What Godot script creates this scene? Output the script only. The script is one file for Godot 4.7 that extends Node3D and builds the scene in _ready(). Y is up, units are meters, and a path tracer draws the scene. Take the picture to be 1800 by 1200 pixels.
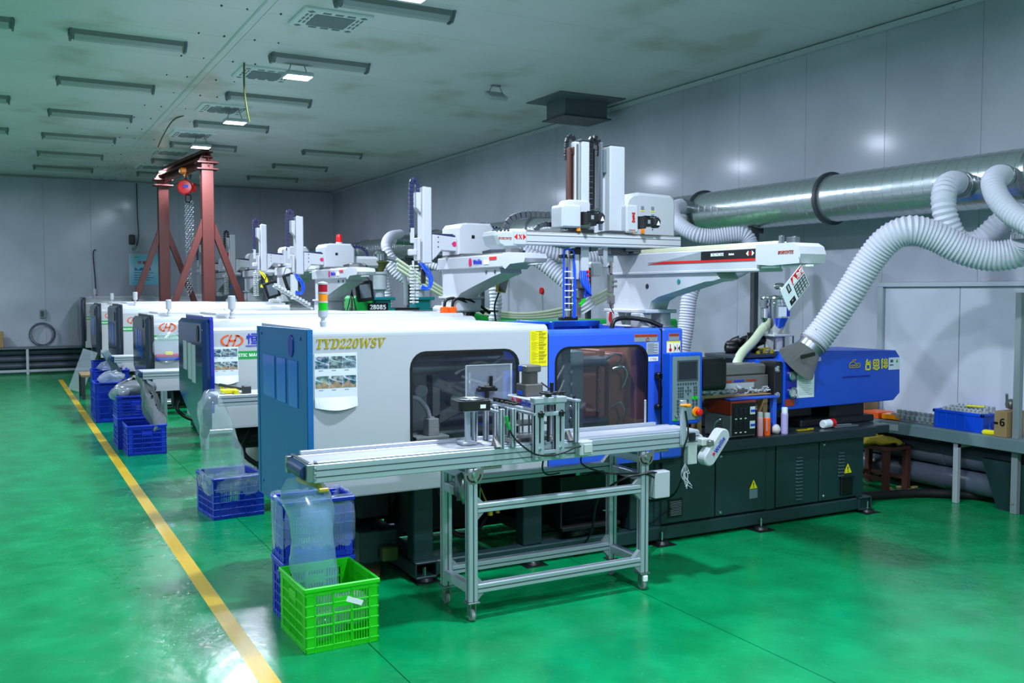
extends Node3D

var M := {}
var O := Vector3.ZERO
var used := {}
var rng := RandomNumberGenerator.new()
const LAMPS := [-22.0, -18.02, -15.17, -11.62, -8.0, -4.4, -0.8, 2.6]
const LAMP_E := 24.0

func _ready():
	rng.seed = 7
	# camera
	var cam := Camera3D.new(); cam.name = "camera"
	cam.position = Vector3(0, 2, 0)
	cam.rotation = Vector3(deg_to_rad(-2.976), deg_to_rad(-28.52), 0)
	cam.fov = 39.88; cam.near = 0.05; cam.far = 80; cam.current = true
	add_child(cam)
	# air outside, exposure
	var we := WorldEnvironment.new(); we.name = "environment"
	var env := Environment.new()
	env.background_mode = Environment.BG_COLOR
	env.background_color = Color(0.02, 0.025, 0.03)
	env.tonemap_mode = Environment.TONE_MAPPER_LINEAR
	env.tonemap_exposure = 1.0
	env.sdfgi_enabled = true; env.ssao_enabled = true; env.ssil_enabled = true
	we.environment = env
	add_child(we)
	make_materials()
	# the floodlights under the ceiling light the hall
	for i in LAMPS.size(): flood(Vector3(3.3, 4.65, LAMPS[i]), true, i)
	for i in 5: flood(Vector3(-2.8, 4.65, -24.0 + i * 5.6), true, 10 + i)
	flood(Vector3(6.18, 4.73, -11.85), false, 9)
	room()
	ceiling_things()
	duct_and_hoses()
	far_things()
	main_machine()
	main_robot()
	main_extras()
	conveyor_table()
	var zf := [-9.3, -13.3, -16.9, -20.7, -24.6]
	for i in 5: hd_machine(zf[i], i)
	var rx := [4.6, 4.27, 4.62, 4.87, 4.98]
	for i in 5: hd_robot(Vector3(rx[i], 0, zf[i] - 0.65), i)
	hd_extras()
	crates_and_bags()
	bench_things()
	gantry()

# ---------- mesh collecting ----------
class B:
	var v := PackedVector3Array()
	var n := PackedVector3Array()
	var u := PackedVector2Array()
	var T := Transform3D.IDENTITY
	var marks := PackedInt32Array()
	var deep := 0
	func mark():
		if marks.is_empty() or marks[marks.size() - 1] != v.size(): marks.append(v.size())
	func tri(a: Vector3, b: Vector3, c: Vector3, na := Vector3.ZERO, nb := Vector3.ZERO, nc := Vector3.ZERO, ua := Vector2.ZERO, ub := Vector2.ZERO, uc := Vector2.ZERO):
		if na == Vector3.ZERO:
			na = (b - a).cross(c - a)
			if na.length_squared() < 1e-20: return
			na = na.normalized(); nb = na; nc = na
		v.append(T * a); v.append(T * c); v.append(T * b)
		n.append(T.basis * na); n.append(T.basis * nc); n.append(T.basis * nb)
		u.append(ua); u.append(uc); u.append(ub)
	func quad(a: Vector3, b: Vector3, c: Vector3, d: Vector3):
		tri(a, b, c); tri(a, c, d)
	func nquad(a: Vector3, b: Vector3, c: Vector3, d: Vector3, na: Vector3, nb: Vector3, nc: Vector3, nd: Vector3):
		tri(a, b, c, na, nb, nc); tri(a, c, d, na, nc, nd)
	# a printed rectangle: centre, half-right, half-up
	func card(c: Vector3, r: Vector3, w: Vector3):
		var nn := r.cross(w).normalized()
		tri(c - r - w, c + r - w, c + r + w, nn, nn, nn, Vector2(0, 1), Vector2(1, 1), Vector2(1, 0))
		tri(c - r - w, c + r + w, c - r + w, nn, nn, nn, Vector2(0, 1), Vector2(1, 0), Vector2(0, 0))
	func face(p: Array, c: Vector3):
		var m: Vector3 = (p[0] + p[2]) * 0.5
		if (p[1] - p[0]).cross(p[2] - p[0]).dot(m - c) < 0: p.reverse()
		for i in range(1, p.size() - 1): tri(p[0], p[i], p[i + 1])
	func box(c: Vector3, s: Vector3, e := 0.004):
		mark()
		var h := s * 0.5
		e = minf(e, minf(h.x, minf(h.y, h.z)) * 0.6)
		var q := func(x, y, z, ax) -> Vector3:
			return c + Vector3(x * (h.x if ax == 0 else h.x - e), y * (h.y if ax == 1 else h.y - e), z * (h.z if ax == 2 else h.z - e))
		for s0 in [-1, 1]:
			face([q.call(s0, -1, -1, 0), q.call(s0, 1, -1, 0), q.call(s0, 1, 1, 0), q.call(s0, -1, 1, 0)], c)
			face([q.call(-1, s0, -1, 1), q.call(1, s0, -1, 1), q.call(1, s0, 1, 1), q.call(-1, s0, 1, 1)], c)
			face([q.call(-1, -1, s0, 2), q.call(1, -1, s0, 2), q.call(1, 1, s0, 2), q.call(-1, 1, s0, 2)], c)
			if e > 0.0004:
				for s1 in [-1, 1]:
					face([q.call(s0, s1, -1, 0), q.call(s0, s1, 1, 0), q.call(s0, s1, 1, 1), q.call(s0, s1, -1, 1)], c)
					face([q.call(s0, -1, s1, 0), q.call(s0, 1, s1, 0), q.call(s0, 1, s1, 2), q.call(s0, -1, s1, 2)], c)
					face([q.call(-1, s0, s1, 1), q.call(1, s0, s1, 1), q.call(1, s0, s1, 2), q.call(-1, s0, s1, 2)], c)
					for s2 in [-1, 1]:
						face([q.call(s0, s1, s2, 0), q.call(s0, s1, s2, 1), q.call(s0, s1, s2, 2)], c)
	func b(x0: float, x1: float, y0: float, y1: float, z0: float, z1: float, e := 0.004):
		box(Vector3((x0 + x1) / 2, (y0 + y1) / 2, (z0 + z1) / 2), Vector3(absf(x1 - x0), absf(y1 - y0), absf(z1 - z0)), e)
	# a square bar between two points
	func bar(p: Vector3, q: Vector3, w: float, h: float, e := 0.003, up := Vector3.UP):
		var d := (q - p)
		var y := d.normalized()
		var x := up.cross(y)
		if x.length() < 0.01: x = Vector3.RIGHT.cross(y)
		if x.length() < 0.01: x = Vector3.FORWARD.cross(y)
		x = x.normalized()
		var keep := T
		T = T * Transform3D(Basis(x, y, x.cross(y)), (p + q) / 2)
		box(Vector3.ZERO, Vector3(w, d.length(), h), e)
		T = keep
	func axes(y: Vector3) -> Basis:
		y = y.normalized()
		var x := y.cross(Vector3.FORWARD if absf(y.z) < 0.9 else Vector3.RIGHT).normalized()
		return Basis(x, y, x.cross(y))
	# bands of a turned shape round +Y: profile of (radius, height) from bottom to top
	func lathe(at: Vector3, prof: Array, seg := 20, up := Vector3.UP):
		mark()
		var keep := T
		T = T * Transform3D(axes(up), at)
		for i in prof.size() - 1:
			var a: Vector2 = prof[i]
			var c: Vector2 = prof[i + 1]
			var sl := Vector2(c.y - a.y, a.x - c.x)
			if sl.length() < 1e-6: continue
			sl = sl.normalized()
			for k in seg:
				var t0 := TAU * k / seg
				var t1 := TAU * (k + 1) / seg
				var d0 := Vector3(cos(t0), 0, -sin(t0))
				var d1 := Vector3(cos(t1), 0, -sin(t1))
				var y0 := Vector3(0, a.y, 0)
				var y1 := Vector3(0, c.y, 0)
				var n0 := d0 * sl.x + Vector3(0, sl.y, 0)
				var n1 := d1 * sl.x + Vector3(0, sl.y, 0)
				if a.x > 1e-5: tri(d0 * a.x + y0, d1 * a.x + y0, d1 * c.x + y1, n0, n1, n1)
				if c.x > 1e-5: tri(d0 * a.x + y0, d1 * c.x + y1, d0 * c.x + y1, n0, n1, n0)
		T = keep
	func cyl(p: Vector3, q: Vector3, r: float, r2 := -1.0, seg := 14):
		if r2 < 0: r2 = r
		var L := (q - p).length()
		var e := minf(0.12 * r, 0.004)
		lathe(p, [Vector2(0, 0), Vector2(r - e, 0), Vector2(r, e), Vector2(r2, L - e), Vector2(r2 - e, L), Vector2(0, L)], seg, q - p)
	func ball(c: Vector3, r: Vector3, seg := 14):
		mark()
		var k := seg / 2
		for i in k:
			for j in seg:
				var f := func(a, d) -> Vector3:
					var th: float = PI * a / k
					var ph: float = TAU * d / seg
					return Vector3(sin(th) * cos(ph), cos(th), -sin(th) * sin(ph))
				var a0: Vector3 = f.call(i, j)
				var a1: Vector3 = f.call(i + 1, j)
				var a2: Vector3 = f.call(i + 1, j + 1)
				var a3: Vector3 = f.call(i, j + 1)
				nquad(c + a0 * r, c + a1 * r, c + a2 * r, c + a3 * r, (a0 / r).normalized(), (a1 / r).normalized(), (a2 / r).normalized(), (a3 / r).normalized())
	# swept tube; rs may hold one radius per point; sharp = pleats keep their edges
	func tube(p: Array, r, seg := 8, sharp := false, cap := true, squash := 1.0):
		mark()
		var m := p.size()
		var rings := []
		var dirs := []
		var prev := Vector3.ZERO
		for i in m:
			var t: Vector3 = (p[mini(i + 1, m - 1)] - p[maxi(i - 1, 0)]).normalized()
			if i == 0:
				prev = t.cross(Vector3.UP)
				if prev.length() < 0.05: prev = t.cross(Vector3.RIGHT)
			prev = (prev - t * prev.dot(t)).normalized()
			var w := t.cross(prev)
			var ring := []
			var dd := []
			for k in seg:
				var a := TAU * k / seg
				var d := prev * cos(a) + w * sin(a) * squash
				var rr: float = r[i] if r is Array else r
				ring.append(p[i] + d * rr)
				dd.append((prev * cos(a) * squash + w * sin(a)).normalized())
			rings.append(ring); dirs.append(dd)
		for i in m - 1:
			var ax: Vector3 = (p[i + 1] - p[i])
			var dr: float = (r[i + 1] - r[i]) if r is Array and sharp else 0.0
			for k in seg:
				var k1 := (k + 1) % seg
				var n0: Vector3 = dirs[i][k]
				var n1: Vector3 = dirs[i][k1]
				var n2: Vector3 = dirs[i + 1][k1]
				var n3: Vector3 = dirs[i + 1][k]
				if sharp:
					var sl := -ax.normalized() * (dr / maxf(ax.length(), 1e-5))
					n0 = (n0 + sl).normalized(); n1 = (n1 + sl).normalized(); n2 = (n2 + sl).normalized(); n3 = (n3 + sl).normalized()
				nquad(rings[i][k], rings[i][k1], rings[i + 1][k1], rings[i + 1][k], n0, n1, n2, n3)
		if cap:
			for k in range(1, seg - 1):
				tri(rings[0][0], rings[0][k + 1], rings[0][k])
				tri(rings[m - 1][0], rings[m - 1][k], rings[m - 1][k + 1])
	# polygon in the x-y plane pushed along +z by d; far edge chamfered by e
	func prism(poly: PackedVector2Array, d: float, e := 0.0):
		mark()
		if Geometry2D.is_polygon_clockwise(poly): poly.reverse()
		var m := poly.size()
		var inn := PackedVector2Array()
		for i in m:
			var a := poly[(i + m - 1) % m]
			var c := poly[i]
			var f := poly[(i + 1) % m]
			var d0 := (c - a).normalized()
			var d1 := (f - c).normalized()
			var n0 := Vector2(-d0.y, d0.x)
			var n1 := Vector2(-d1.y, d1.x)
			inn.append(c + (n0 + n1) * e / maxf(0.4, 1.0 + n0.dot(n1)))
		var id := Geometry2D.triangulate_polygon(poly)
		for i in range(0, id.size(), 3):
			var a := poly[id[i]]
			var c := poly[id[i + 1]]
			var f := poly[id[i + 2]]
			if (c - a).cross(f - a) < 0:
				var s := c
				c = f; f = s
			tri(Vector3(a.x, a.y, 0), Vector3(f.x, f.y, 0), Vector3(c.x, c.y, 0))
			a = inn[id[i]]; c = inn[id[i + 1]]; f = inn[id[i + 2]]
			if (c - a).cross(f - a) < 0:
				var s := c
				c = f; f = s
			tri(Vector3(a.x, a.y, d), Vector3(c.x, c.y, d), Vector3(f.x, f.y, d))
		for i in m:
			var a := poly[i]
			var c := poly[(i + 1) % m]
			quad(Vector3(a.x, a.y, 0), Vector3(c.x, c.y, 0), Vector3(c.x, c.y, d - e), Vector3(a.x, a.y, d - e))
			if e > 0:
				var g := inn[i]
				var h := inn[(i + 1) % m]
				quad(Vector3(a.x, a.y, d - e), Vector3(c.x, c.y, d - e), Vector3(h.x, h.y, d), Vector3(g.x, g.y, d))
	# plate with a hole: both outlines have the same number of points, counter-clockwise
	func ringplate(outer: PackedVector2Array, inner: PackedVector2Array, d: float):
		var m := outer.size()
		for i in m:
			var j := (i + 1) % m
			var a := Vector3(outer[i].x, outer[i].y, 0)
			var c := Vector3(outer[j].x, outer[j].y, 0)
			var f := Vector3(inner[i].x, inner[i].y, 0)
			var g := Vector3(inner[j].x, inner[j].y, 0)
			var z := Vector3(0, 0, d)
			quad(a + z, c + z, g + z, f + z)
			quad(a, f, g, c)
			quad(a, c, c + z, a + z)
			quad(f, f + z, g + z, g)
	func ring(c: Vector3, ax: Vector3, R: float, r: float, seg := 24, s2 := 6):
		var bs := axes(ax)
		var p := []
		for i in seg + 1:
			var a := TAU * i / seg
			p.append(c + bs.x * cos(a) * R + bs.z * sin(a) * R)
		tube(p, r, s2, false, false)

func V(x, y, z) -> Vector3: return Vector3(x, y, z)

func rr(x0: float, x1: float, y0: float, y1: float, r, k := 5) -> PackedVector2Array:
	# rounded rectangle, counter-clockwise; r = one radius or [top right, top left, bottom left, bottom right]
	var out := PackedVector2Array()
	var q: Array = r if r is Array else [r, r, r, r]
	var c := [Vector2(x1, y1), Vector2(x0, y1), Vector2(x0, y0), Vector2(x1, y0)]
	var s := [Vector2(-1, -1), Vector2(1, -1), Vector2(1, 1), Vector2(-1, 1)]
	for i in 4:
		for j in k + 1:
			var a: float = PI / 2 * i + PI / 2 * j / k
			out.append(c[i] + s[i] * q[i] + Vector2(cos(a), sin(a)) * q[i])
	return out

func pv(a: Array) -> PackedVector2Array:
	var o := PackedVector2Array()
	for i in range(0, a.size(), 2): o.append(Vector2(a[i], a[i + 1]))
	return o

func vs(a: Array) -> Array:
	var o := []
	for i in range(0, a.size(), 3): o.append(Vector3(a[i], a[i + 1], a[i + 2]))
	return o

func spline(p: Array, k := 6) -> Array:
	var o := []
	var m := p.size()
	for i in m - 1:
		var a: Vector3 = p[maxi(i - 1, 0)]
		var b: Vector3 = p[i]
		var c: Vector3 = p[i + 1]
		var d: Vector3 = p[mini(i + 2, m - 1)]
		for j in k: o.append(b.cubic_interpolate(c, a, d, float(j) / k))
	o.append(p[m - 1])
	return o

func even(p: Array, step: float) -> Array:
	var o := [p[0]]
	var need := step
	for i in p.size() - 1:
		var a: Vector3 = p[i]
		var b: Vector3 = p[i + 1]
		var L := a.distance_to(b)
		var at := 0.0
		while L - at >= need:
			at += need
			o.append(a.lerp(b, at / L))
			need = step
		need -= L - at
	return o

# ---------- nodes ----------
func named(s: String) -> String:
	if not used.has(s):
		used[s] = 0
		return s
	used[s] += 1
	return "%s_%03d" % [s, used[s]]

func th(called: String, label: String, cat: String, at := Vector3.ZERO, group := "", local := false) -> Node3D:
	var o := Node3D.new()
	o.name = named(called)
	add_child(o)
	o.position = at
	meta(o, label, cat, group)
	O = Vector3.ZERO if local else at
	return o

func meta(o: Node, label: String, cat: String, group := ""):
	o.set_meta("label", label); o.set_meta("category", cat)
	if group != "": o.set_meta("group", group)

func mesh_of(b: B, off: Vector3) -> ArrayMesh:
	var a := []
	a.resize(Mesh.ARRAY_MAX)
	var vv := b.v
	if off != Vector3.ZERO:
		for i in vv.size(): vv[i] -= off
	a[Mesh.ARRAY_VERTEX] = vv; a[Mesh.ARRAY_NORMAL] = b.n; a[Mesh.ARRAY_TEX_UV] = b.u
	var am := ArrayMesh.new()
	if vv.size(): am.add_surface_from_arrays(Mesh.PRIMITIVE_TRIANGLES, a)
	return am

func pt(b: B, called: String, m, parent: Node3D, label := "") -> MeshInstance3D:
	var o := MeshInstance3D.new()
	o.name = called
	o.mesh = mesh_of(b, O)
	o.material_override = M[m] if m is String else m
	parent.add_child(o, true)
	if label != "": o.set_meta("label", label)
	return o

# every solid of the collection as a part of its own
func each(b: B, called: String, m, parent: Node3D):
	for i in b.marks.size():
		var e := b.marks[i + 1] if i + 1 < b.marks.size() else b.v.size()
		if e <= b.marks[i]: continue
		var c := B.new()
		c.v = b.v.slice(b.marks[i], e); c.n = b.n.slice(b.marks[i], e); c.u = b.u.slice(b.marks[i], e)
		pt(c, called, m, parent)

func one(b: B, called: String, m, label: String, cat: String, group := "") -> MeshInstance3D:
	var lo := b.v[0]
	var hi := b.v[0]
	for p in b.v:
		lo = lo.min(p); hi = hi.max(p)
	var at := Vector3((lo.x + hi.x) / 2, lo.y, (lo.z + hi.z) / 2)
	var o := MeshInstance3D.new()
	o.name = named(called)
	o.mesh = mesh_of(b, at)
	o.material_override = M[m] if m is String else m
	o.position = at
	add_child(o)
	meta(o, label, cat, group)
	return o

func struct(b: B, called: String, m, parent: Node3D = null) -> MeshInstance3D:
	O = Vector3.ZERO
	var o := pt(b, called if parent else named(called), m, parent if parent else self)
	if parent == null: o.set_meta("kind", "structure")
	return o

func dup(src: Node3D, at: Vector3, label: String, turn := 0.0) -> Node3D:
	var o: Node3D = src.duplicate()
	o.name = named(String(src.name).rstrip("0123456789").trim_suffix("_"))
	add_child(o)
	o.position = at; o.rotation.y = turn
	o.set_meta("label", label)
	return o

# lettering; cap height h, centre at pos, face turned round y
func text(s: String, h: float, m, parent: Node3D, pos: Vector3, turn := 0.0, bold := false, serif := false, shear := 0.0, depth := 0.003, wide := 1.0, roll := 0.0):
	var f := SystemFont.new()
	f.font_names = PackedStringArray(["Droid Serif" if serif else "Droid Sans"])
	f.font_weight = 700 if bold else 400
	var t := TextMesh.new()
	t.font = f; t.text = s; t.font_size = 64; t.pixel_size = h / (64 * 0.72); t.depth = depth; t.curve_step = 2.0
	var o := MeshInstance3D.new()
	o.name = "lettering"
	o.mesh = t
	o.material_override = M[m] if m is String else m
	parent.add_child(o, true)
	var bs := Basis(Vector3.UP, turn) * Basis(Vector3.BACK, roll) * Basis(Vector3(wide, 0, 0), Vector3(shear, 1, 0), Vector3(0, 0, 1))
	o.transform = Transform3D(bs, pos - O)

# strokes on a 10 x 10 grid ("x,y x,y;..."), laid on the plane at p with axes r and w
func glyph(b: B, s: String, p: Vector3, r: Vector3, w: Vector3, size: float, thick := 1.1, d := 0.003):
	var nn := r.cross(w)
	for st in s.split(";", false):
		var q := st.split(" ", false)
		for i in q.size() - 1:
			var a := q[i].split(",")
			var c := q[i + 1].split(",")
			var pa := p + (r * a[0].to_float() + w * a[1].to_float()) * size / 10
			var pc := p + (r * c[0].to_float() + w * c[1].to_float()) * size / 10
			b.bar(pa + nn * d / 2, pc + nn * d / 2, thick * size / 10, d, 0.0, nn)

func mat(c: Color, rough := 0.5, metal := 0.0) -> StandardMaterial3D:
	var m := StandardMaterial3D.new()
	m.albedo_color = c; m.roughness = rough; m.metallic = metal
	return m

func clear(c: Color, a: float, rough := 0.05) -> StandardMaterial3D:
	var m := mat(Color(c.r, c.g, c.b, a), rough)
	m.transparency = BaseMaterial3D.TRANSPARENCY_ALPHA
	m.cull_mode = BaseMaterial3D.CULL_DISABLED
	return m

func noise_tex(seed_: int, freq: float, ramp: Array, size := 512, bump := false, oct := 4) -> NoiseTexture2D:
	var f := FastNoiseLite.new()
	f.seed = seed_; f.frequency = freq; f.fractal_octaves = oct
	var t := NoiseTexture2D.new()
	t.width = size; t.height = size; t.seamless = true; t.noise = f
	if bump:
		t.as_normal_map = true; t.bump_strength = 2.0
	if ramp.size():
		var g := Gradient.new()
		g.offsets = PackedFloat32Array(ramp.map(func(x): return x[0]))
		g.colors = PackedColorArray(ramp.map(func(x): return x[1]))
		t.color_ramp = g
	return t

func img_mat(im: Image, rough := 0.4) -> StandardMaterial3D:
	var m := mat(Color.WHITE, rough)
	m.albedo_texture = ImageTexture.create_from_image(im)
	return m

func make_materials():
	var c := {
		"white": [0.71, 0.72, 0.74, 0.35], "whitegloss": [0.70, 0.71, 0.72, 0.2], "offwhite": [0.73, 0.75, 0.74, 0.4], "cream": [0.80, 0.80, 0.66, 0.5],
		"blue": [0.19, 0.36, 0.84, 0.34], "hoodblue": [0.03, 0.30, 0.78, 0.35], "endblue": [0.0, 0.38, 0.62, 0.42], "logoblue": [0.02, 0.12, 0.6, 0.3], "inkblue": [0.10, 0.18, 0.72, 0.5],
		"base": [0.11, 0.21, 0.215, 0.38], "louvre": [0.22, 0.31, 0.32, 0.3], "worktop": [0.14, 0.19, 0.21, 0.3], "basedark": [0.05, 0.075, 0.085, 0.4], "black": [0.025, 0.027, 0.03, 0.45], "rubber": [0.03, 0.03, 0.033, 0.7], "charcoal": [0.09, 0.09, 0.11, 0.45],  # louvre: the base paint, lightened for light on the slat tops
		"grey": [0.52, 0.56, 0.57, 0.45], "darkgrey": [0.23, 0.25, 0.27, 0.45], "panelgrey": [0.42, 0.50, 0.52, 0.45], "ductgrey": [0.36, 0.40, 0.43, 0.5], "lightgrey": [0.68, 0.71, 0.73, 0.4],
		"yellow": [0.93, 0.87, 0.03, 0.5], "line": [0.86, 0.70, 0.03, 0.35], "orange": [0.95, 0.36, 0.03, 0.4], "amber": [0.98, 0.55, 0.05, 0.3], "red": [0.82, 0.06, 0.05, 0.35], "darkred": [0.66, 0.03, 0.14, 0.25], "crane": [0.31, 0.095, 0.06, 0.5],
		"green": [0.02, 0.60, 0.22, 0.35], "greenlens": [0.03, 0.72, 0.10, 0.25], "teal": [0.02, 0.47, 0.48, 0.4], "crategreen": [0.10, 0.80, 0.03, 0.38], "crateblue": [0.03, 0.20, 0.75, 0.38], "toteblue": [0.03, 0.28, 0.80, 0.35],
		"magenta": [0.80, 0.05, 0.36, 0.5], "cardboard": [0.62, 0.50, 0.34, 0.8], "rust": [0.28, 0.13, 0.09, 0.75], "ragyellow": [0.62, 0.54, 0.12, 0.9], "lilac": [0.72, 0.66, 0.86, 0.35], "pink": [0.85, 0.62, 0.66, 0.4], "brick": [0.62, 0.20, 0.08, 0.4], "temp": [0.46, 0.50, 0.50, 0.45],
		"tubeblue": [0.04, 0.30, 0.85, 0.35], "mold": [0.54, 0.36, 0.30, 0.4], "hose": [0.80, 0.80, 0.85, 0.5], "motor": [0.34, 0.33, 0.32, 0.4], "belt": [0.66, 0.66, 0.70, 0.5], "beltblue": [0.05, 0.20, 0.36, 0.4], "hosecream": [0.74, 0.78, 0.66, 0.4], "plate": [0.20, 0.22, 0.25, 0.4], "vent": [0.80, 0.84, 0.83, 0.5], "lens": [0.62, 0.65, 0.65, 0.3], "fixture": [0.44, 0.47, 0.46, 0.45], "paper": [0.86, 0.88, 0.91, 0.6], "olive": [0.30, 0.33, 0.12, 0.5], "chain": [0.13, 0.15, 0.30, 0.45], "linegreen": [0.03, 0.58, 0.22, 0.45], "letterwhite": [0.93, 0.95, 0.95, 0.5], "hdorange": [0.93, 0.33, 0.04, 0.45], "screen": [0.10, 0.13, 0.17, 0.12], "pipegrey": [0.33, 0.36, 0.42, 0.35], "pipewhite": [0.85, 0.87, 0.88, 0.35], "gold": [0.72, 0.62, 0.12, 0.35], "rag": [0.83, 0.80, 0.80, 0.9],
	}
	for k in c: M[k] = mat(Color(c[k][0], c[k][1], c[k][2]), c[k][3])
	M.alu = mat(Color(0.72, 0.75, 0.79), 0.36, 0.5)
	M.steel = mat(Color(0.62, 0.64, 0.66), 0.3, 0.9)
	M.chrome = mat(Color(0.82, 0.83, 0.84), 0.12, 1.0)
	M.brushed = mat(Color(0.55, 0.54, 0.53), 0.4, 0.7)
	M.gilt = mat(Color(0.86, 0.74, 0.16), 0.25, 0.6)
	M.darkgloss = mat(Color(0.20, 0.25, 0.30), 0.12, 0.45)
	M.guardreflect = mat(Color(0.12, 0.24, 0.44), 0.10, 0.5)  # dark gloss guard with a blue reflection put into its colour
	M.duct = mat(Color(0.78, 0.81, 0.82), 0.25, 0.8)
	var dn := noise_tex(31, 0.02, [], 256, true, 2)
	M.duct.normal_enabled = true; M.duct.normal_texture = dn; M.duct.normal_scale = 0.25
	M.duct.uv1_triplanar = true; M.duct.uv1_scale = Vector3(1.2, 1.2, 1.2)
	M.lampglow = mat(Color(0.9, 0.95, 1.0), 0.5)
	M.lampglow.emission_enabled = true; M.lampglow.emission = Color(0.93, 0.97, 1.0); M.lampglow.emission_energy_multiplier = 5.0
	M.smoke = clear(Color(0.16, 0.17, 0.22), 0.17, 0.05)
	M.acrylic = clear(Color(0.85, 0.9, 0.95), 0.12, 0.03)
	M.film = clear(Color(0.62, 0.80, 0.92), 0.26, 0.15)
	M.filmclear = clear(Color(0.85, 0.90, 0.95), 0.20, 0.12)
	M.pocket = clear(Color(0.05, 0.45, 0.95), 0.5, 0.08)
	M.bag = mat(Color(0.56, 0.57, 0.60), 0.22, 0.35)
	M.foil = mat(Color(0.50, 0.52, 0.53), 0.25, 0.7)
	# epoxy floor: worn green paint, wavy and glossy
	var f := mat(Color.WHITE, 0.2)
	f.albedo_texture = ImageTexture.create_from_image(floor_paint())
	f.roughness_texture = noise_tex(5, 0.012, [[0.0, Color(0.5, 0.5, 0.5)], [0.55, Color(0.8, 0.8, 0.8)], [1.0, Color(1, 1, 1)]], 1024, false, 5)
	f.roughness = 0.3
	f.normal_enabled = true; f.normal_texture = noise_tex(9, 0.02, [], 1024, true, 3); f.normal_scale = 0.3
	f.uv1_triplanar = true; f.uv1_world_triplanar = true; f.uv1_scale = Vector3(0.42, 0.42, 0.42)
	f.detail_enabled = true; f.detail_blend_mode = BaseMaterial3D.BLEND_MODE_MIX
	M.floor = f
	f.detail_enabled = false
	# sandwich panels of the walls and ceiling: pale enamelled steel, faintly stained
	var w := mat(Color.WHITE, 0.14)
	w.metallic_specular = 0.22
	w.albedo_texture = noise_tex(12, 0.004, [[0.0, Color(0.64, 0.655, 0.70)], [0.6, Color(0.69, 0.705, 0.75)], [1.0, Color(0.72, 0.735, 0.78)]], 512, false, 4)
	w.uv1_triplanar = true; w.uv1_world_triplanar = true; w.uv1_scale = Vector3(0.25, 0.25, 0.25)
	M.wall = w
	var q := mat(Color.WHITE, 0.35)
	q.albedo_texture = noise_tex(15, 0.005, [[0.0, Color(0.66, 0.68, 0.62)], [0.35, Color(0.80, 0.815, 0.81)], [1.0, Color(0.84, 0.85, 0.855)]], 512, false, 5)
	q.uv1_triplanar = true; q.uv1_world_triplanar = true; q.uv1_scale = Vector3(0.2, 0.2, 0.2)
	M.ceiling = q
	M.wallwhite = mat(Color(0.76, 0.78, 0.83), 0.4)
	M.seam = mat(Color(0.50, 0.52, 0.54), 0.7)

# green paint: soft tonal drift, pale scratches and flecks
func floor_paint() -> Image:
	var n := FastNoiseLite.new(); n.seed = 3; n.frequency = 0.004; n.fractal_octaves = 4
	var im := n.get_seamless_image(1024, 1024)
	im.convert(Image.FORMAT_RGB8)
	for y in 1024:
		for x in 1024:
			var v := im.get_pixel(x, y).r
			im.set_pixel(x, y, Color(0.0, 0.485, 0.265).lerp(Color(0.0, 0.615, 0.36), v))
	var r := RandomNumberGenerator.new(); r.seed = 5
	for k in 520:
		var p := Vector2(r.randf() * 1024, r.randf() * 1024)
		var a := r.randfn(0.5, 0.5)
		var L := r.randf_range(3, 14) if k > 26 else r.randf_range(60, 260)
		var s := r.randf_range(0.08, 0.3) if k > 26 else 0.10
		for t in int(L * 1.5):
			var q := p + Vector2(cos(a + t * 0.002), sin(a + t * 0.002)) * t / 1.5
			var xi := posmod(int(q.x), 1024)
			var yi := posmod(int(q.y), 1024)
			im.set_pixel(xi, yi, im.get_pixel(xi, yi).lerp(Color(0.45, 0.9, 0.72), s))
			if k > 400: im.set_pixel(xi, (yi + 1) % 1024, im.get_pixel(xi, (yi + 1) % 1024).lerp(Color(0.45, 0.9, 0.72), s))
	return im

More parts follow.
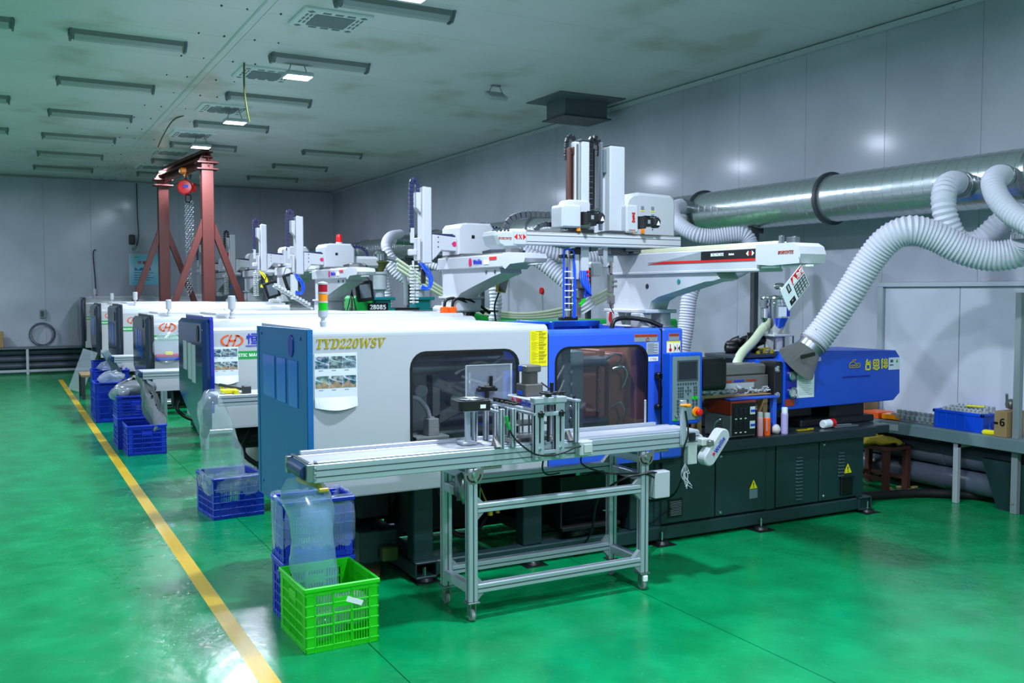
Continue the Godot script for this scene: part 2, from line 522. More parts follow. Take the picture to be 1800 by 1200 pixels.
func flood(at: Vector3, lit: bool, i: int):
	var lbl := ["farthest lit floodlight, above the far end of the hall", "lit floodlight hanging just above the red gantry beam", "lit white floodlight third from the gantry, over the third machine", "lit white floodlight beside the second ceiling cassette", "lit floodlight at the top edge of the frame beside the long tube fixture", "lit floodlight over the front machine", "lit floodlight over the near aisle", "lit floodlight nearest the near wall", "", "unlit white floodlight hanging alone from a bracket in mid ceiling", "lit floodlight of the left row, farthest", "lit floodlight of the left row, fourth", "lit floodlight of the left row, third", "lit floodlight of the left row, second", "lit floodlight of the left row, nearest"]
	var t := th("floodlight", lbl[i], "floodlight", at, "floodlights under the ceiling" if lit else "", false)
	var b := B.new()
	if lit:
		b.b(at.x - 0.17, at.x + 0.17, at.y + 0.005, at.y + 0.055, at.z - 0.13, at.z + 0.13, 0.012)
	else:
		b.T = Transform3D(Basis(Vector3.RIGHT, 0.5), at); b.b(-0.14, 0.14, 0.0, 0.055, -0.11, 0.11, 0.012)
	pt(b, "housing", "lightgrey", t)
	b = B.new()
	for s in [-1, 1]:
		b.bar(at + V(0.12 * s, 0.05, 0), at + V(0.05 * s, 4.9 - at.y, 0), 0.006, 0.012)
	b.b(at.x - 0.07, at.x + 0.07, 4.885, 4.9, at.z - 0.03, at.z + 0.03)
	pt(b, "bracket", "grey", t)
	b = B.new()
	if lit:
		b.b(at.x - 0.155, at.x + 0.155, at.y - 0.004, at.y + 0.006, at.z - 0.115, at.z + 0.115, 0.002)
		pt(b, "glowing_panel", "lampglow", t)
		var l := AreaLight3D.new()
		l.name = "floodlight_glow"
		l.area_size = Vector2(0.3, 0.22)
		l.light_color = Color(0.87, 0.92, 1.0)
		l.light_energy = LAMP_E * (0.6 if i > 9 else 1.0)
		l.set("area_range", 40.0)
		l.shadow_enabled = true
		l.position = V(0, -0.012, 0)
		l.rotation.x = -PI / 2
		t.add_child(l)
	else:
		b.T = Transform3D(Basis(Vector3.RIGHT, 0.5), at); b.b(-0.125, 0.125, -0.006, 0.002, -0.095, 0.095, 0.002)
		pt(b, "lens", "lens", t)

func room():
	var b := B.new()
	# floor: three poured fields with open joints between them
	var fl := B.new()
	fl.b(-5.2, 8.7, -0.25, -0.02, -26.6, 5.2, 0)
	var fo := struct(fl, "floor", "seam")
	for x in [[-5.2, 1.797], [1.803, 3.717], [3.723, 8.7]]:
		b = B.new(); b.b(x[0], x[1], -0.02, 0.0, -26.6, 5.2, 0.0)
		struct(b, "floor_slab", "floor", fo)
	b = B.new(); b.b(1.12, 1.22, 0.0, 0.0015, -23.9, 5.0, 0.0)
	var ln := struct(b, "trim_1", "line"); ln.set_meta("label", "yellow line painted along the green floor beside the crates")
	# walls of upright sandwich panels
	var wf := B.new(); wf.b(-5.2, 8.7, -0.1, 5.1, -26.7, -26.43, 0)
	var o := struct(wf, "wall_far", "seam")
	var x := -5.48
	while x < 8.5:
		b = B.new(); b.b(maxf(x, -5.2) + 0.0015, minf(x + 1.08, 8.5) - 0.0015, 0, 4.9, -26.45, -26.4, 0.0015)
		struct(b, "panel", "wall", o); x += 1.08
	b = B.new(); b.b(8.53, 8.8, -0.1, 5.1, -26.7, 5.3, 0)
	o = struct(b, "wall_right", "seam")
	var z := 5.5 - 0.0
	z = -7.15 + 1.15 * 11
	while z > -26.4:
		b = B.new(); b.b(8.5, 8.55, 0, 4.9, maxf(z - 1.15, -26.4) + 0.0015, minf(z, 5.0) - 0.0015, 0.0015)
		struct(b, "panel", "wall", o); z -= 1.15
	b = B.new(); b.b(-5.3, -5.0, -0.1, 5.1, -26.7, 5.3, 0); struct(b, "wall_left", "wall")
	b = B.new(); b.b(-5.2, 8.7, -0.1, 5.1, 5.0, 5.3, 0); struct(b, "wall_near", "wall")
	b = B.new(); b.b(-5.3, 8.8, 4.93, 5.15, -26.7, 5.3, 0)
	o = struct(b, "ceiling", "seam")
	z = 5.0
	while z > -26.4:
		for s in [[-5.0, 2.45], [2.45, 8.5]]:
			b = B.new(); b.b(s[0] + 0.002, s[1] - 0.002, 4.9, 4.95, maxf(z - 1.15, -26.4) + 0.002, z - 0.002, 0.004)
			struct(b, "panel", "ceiling", o)
		z -= 1.15
	# cover strip over the long ceiling joint, angle along the wall head
	b = B.new()
	b.b(2.39, 2.51, 4.888, 4.9, -26.4, 5.0, 0.003); b.b(2.40, 2.415, 4.88, 4.89, -26.4, 5.0, 0.002); b.b(2.485, 2.50, 4.88, 4.89, -26.4, 5.0, 0.002)
	var tr := struct(b, "trim_2", "ceiling")
	b = B.new()
	for i in 26:
		for q in [-0.42, -0.16, 0.2, 0.46]:
			b.cyl(V(2.45 + q + rng.randf_range(-0.02, 0.02), 4.9, -26 + i * 1.15), V(2.45 + q, 4.893, -26 + i * 1.15), 0.014, -1, 6)
	var sc := struct(b, "screw", "darkgrey", tr); sc.set_meta("kind", "stuff")
	b = B.new()
	b.bar(V(8.46, 4.86, -26.4), V(8.46, 4.86, 5.0), 0.07, 0.012, 0.002, V(1, 1, 0))
	for i in 24: b.bar(V(8.45, 4.85, -25.5 + i * 1.2), V(8.43, 4.83, -25.5 + i * 1.2), 0.012, 0.012)
	struct(b, "trim_3", "lightgrey")
	b = B.new(); b.bar(V(-5, 4.86, -26.36), V(8.5, 4.86, -26.36), 0.06, 0.012, 0.002, V(0, 1, 1)); struct(b, "trim_4", "lightgrey")
	# framed white panels fixed to the right wall
	var t := th("partition_panel", "white panel in an aluminium frame, fixed to the lower right wall behind the bench", "wall panel", V(8.45, 0, -5.2))
	b = B.new(); b.b(8.44, 8.47, 0.0, 2.06, -6.14, -3.2); pt(b, "panel", "wallwhite", t)
	b = B.new(); b.b(8.44, 8.47, 0.0, 2.06, -7.05, -6.146); pt(b, "panel", "wallwhite", t)
	b = B.new(); b.b(8.40, 8.49, 2.06, 2.11, -7.12, -3.2); pt(b, "frame", "alu", t)
	b = B.new(); b.b(8.40, 8.49, 0, 2.06, -7.12, -7.05); pt(b, "frame", "alu", t)

func ceiling_things():
	# long tube fixtures, all dark
	var row := []
	var zl := [-11.63, -14.23, -16.77, -19.28, -21.8, -24.23]
	var zr := [-9.05, -11.6, -14.14, -16.71, -19.25, -21.8, -24.3]
	var zq := [-19.0, -21.38, -23.85]
	var word := ["first", "second", "third", "fourth", "fifth", "sixth", "seventh"]
	for i in 6: row.append([1.36, zl[i], "grey tube light in the row left of the ceiling seam, %s from the near end" % word[i]])
	for i in 7: row.append([3.58, zr[i], "grey tube light in the row of ceiling cassettes, %s from the near end" % word[i]])
	for i in 3: row.append([6.1, zq[i], "grey tube light in the short row near the far right corner, %s from here" % word[i]])
	row.append([-0.42, -11.5, "grey tube light cut by the left frame edge, nearest of its row"])
	row.append([-0.42, -16.0, "grey tube light cut by the left frame edge, middle of its row"])
	row.append([-0.42, -19.06, "grey tube light cut by the left frame edge, farthest of its row"])
	var t := th("tube_light", row[0][2], "light fixture", V(row[0][0], 4.9, row[0][1]), "unlit tube lights under the ceiling", true)
	var b := B.new()
	b.T = Transform3D(Basis(V(0, 0, -1), V(0, 1, 0), V(1, 0, 0)), V(-0.6, 0, 0))
	b.prism(pv([-0.105, 0, 0.105, 0, 0.085, -0.05, 0.045, -0.085, -0.045, -0.085, -0.085, -0.05]), 1.2)
	pt(b, "housing", "fixture", t)
	b = B.new()
	b.T = Transform3D(Basis(V(0, 0, -1), V(0, 1, 0), V(1, 0, 0)), V(-0.57, 0, 0))
	b.prism(pv([-0.085, -0.052, 0.085, -0.052, 0.052, -0.093, 0.0, -0.104, -0.052, -0.093]), 1.14)
	pt(b, "diffuser", "lens", t)
	for s in [-1, 1]:
		b = B.new()
		b.T = Transform3D(Basis(V(0, 0, -1), V(0, 1, 0), V(1, 0, 0)), V(0.6 * s - 0.012 + 0.008 * s, 0, 0))
		b.prism(pv([-0.125, 0, 0.125, 0, 0.095, -0.06, 0.05, -0.108, -0.05, -0.108, -0.095, -0.06]), 0.024)
		b.T = Transform3D.IDENTITY
		b.b(0.61 * s - 0.01, 0.61 * s + 0.02 * s, -0.05, 0.0, -0.06, 0.06)
		pt(b, "end_cap", "ductgrey", t)
	for i in range(1, row.size()): dup(t, V(row[i][0], 4.9, row[i][1]), row[i][2])
	# air cassettes
	var zc := [-9.85, -12.65, -15.35, -18.1, -20.6, -23.1]
	t = th("air_cassette", "", "air vent", V(3.155, 4.9, zc[0]), "air cassettes right of the ceiling seam", true)
	b = B.new()
	b.prism(rr(-0.37, 0.37, -0.35, 0.35, 0.03), 0.03, 0.012)
	for k in b.v.size():
		b.v[k] = V(b.v[k].x, -b.v[k].z, b.v[k].y); b.n[k] = V(b.n[k].x, -b.n[k].z, b.n[k].y)
	pt(b, "plate", "vent", t)
	b = B.new(); b.b(-0.21, 0.21, -0.036, -0.02, -0.21, 0.21); pt(b, "grille", "panelgrey", t)
	for k in 13:
		b = B.new(); b.b(-0.205, 0.205, -0.04, -0.034, -0.195 + k * 0.0325 - 0.006, -0.195 + k * 0.0325 + 0.006, 0.001); pt(b, "slat", "grey", t)
	for k in 3:
		for s in [-1, 1]:
			b = B.new(); b.b(-0.16 + k * 0.13, -0.07 + k * 0.13, -0.033, -0.025, 0.27 * s - 0.025, 0.27 * s + 0.025); pt(b, "slot", "ductgrey", t)
			b = B.new()
			for q in 3: b.b(0.25 * s + 0.045 * (q - 1) - 0.012, 0.25 * s + 0.045 * (q - 1) + 0.012, -0.033, -0.025, -0.16 + k * 0.13, -0.07 + k * 0.13)
			pt(b, "slot", "ductgrey", t)
	for sx in [-1, 1]:
		for sz in [-1, 1]:
			b = B.new(); b.T = Transform3D(Basis(Vector3.UP, PI / 4), V(0.28 * sx, -0.029, 0.27 * sz)); b.box(Vector3.ZERO, V(0.06, 0.008, 0.06), 0.001); pt(b, "slot", "ductgrey", t)
	var wd := ["nearest white air cassette, beside the long tube light at the top of the frame", "second white air cassette, half behind a lit floodlight", "third white air cassette from the near end of the ceiling", "fourth white air cassette, under reddish light", "fifth white air cassette, left of the gantry beam", "farthest white air cassette, left of the gantry beam"]
	t.set_meta("label", wd[0])
	for i in range(1, 6): dup(t, V(3.155, 4.9, zc[i]), wd[i])
	# boxed duct through the ceiling
	t = th("ceiling_duct_box", "grey sheet metal duct box coming through the ceiling beside the right wall", "duct", V(7.75, 4.62, -12.3))
	b = B.new(); b.b(7.15, 8.3, 4.885, 4.9, -12.7, -11.7, 0.002); pt(b, "flange", "ductgrey", t)
	b = B.new(); b.b(7.45, 8.2, 4.64, 4.888, -12.6, -12.05); pt(b, "box", "ductgrey", t)
	b = B.new(); b.b(7.4, 8.25, 4.62, 4.64, -12.65, -12.0, 0.003); pt(b, "flange", "darkgrey", t)
	b = B.new(); b.cyl(V(8.42, 2.9, -12.75), V(8.42, 4.3, -12.75), 0.018, -1, 8)
	one(b, "wall_conduit", "black", "thin dark conduit running up the right wall below the duct box", "pipe")
	b = B.new(); b.tube(spline(vs([2.78, 4.9, -12.2, 2.80, 4.6, -12.3, 2.84, 4.35, -12.35, 2.88, 4.2, -12.4]), 4), 0.012, 6)
	one(b, "hanging_conduit", "olive", "thin olive conduit hanging down from the ceiling beside the second cassette", "pipe")
	b = B.new(); b.tube(spline(vs([2.72, 4.9, -16.3, 2.6, 4.86, -16.6, 2.55, 4.72, -17.3, 2.5, 4.55, -17.6]), 4), 0.012, 6)
	one(b, "hanging_conduit", "olive", "bent olive conduit hanging from the ceiling near the third cassette", "pipe")

func hose(p: Array, r: float, pitch: float, deep: float, seg := 18) -> B:
	var b := B.new()
	var q := even(spline(p, 8), pitch / 2)
	var rs := []
	for i in q.size(): rs.append(r if i % 2 == 0 else r - deep)
	b.tube(q, rs, seg, true)
	return b

func duct_and_hoses():
	var t := th("spiral_duct", "large round spiral duct of galvanized steel running along the right wall", "duct", V(7.9, 2.76, -12))
	var c := V(7.9, 3.01, 0)
	var cuts := [-2.5, -5.0, -7.32, -9.4, -11.5, -13.6, -15.7, -17.8, -19.9, -22.0, -24.1, -26.3]
	for i in cuts.size() - 1:
		var b := B.new()
		b.lathe(c + V(0, 0, cuts[i + 1]), [Vector2(0.25, 0), Vector2(0.25, cuts[i] - cuts[i + 1])], 40, V(0, 0, 1))
		var s := pt(b, "duct_section", "duct", t)
		# folded spiral seam
		b = B.new()
		var p := []
		var L: float = cuts[i] - cuts[i + 1]
		var k := int(L / 0.115 * 20)
		for j in k + 1:
			var a := TAU * j / 20.0
			p.append(c + V(cos(a) * 0.2505, sin(a) * 0.2505, cuts[i + 1] + L * j / k))
		b.tube(p, 0.0042, 4, false, false)
		pt(b, "seam", "duct", s)
		if i > 0:
			b = B.new()
			b.lathe(c + V(0, 0, cuts[i] - 0.02), [Vector2(0.25, 0), Vector2(0.285, 0), Vector2(0.285, 0.04), Vector2(0.25, 0.04)], 40, V(0, 0, 1))
			pt(b, "flange", "darkgrey" if i in [2, 3] else "steel", t)
	# branch stubs with clamps
	for s in [[V(7.9, 2.98, -5.62), V(7.52, 2.96, -5.52), 0.12], [V(7.9, 3.02, -5.2), V(7.58, 3.0, -5.15), 0.1], [V(7.9, 3.05, -9.45), V(7.45, 3.08, -9.38), 0.1], [V(7.9, 2.95, -12.2), V(7.5, 2.9, -12.2), 0.1], [V(7.9, 2.95, -16.4), V(6.45, 2.98, -16.4), 0.10]]:
		var b := B.new()
		b.cyl(s[0], s[1], s[2] * 1.05, s[2] * 0.9, 18)
		b.ring(s[0].lerp(s[1], 0.9), s[1] - s[0], s[2] * 0.93, 0.007, 18)
		pt(b, "branch", "steel", t)
	for z in [-8.49, -12.1, -15.7, -19.3]:
		var b := B.new()
		b.b(7.865, 7.935, 0, 2.72, z - 0.035, z + 0.035)
		b.b(7.80, 8.0, 2.70, 2.765, z - 0.04, z + 0.04); b.b(7.82, 7.98, 0, 0.012, z - 0.08, z + 0.08)
		pt(b, "support_post", "darkgrey", t)
	# big hose with its scoop hood
	t = th("exhaust_hose", "thick white corrugated hose ending in a grey scoop hood above the blue injection unit", "hose", V(6.9, 1.35, -5.6))
	var p := vs([6.42, 1.53, -6.15, 6.52, 1.67, -6.1, 6.64, 1.97, -5.95, 6.74, 2.28, -5.8, 6.80, 2.46, -5.66, 6.89, 2.535, -5.52, 7.04, 2.49, -5.4, 7.22, 2.37, -5.25, 7.38, 2.31, -5.1, 7.50, 2.33, -4.95, 7.53, 2.40, -4.87, 7.47, 2.47, -4.82])
	pt(hose(p, 0.132, 0.034, 0.013, 24), "hose", "hose", t)
	var b := B.new()
	var ax: Vector3 = (p[0] - p[1]).normalized()
	b.cyl(p[0] - ax * 0.06, p[0] + ax * 0.07, 0.118, -1, 24)
	pt(b, "collar", "steel", t)
	b = B.new(); b.ring(p[0] - ax * 0.02, ax, 0.127, 0.009, 24); pt(b, "clamp", "brushed", t)
	b = B.new(); b.box(p[0] - ax * 0.02 + V(-0.02, 0.12, 0.06), V(0.05, 0.02, 0.03)); pt(b, "clamp_screw", "brushed", t)
	# scoop: round at the collar, opening into a wide slanted mouth
	b = B.new()
	var q0: Vector3 = p[0] + ax * 0.05
	var bs := b.axes(ax)
	var mouth := V(6.20, 1.365, -6.12)
	var seg := 28
	var r0 := []
	var r1 := []
	for i in seg:
		var a := TAU * i / seg
		r0.append(q0 + (bs.x * cos(a) + bs.z * sin(a)) * 0.117)
		# mouth ellipse: long axis falls to the lower right, short axis towards the viewer
		r1.append(mouth + V(0.13, -0.135, 0.07) * cos(a) + V(-0.125, -0.03, 0.075) * sin(a))
	var off := 0
	var best := 1e9
	for k in seg:
		var d := 0.0
		for i in range(0, seg, 7): d += (r0[i] as Vector3).distance_to(r1[(i + k) % seg])
		if d < best:
			best = d; off = k
	var best2 := 1e9
	var off2 := 0
	for k in seg:
		var d := 0.0
		for i in range(0, seg, 7): d += (r0[i] as Vector3).distance_to(r1[(k - i + seg * 2) % seg])
		if d < best2:
			best2 = d; off2 = k
	for i in seg:
		var j := (i + 1) % seg
		var a: Vector3 = r1[(i + off) % seg] if best < best2 else r1[(off2 - i + seg * 2) % seg]
		var d: Vector3 = r1[(j + off) % seg] if best < best2 else r1[(off2 - j + seg * 2) % seg]
		b.quad(r0[i], r0[j], d, a)
		b.quad(a * 1.0 + (q0 - a) * 0.02, d + (q0 - d) * 0.02, r0[j].lerp(q0, 0.05), r0[i].lerp(q0, 0.05))
	pt(b, "scoop", "brushed", t)
	b = B.new(); b.T = Transform3D(Basis(V(0.83, 0.25, 0.5).normalized(), V(-0.25, 0.93, -0.1).normalized(), V(-0.5, 0.1, 0.85).normalized()).orthonormalized(), V(6.20, 1.45, -5.985)); b.box(Vector3.ZERO, V(0.13, 0.035, 0.012))
	pt(b, "slot", "black", t)
	b = B.new(); b.lathe(V(7.47, 2.44, -4.82), [Vector2(0.125, 0), Vector2(0.125, 0.1), Vector2(0.118, 0.1)], 24); b.ring(V(7.47, 2.49, -4.82), Vector3.UP, 0.128, 0.008, 24); pt(b, "coupling", "chrome", t)
	var hs := [
		["U-shaped white corrugated hose dropping from the duct behind the big hose", [7.55, 2.965, -5.53, 7.42, 2.97, -5.5, 7.27, 2.92, -5.45, 7.17, 2.80, -5.40, 7.17, 2.64, -5.37, 7.25, 2.47, -5.34, 7.38, 2.42, -5.3, 7.47, 2.47, -5.22, 7.55, 2.60, -5.12, 7.56, 2.66, -5.0, 7.50, 2.60, -4.88, 7.47, 2.54, -4.83], 0.105, 0.045],
		["white corrugated hose leaving the duct at the right frame edge", [7.62, 3.0, -5.15, 7.49, 2.99, -5.12, 7.34, 2.92, -5.06, 7.25, 2.78, -4.95, 7.21, 2.64, -4.8, 7.20, 2.51, -4.6, 7.2, 2.3, -4.4], 0.095, 0.034],
		["white hose looping under the duct, then dropping behind the blue door", [7.5, 3.075, -9.38, 7.25, 3.03, -9.2, 7.0, 2.90, -8.9, 6.88, 2.76, -8.6, 6.92, 2.66, -8.4, 7.07, 2.63, -8.3, 7.22, 2.65, -8.2, 7.36, 2.65, -8.1, 7.42, 2.55, -8.05, 7.37, 2.38, -8.0, 7.22, 2.26, -8.0, 6.90, 2.20, -8.0, 6.62, 2.12, -8.0, 6.52, 1.95, -8.0, 6.48, 1.65, -8.0, 6.42, 1.3, -8.0, 6.40, 0.9, -8.0], 0.09, 0.03],
		["white ribbed hose sloping down under the front robot's cross beam, lower of the two there", [6.3, 2.68, -12.4, 6.5, 2.63, -12.1, 6.79, 2.50, -11.8, 7.0, 2.30, -11.6, 7.21, 2.05, -11.4, 7.4, 1.75, -11.3], 0.12, 0.05],
		["white ribbed hose bending under the front robot's cross beam, upper of the two there", [6.6, 2.72, -12.0, 6.85, 2.64, -11.9, 7.1, 2.56, -11.8, 7.45, 2.5, -11.7, 7.8, 2.52, -11.6, 7.95, 2.68, -11.5], 0.11, 0.05],
		["upright white hose behind the second robot's hand pendant", [5.81, 2.15, -11.2, 5.84, 1.88, -11.2, 5.82, 1.66, -11.2, 5.78, 1.2, -11.2, 5.75, 0.4, -11.2, 5.75, 0.02, -11.2], 0.085, 0.05],
		["white ribbed hose looping back on itself behind the second robot's arm, then dropping upright", [6.55, 3.08, -16.40, 6.16, 3.00, -15.90, 5.96, 2.82, -15.60, 6.04, 2.59, -15.50, 6.26, 2.41, -15.50, 6.40, 2.30, -15.50, 6.32, 2.21, -15.50, 6.15, 2.30, -15.50, 6.00, 2.48, -15.55, 5.92, 2.61, -15.60, 5.89, 2.44, -15.60, 5.97, 2.04, -15.60, 6.01, 1.66, -15.60], 0.088, 0.05],
		["short ribbed hose seen between the second robot's arm and its bracket", [5.65, 2.46, -13.2, 5.8, 2.39, -13.1, 6.2, 2.28, -13.0, 7.0, 2.3, -13.0, 7.6, 2.75, -13.0, 7.75, 2.9, -13.0], 0.06, 0.04],
	]
	for h in hs:
		b = hose(vs(h[1]), h[2], h[3], 0.005 if h[0].begins_with("smooth") else 0.012)
		one(b, "flexible_hose", "hose", h[0], "hose", "")

func far_things():
	var b := B.new()
	# bench with pipes along the far wall
	var t := th("pipe_bench", "low steel bench with dark pipes under it along the far wall", "bench", V(0.0, 0, -26.0))
	b = B.new(); b.b(-2.5, 2.1, 0.62, 0.66, -26.35, -25.75); pt(b, "top", "ductgrey", t)
	for x in [-2.4, -0.9, 0.55, 2.0]:
		b = B.new(); b.b(x - 0.03, x + 0.03, 0, 0.62, -25.8, -25.74); pt(b, "leg", "lightgrey", t)
	b = B.new(); b.b(-2.5, 2.1, 0.06, 0.12, -25.8, -25.76); pt(b, "rail", "lightgrey", t)
	for k in 3:
		b = B.new(); b.cyl(V(-2.5, 0.2 + 0.17 * k, -26.1), V(2.1, 0.2 + 0.17 * k, -26.1), 0.075, -1, 12); pt(b, "pipe", "pipegrey", t)
	# coil, sockets, cables, poster
	b = B.new()
	for k in 6: b.ring(V(0.88 + 0.01 * k, 0.95 + 0.008 * (k % 3), -26.33 + 0.01 * (k % 2)), V(0.05 * (k - 3), 0.03, 1), 0.26 + 0.012 * (k % 4), 0.008, 28, 5)
	one(b, "wire_coil", "pipegrey", "grey coil of wire leaning on the far wall above the pipe bench", "coil")
	t = th("wall_socket", "grey socket box on the far wall above the wire coil", "socket", V(0.93, 1.36, -26.36))
	b = B.new(); b.b(0.86, 1.0, 1.36, 1.58, -26.4, -26.33, 0.01); pt(b, "box", "grey", t)
	b = B.new(); b.b(0.88, 0.95, 1.40, 1.54, -26.33, -26.31, 0.004); pt(b, "plate", "darkgrey", t)
	t = th("wall_horn", "small dark horn speaker on a bracket high on the far wall, its cable running up", "speaker", V(3.05, 3.1, -26.3))
	b = B.new(); b.b(2.98, 3.12, 3.25, 3.5, -26.4, -26.28, 0.02); pt(b, "box", "black", t)
	b = B.new(); b.lathe(V(3.1, 3.17, -26.28), [Vector2(0.03, 0), Vector2(0.05, 0.06), Vector2(0.09, 0.1)], 14, V(0.2, -0.4, 1)); pt(b, "horn", "lightgrey", t)
	b = B.new(); b.tube(spline(vs([3.2, 4.88, -26.38, 3.2, 4.0, -26.38, 3.22, 3.5, -26.38, 3.16, 3.2, -26.34]), 5), 0.012, 6); pt(b, "cable", "charcoal", t)
	b = B.new(); b.tube(spline(vs([2.19, 3.1, -26.38, 2.12, 3.0, -26.38, 2.15, 2.4, -26.38, 2.18, 1.7, -26.38]), 5), 0.014, 6)
	one(b, "wall_cable", "charcoal", "dark cable hanging down the far wall left of the poster", "cable")
	# poster
	t = th("poster", "light blue notice with red heading on the far wall behind the gantry leg", "poster", V(3.36, 2.2, -26.39))
	var im := Image.create(128, 128, false, Image.FORMAT_RGB8)
	for y in 128:
		for x in 128:
			var k: float = y / 127.0
			im.set_pixel(x, y, Color(0.72, 0.89, 0.95).lerp(Color(0.36, 0.74, 0.86), clampf(absf(k - 0.5) * 1.6, 0, 1)))
	for x in range(20, 90):
		for y in range(52, 68):
			if y > 66 - 12 * absf(sin(x * 0.09)): im.set_pixel(x, y, Color(0.25, 0.55, 0.8))
	for k in 4: im.fill_rect(Rect2i(18, 76 + k * 10, 84 - 18 * (k % 2), 3), Color(0.30, 0.48, 0.70))
	im.fill_rect(Rect2i(14, 10, 26, 3), Color(0.3, 0.6, 0.4)); im.fill_rect(Rect2i(14, 6, 6, 10), Color(0.9, 0.8, 0.2))
	b = B.new(); b.b(2.98, 3.74, 2.2, 3.0, -26.4, -26.385, 0.001); pt(b, "board", "paper", t)
	b = B.new(); b.card(V(3.36, 2.6, -26.383), V(0.37, 0, 0), V(0, 0.39, 0)); pt(b, "print", img_mat(im), t)
	b = B.new()
	glyph(b, "1,8 4,8;2.5,10 2.5,1 1.5,1.5;1,4 4,5.5;5,8 9,8 8.5,2 9.5,1;6.5,10 6,4 4.5,0;5.5,5 7,4", V(3.18, 2.74, -26.382), Vector3.RIGHT, Vector3.UP, 0.09)
	glyph(b, "1,9 1,3 0,0;1,9 4,9 4,0;6,9 6,3 5,0;6,9 9,9 9,0;0,5 10,5;2.5,9 2.5,1;7.5,9 7.5,1", V(3.31, 2.74, -26.382), Vector3.RIGHT, Vector3.UP, 0.09)
	glyph(b, "4,10 3.5,5 1,0;1,7 7,7 7,1.5 9.5,1.5 9.5,3", V(3.45, 2.74, -26.382), Vector3.RIGHT, Vector3.UP, 0.09)
	pt(b, "lettering", "red", t)
	b = B.new()
	b.b(-0.3, 0.05, 0.66, 1.05, -26.3, -26.0, 0.01)
	one(b, "cardboard_box", "cardboard", "brown cardboard box on the far bench at the left frame edge", "box")

# three little photographs of bagged parts, as printed on the instruction sheets
func photo_sheet(seed_: int) -> Image:
	var im := Image.create(192, 64, false, Image.FORMAT_RGB8)
	var r := RandomNumberGenerator.new(); r.seed = seed_
	var n := FastNoiseLite.new(); n.seed = seed_; n.frequency = 0.035
	for k in 3:
		var a := Color(0.45 + r.randf() * 0.2, 0.55 + r.randf() * 0.15, 0.6 + r.randf() * 0.1)
		var d := Color(0.05, 0.25 + r.randf() * 0.1, 0.33) if (k + seed_) % 3 == 1 else Color(0.28, 0.33, 0.36)
		for x in 63:
			for y in 64:
				var v := n.get_noise_2d(x + k * 200, y) * 1.6 + 0.5
				var c := d.lerp(a, clampf(v, 0, 1))
				var e := absf(x * 0.55 - y * (0.5 + 0.3 * k) + 10 * sin(y * 0.1) - 3)
				if e < 3: c = c.lerp(Color(0.9, 0.95, 0.97), 0.7)
				if seed_ % 2 == 1 and y > 38 + 10 * sin(x * 0.12 + k): c = c.lerp(Color(0.72, 0.55, 0.38), 0.7)
				im.set_pixel(k * 64 + x, y, c)
		for y in 64: im.set_pixel(k * 64 + 63, y, Color.WHITE)
	return im

func sheet(t: Node3D, x0: float, x1: float, y0: float, y1: float, z: float, seed_: int):
	# paper sheet with two rows of photographs and a pocket that curls at the bottom
	var b := B.new(); b.b(x0, x1, y0, y1, z, z + 0.003, 0.0005)
	var s := pt(b, "instruction_sheet", "paper", t)
	var h := y1 - y0
	for k in 2:
		b = B.new()
		b.card(V((x0 + x1) / 2, y1 - h * (0.17 + 0.37 * k), z + 0.0045), V((x1 - x0) * 0.48, 0, 0), V(0, h * 0.115, 0))
		pt(b, "photograph", img_mat(photo_sheet(seed_ + k)), s)
		b = B.new()
		for q in 3: b.b(x0 + (x1 - x0) * (0.1 + 0.3 * q), x0 + (x1 - x0) * (0.2 + 0.3 * q), y1 - h * (0.33 + 0.37 * k), y1 - h * (0.315 + 0.37 * k), z + 0.003, z + 0.004, 0)
		pt(b, "caption", "grey", s)
	b = B.new()
	var n := 14
	for i in n:
		var p := func(a, top) -> Vector3:
			var f: float = float(a) / n
			return V(lerpf(x0, x1, f), (y0 + h * 0.17) if top else y0 - 0.02 * sin(f * PI) - 0.005, z + (0.006 if top else 0.012 + 0.03 * sin(f * PI)))
		b.quad(p.call(i, false), p.call(i + 1, false), p.call(i + 1, true), p.call(i, true))
		b.quad(p.call(i, true), p.call(i + 1, true), p.call(i + 1, false), p.call(i, false))
	pt(b, "pocket", "paper", s)

func warn(b_: Node3D, at: Vector3, s: float):
	var b := B.new(); b.T = Transform3D(Basis.IDENTITY, at); b.prism(pv([-s * 0.58, 0, s * 0.58, 0, 0, s]), 0.003)
	var o := pt(b, "warning_label", "yellow", b_)
	b = B.new(); b.T = Transform3D(Basis.IDENTITY, at + V(0, 0, 0.003)); b.prism(pv([-s * 0.06, s * 0.3, 0.0, s * 0.3, s * 0.08, s * 0.66, -s * 0.08, s * 0.66]), 0.001); b.b(-s * 0.07, s * 0.07, s * 0.12, s * 0.22, 0, 0.001, 0)
	pt(b, "symbol", "black", o)

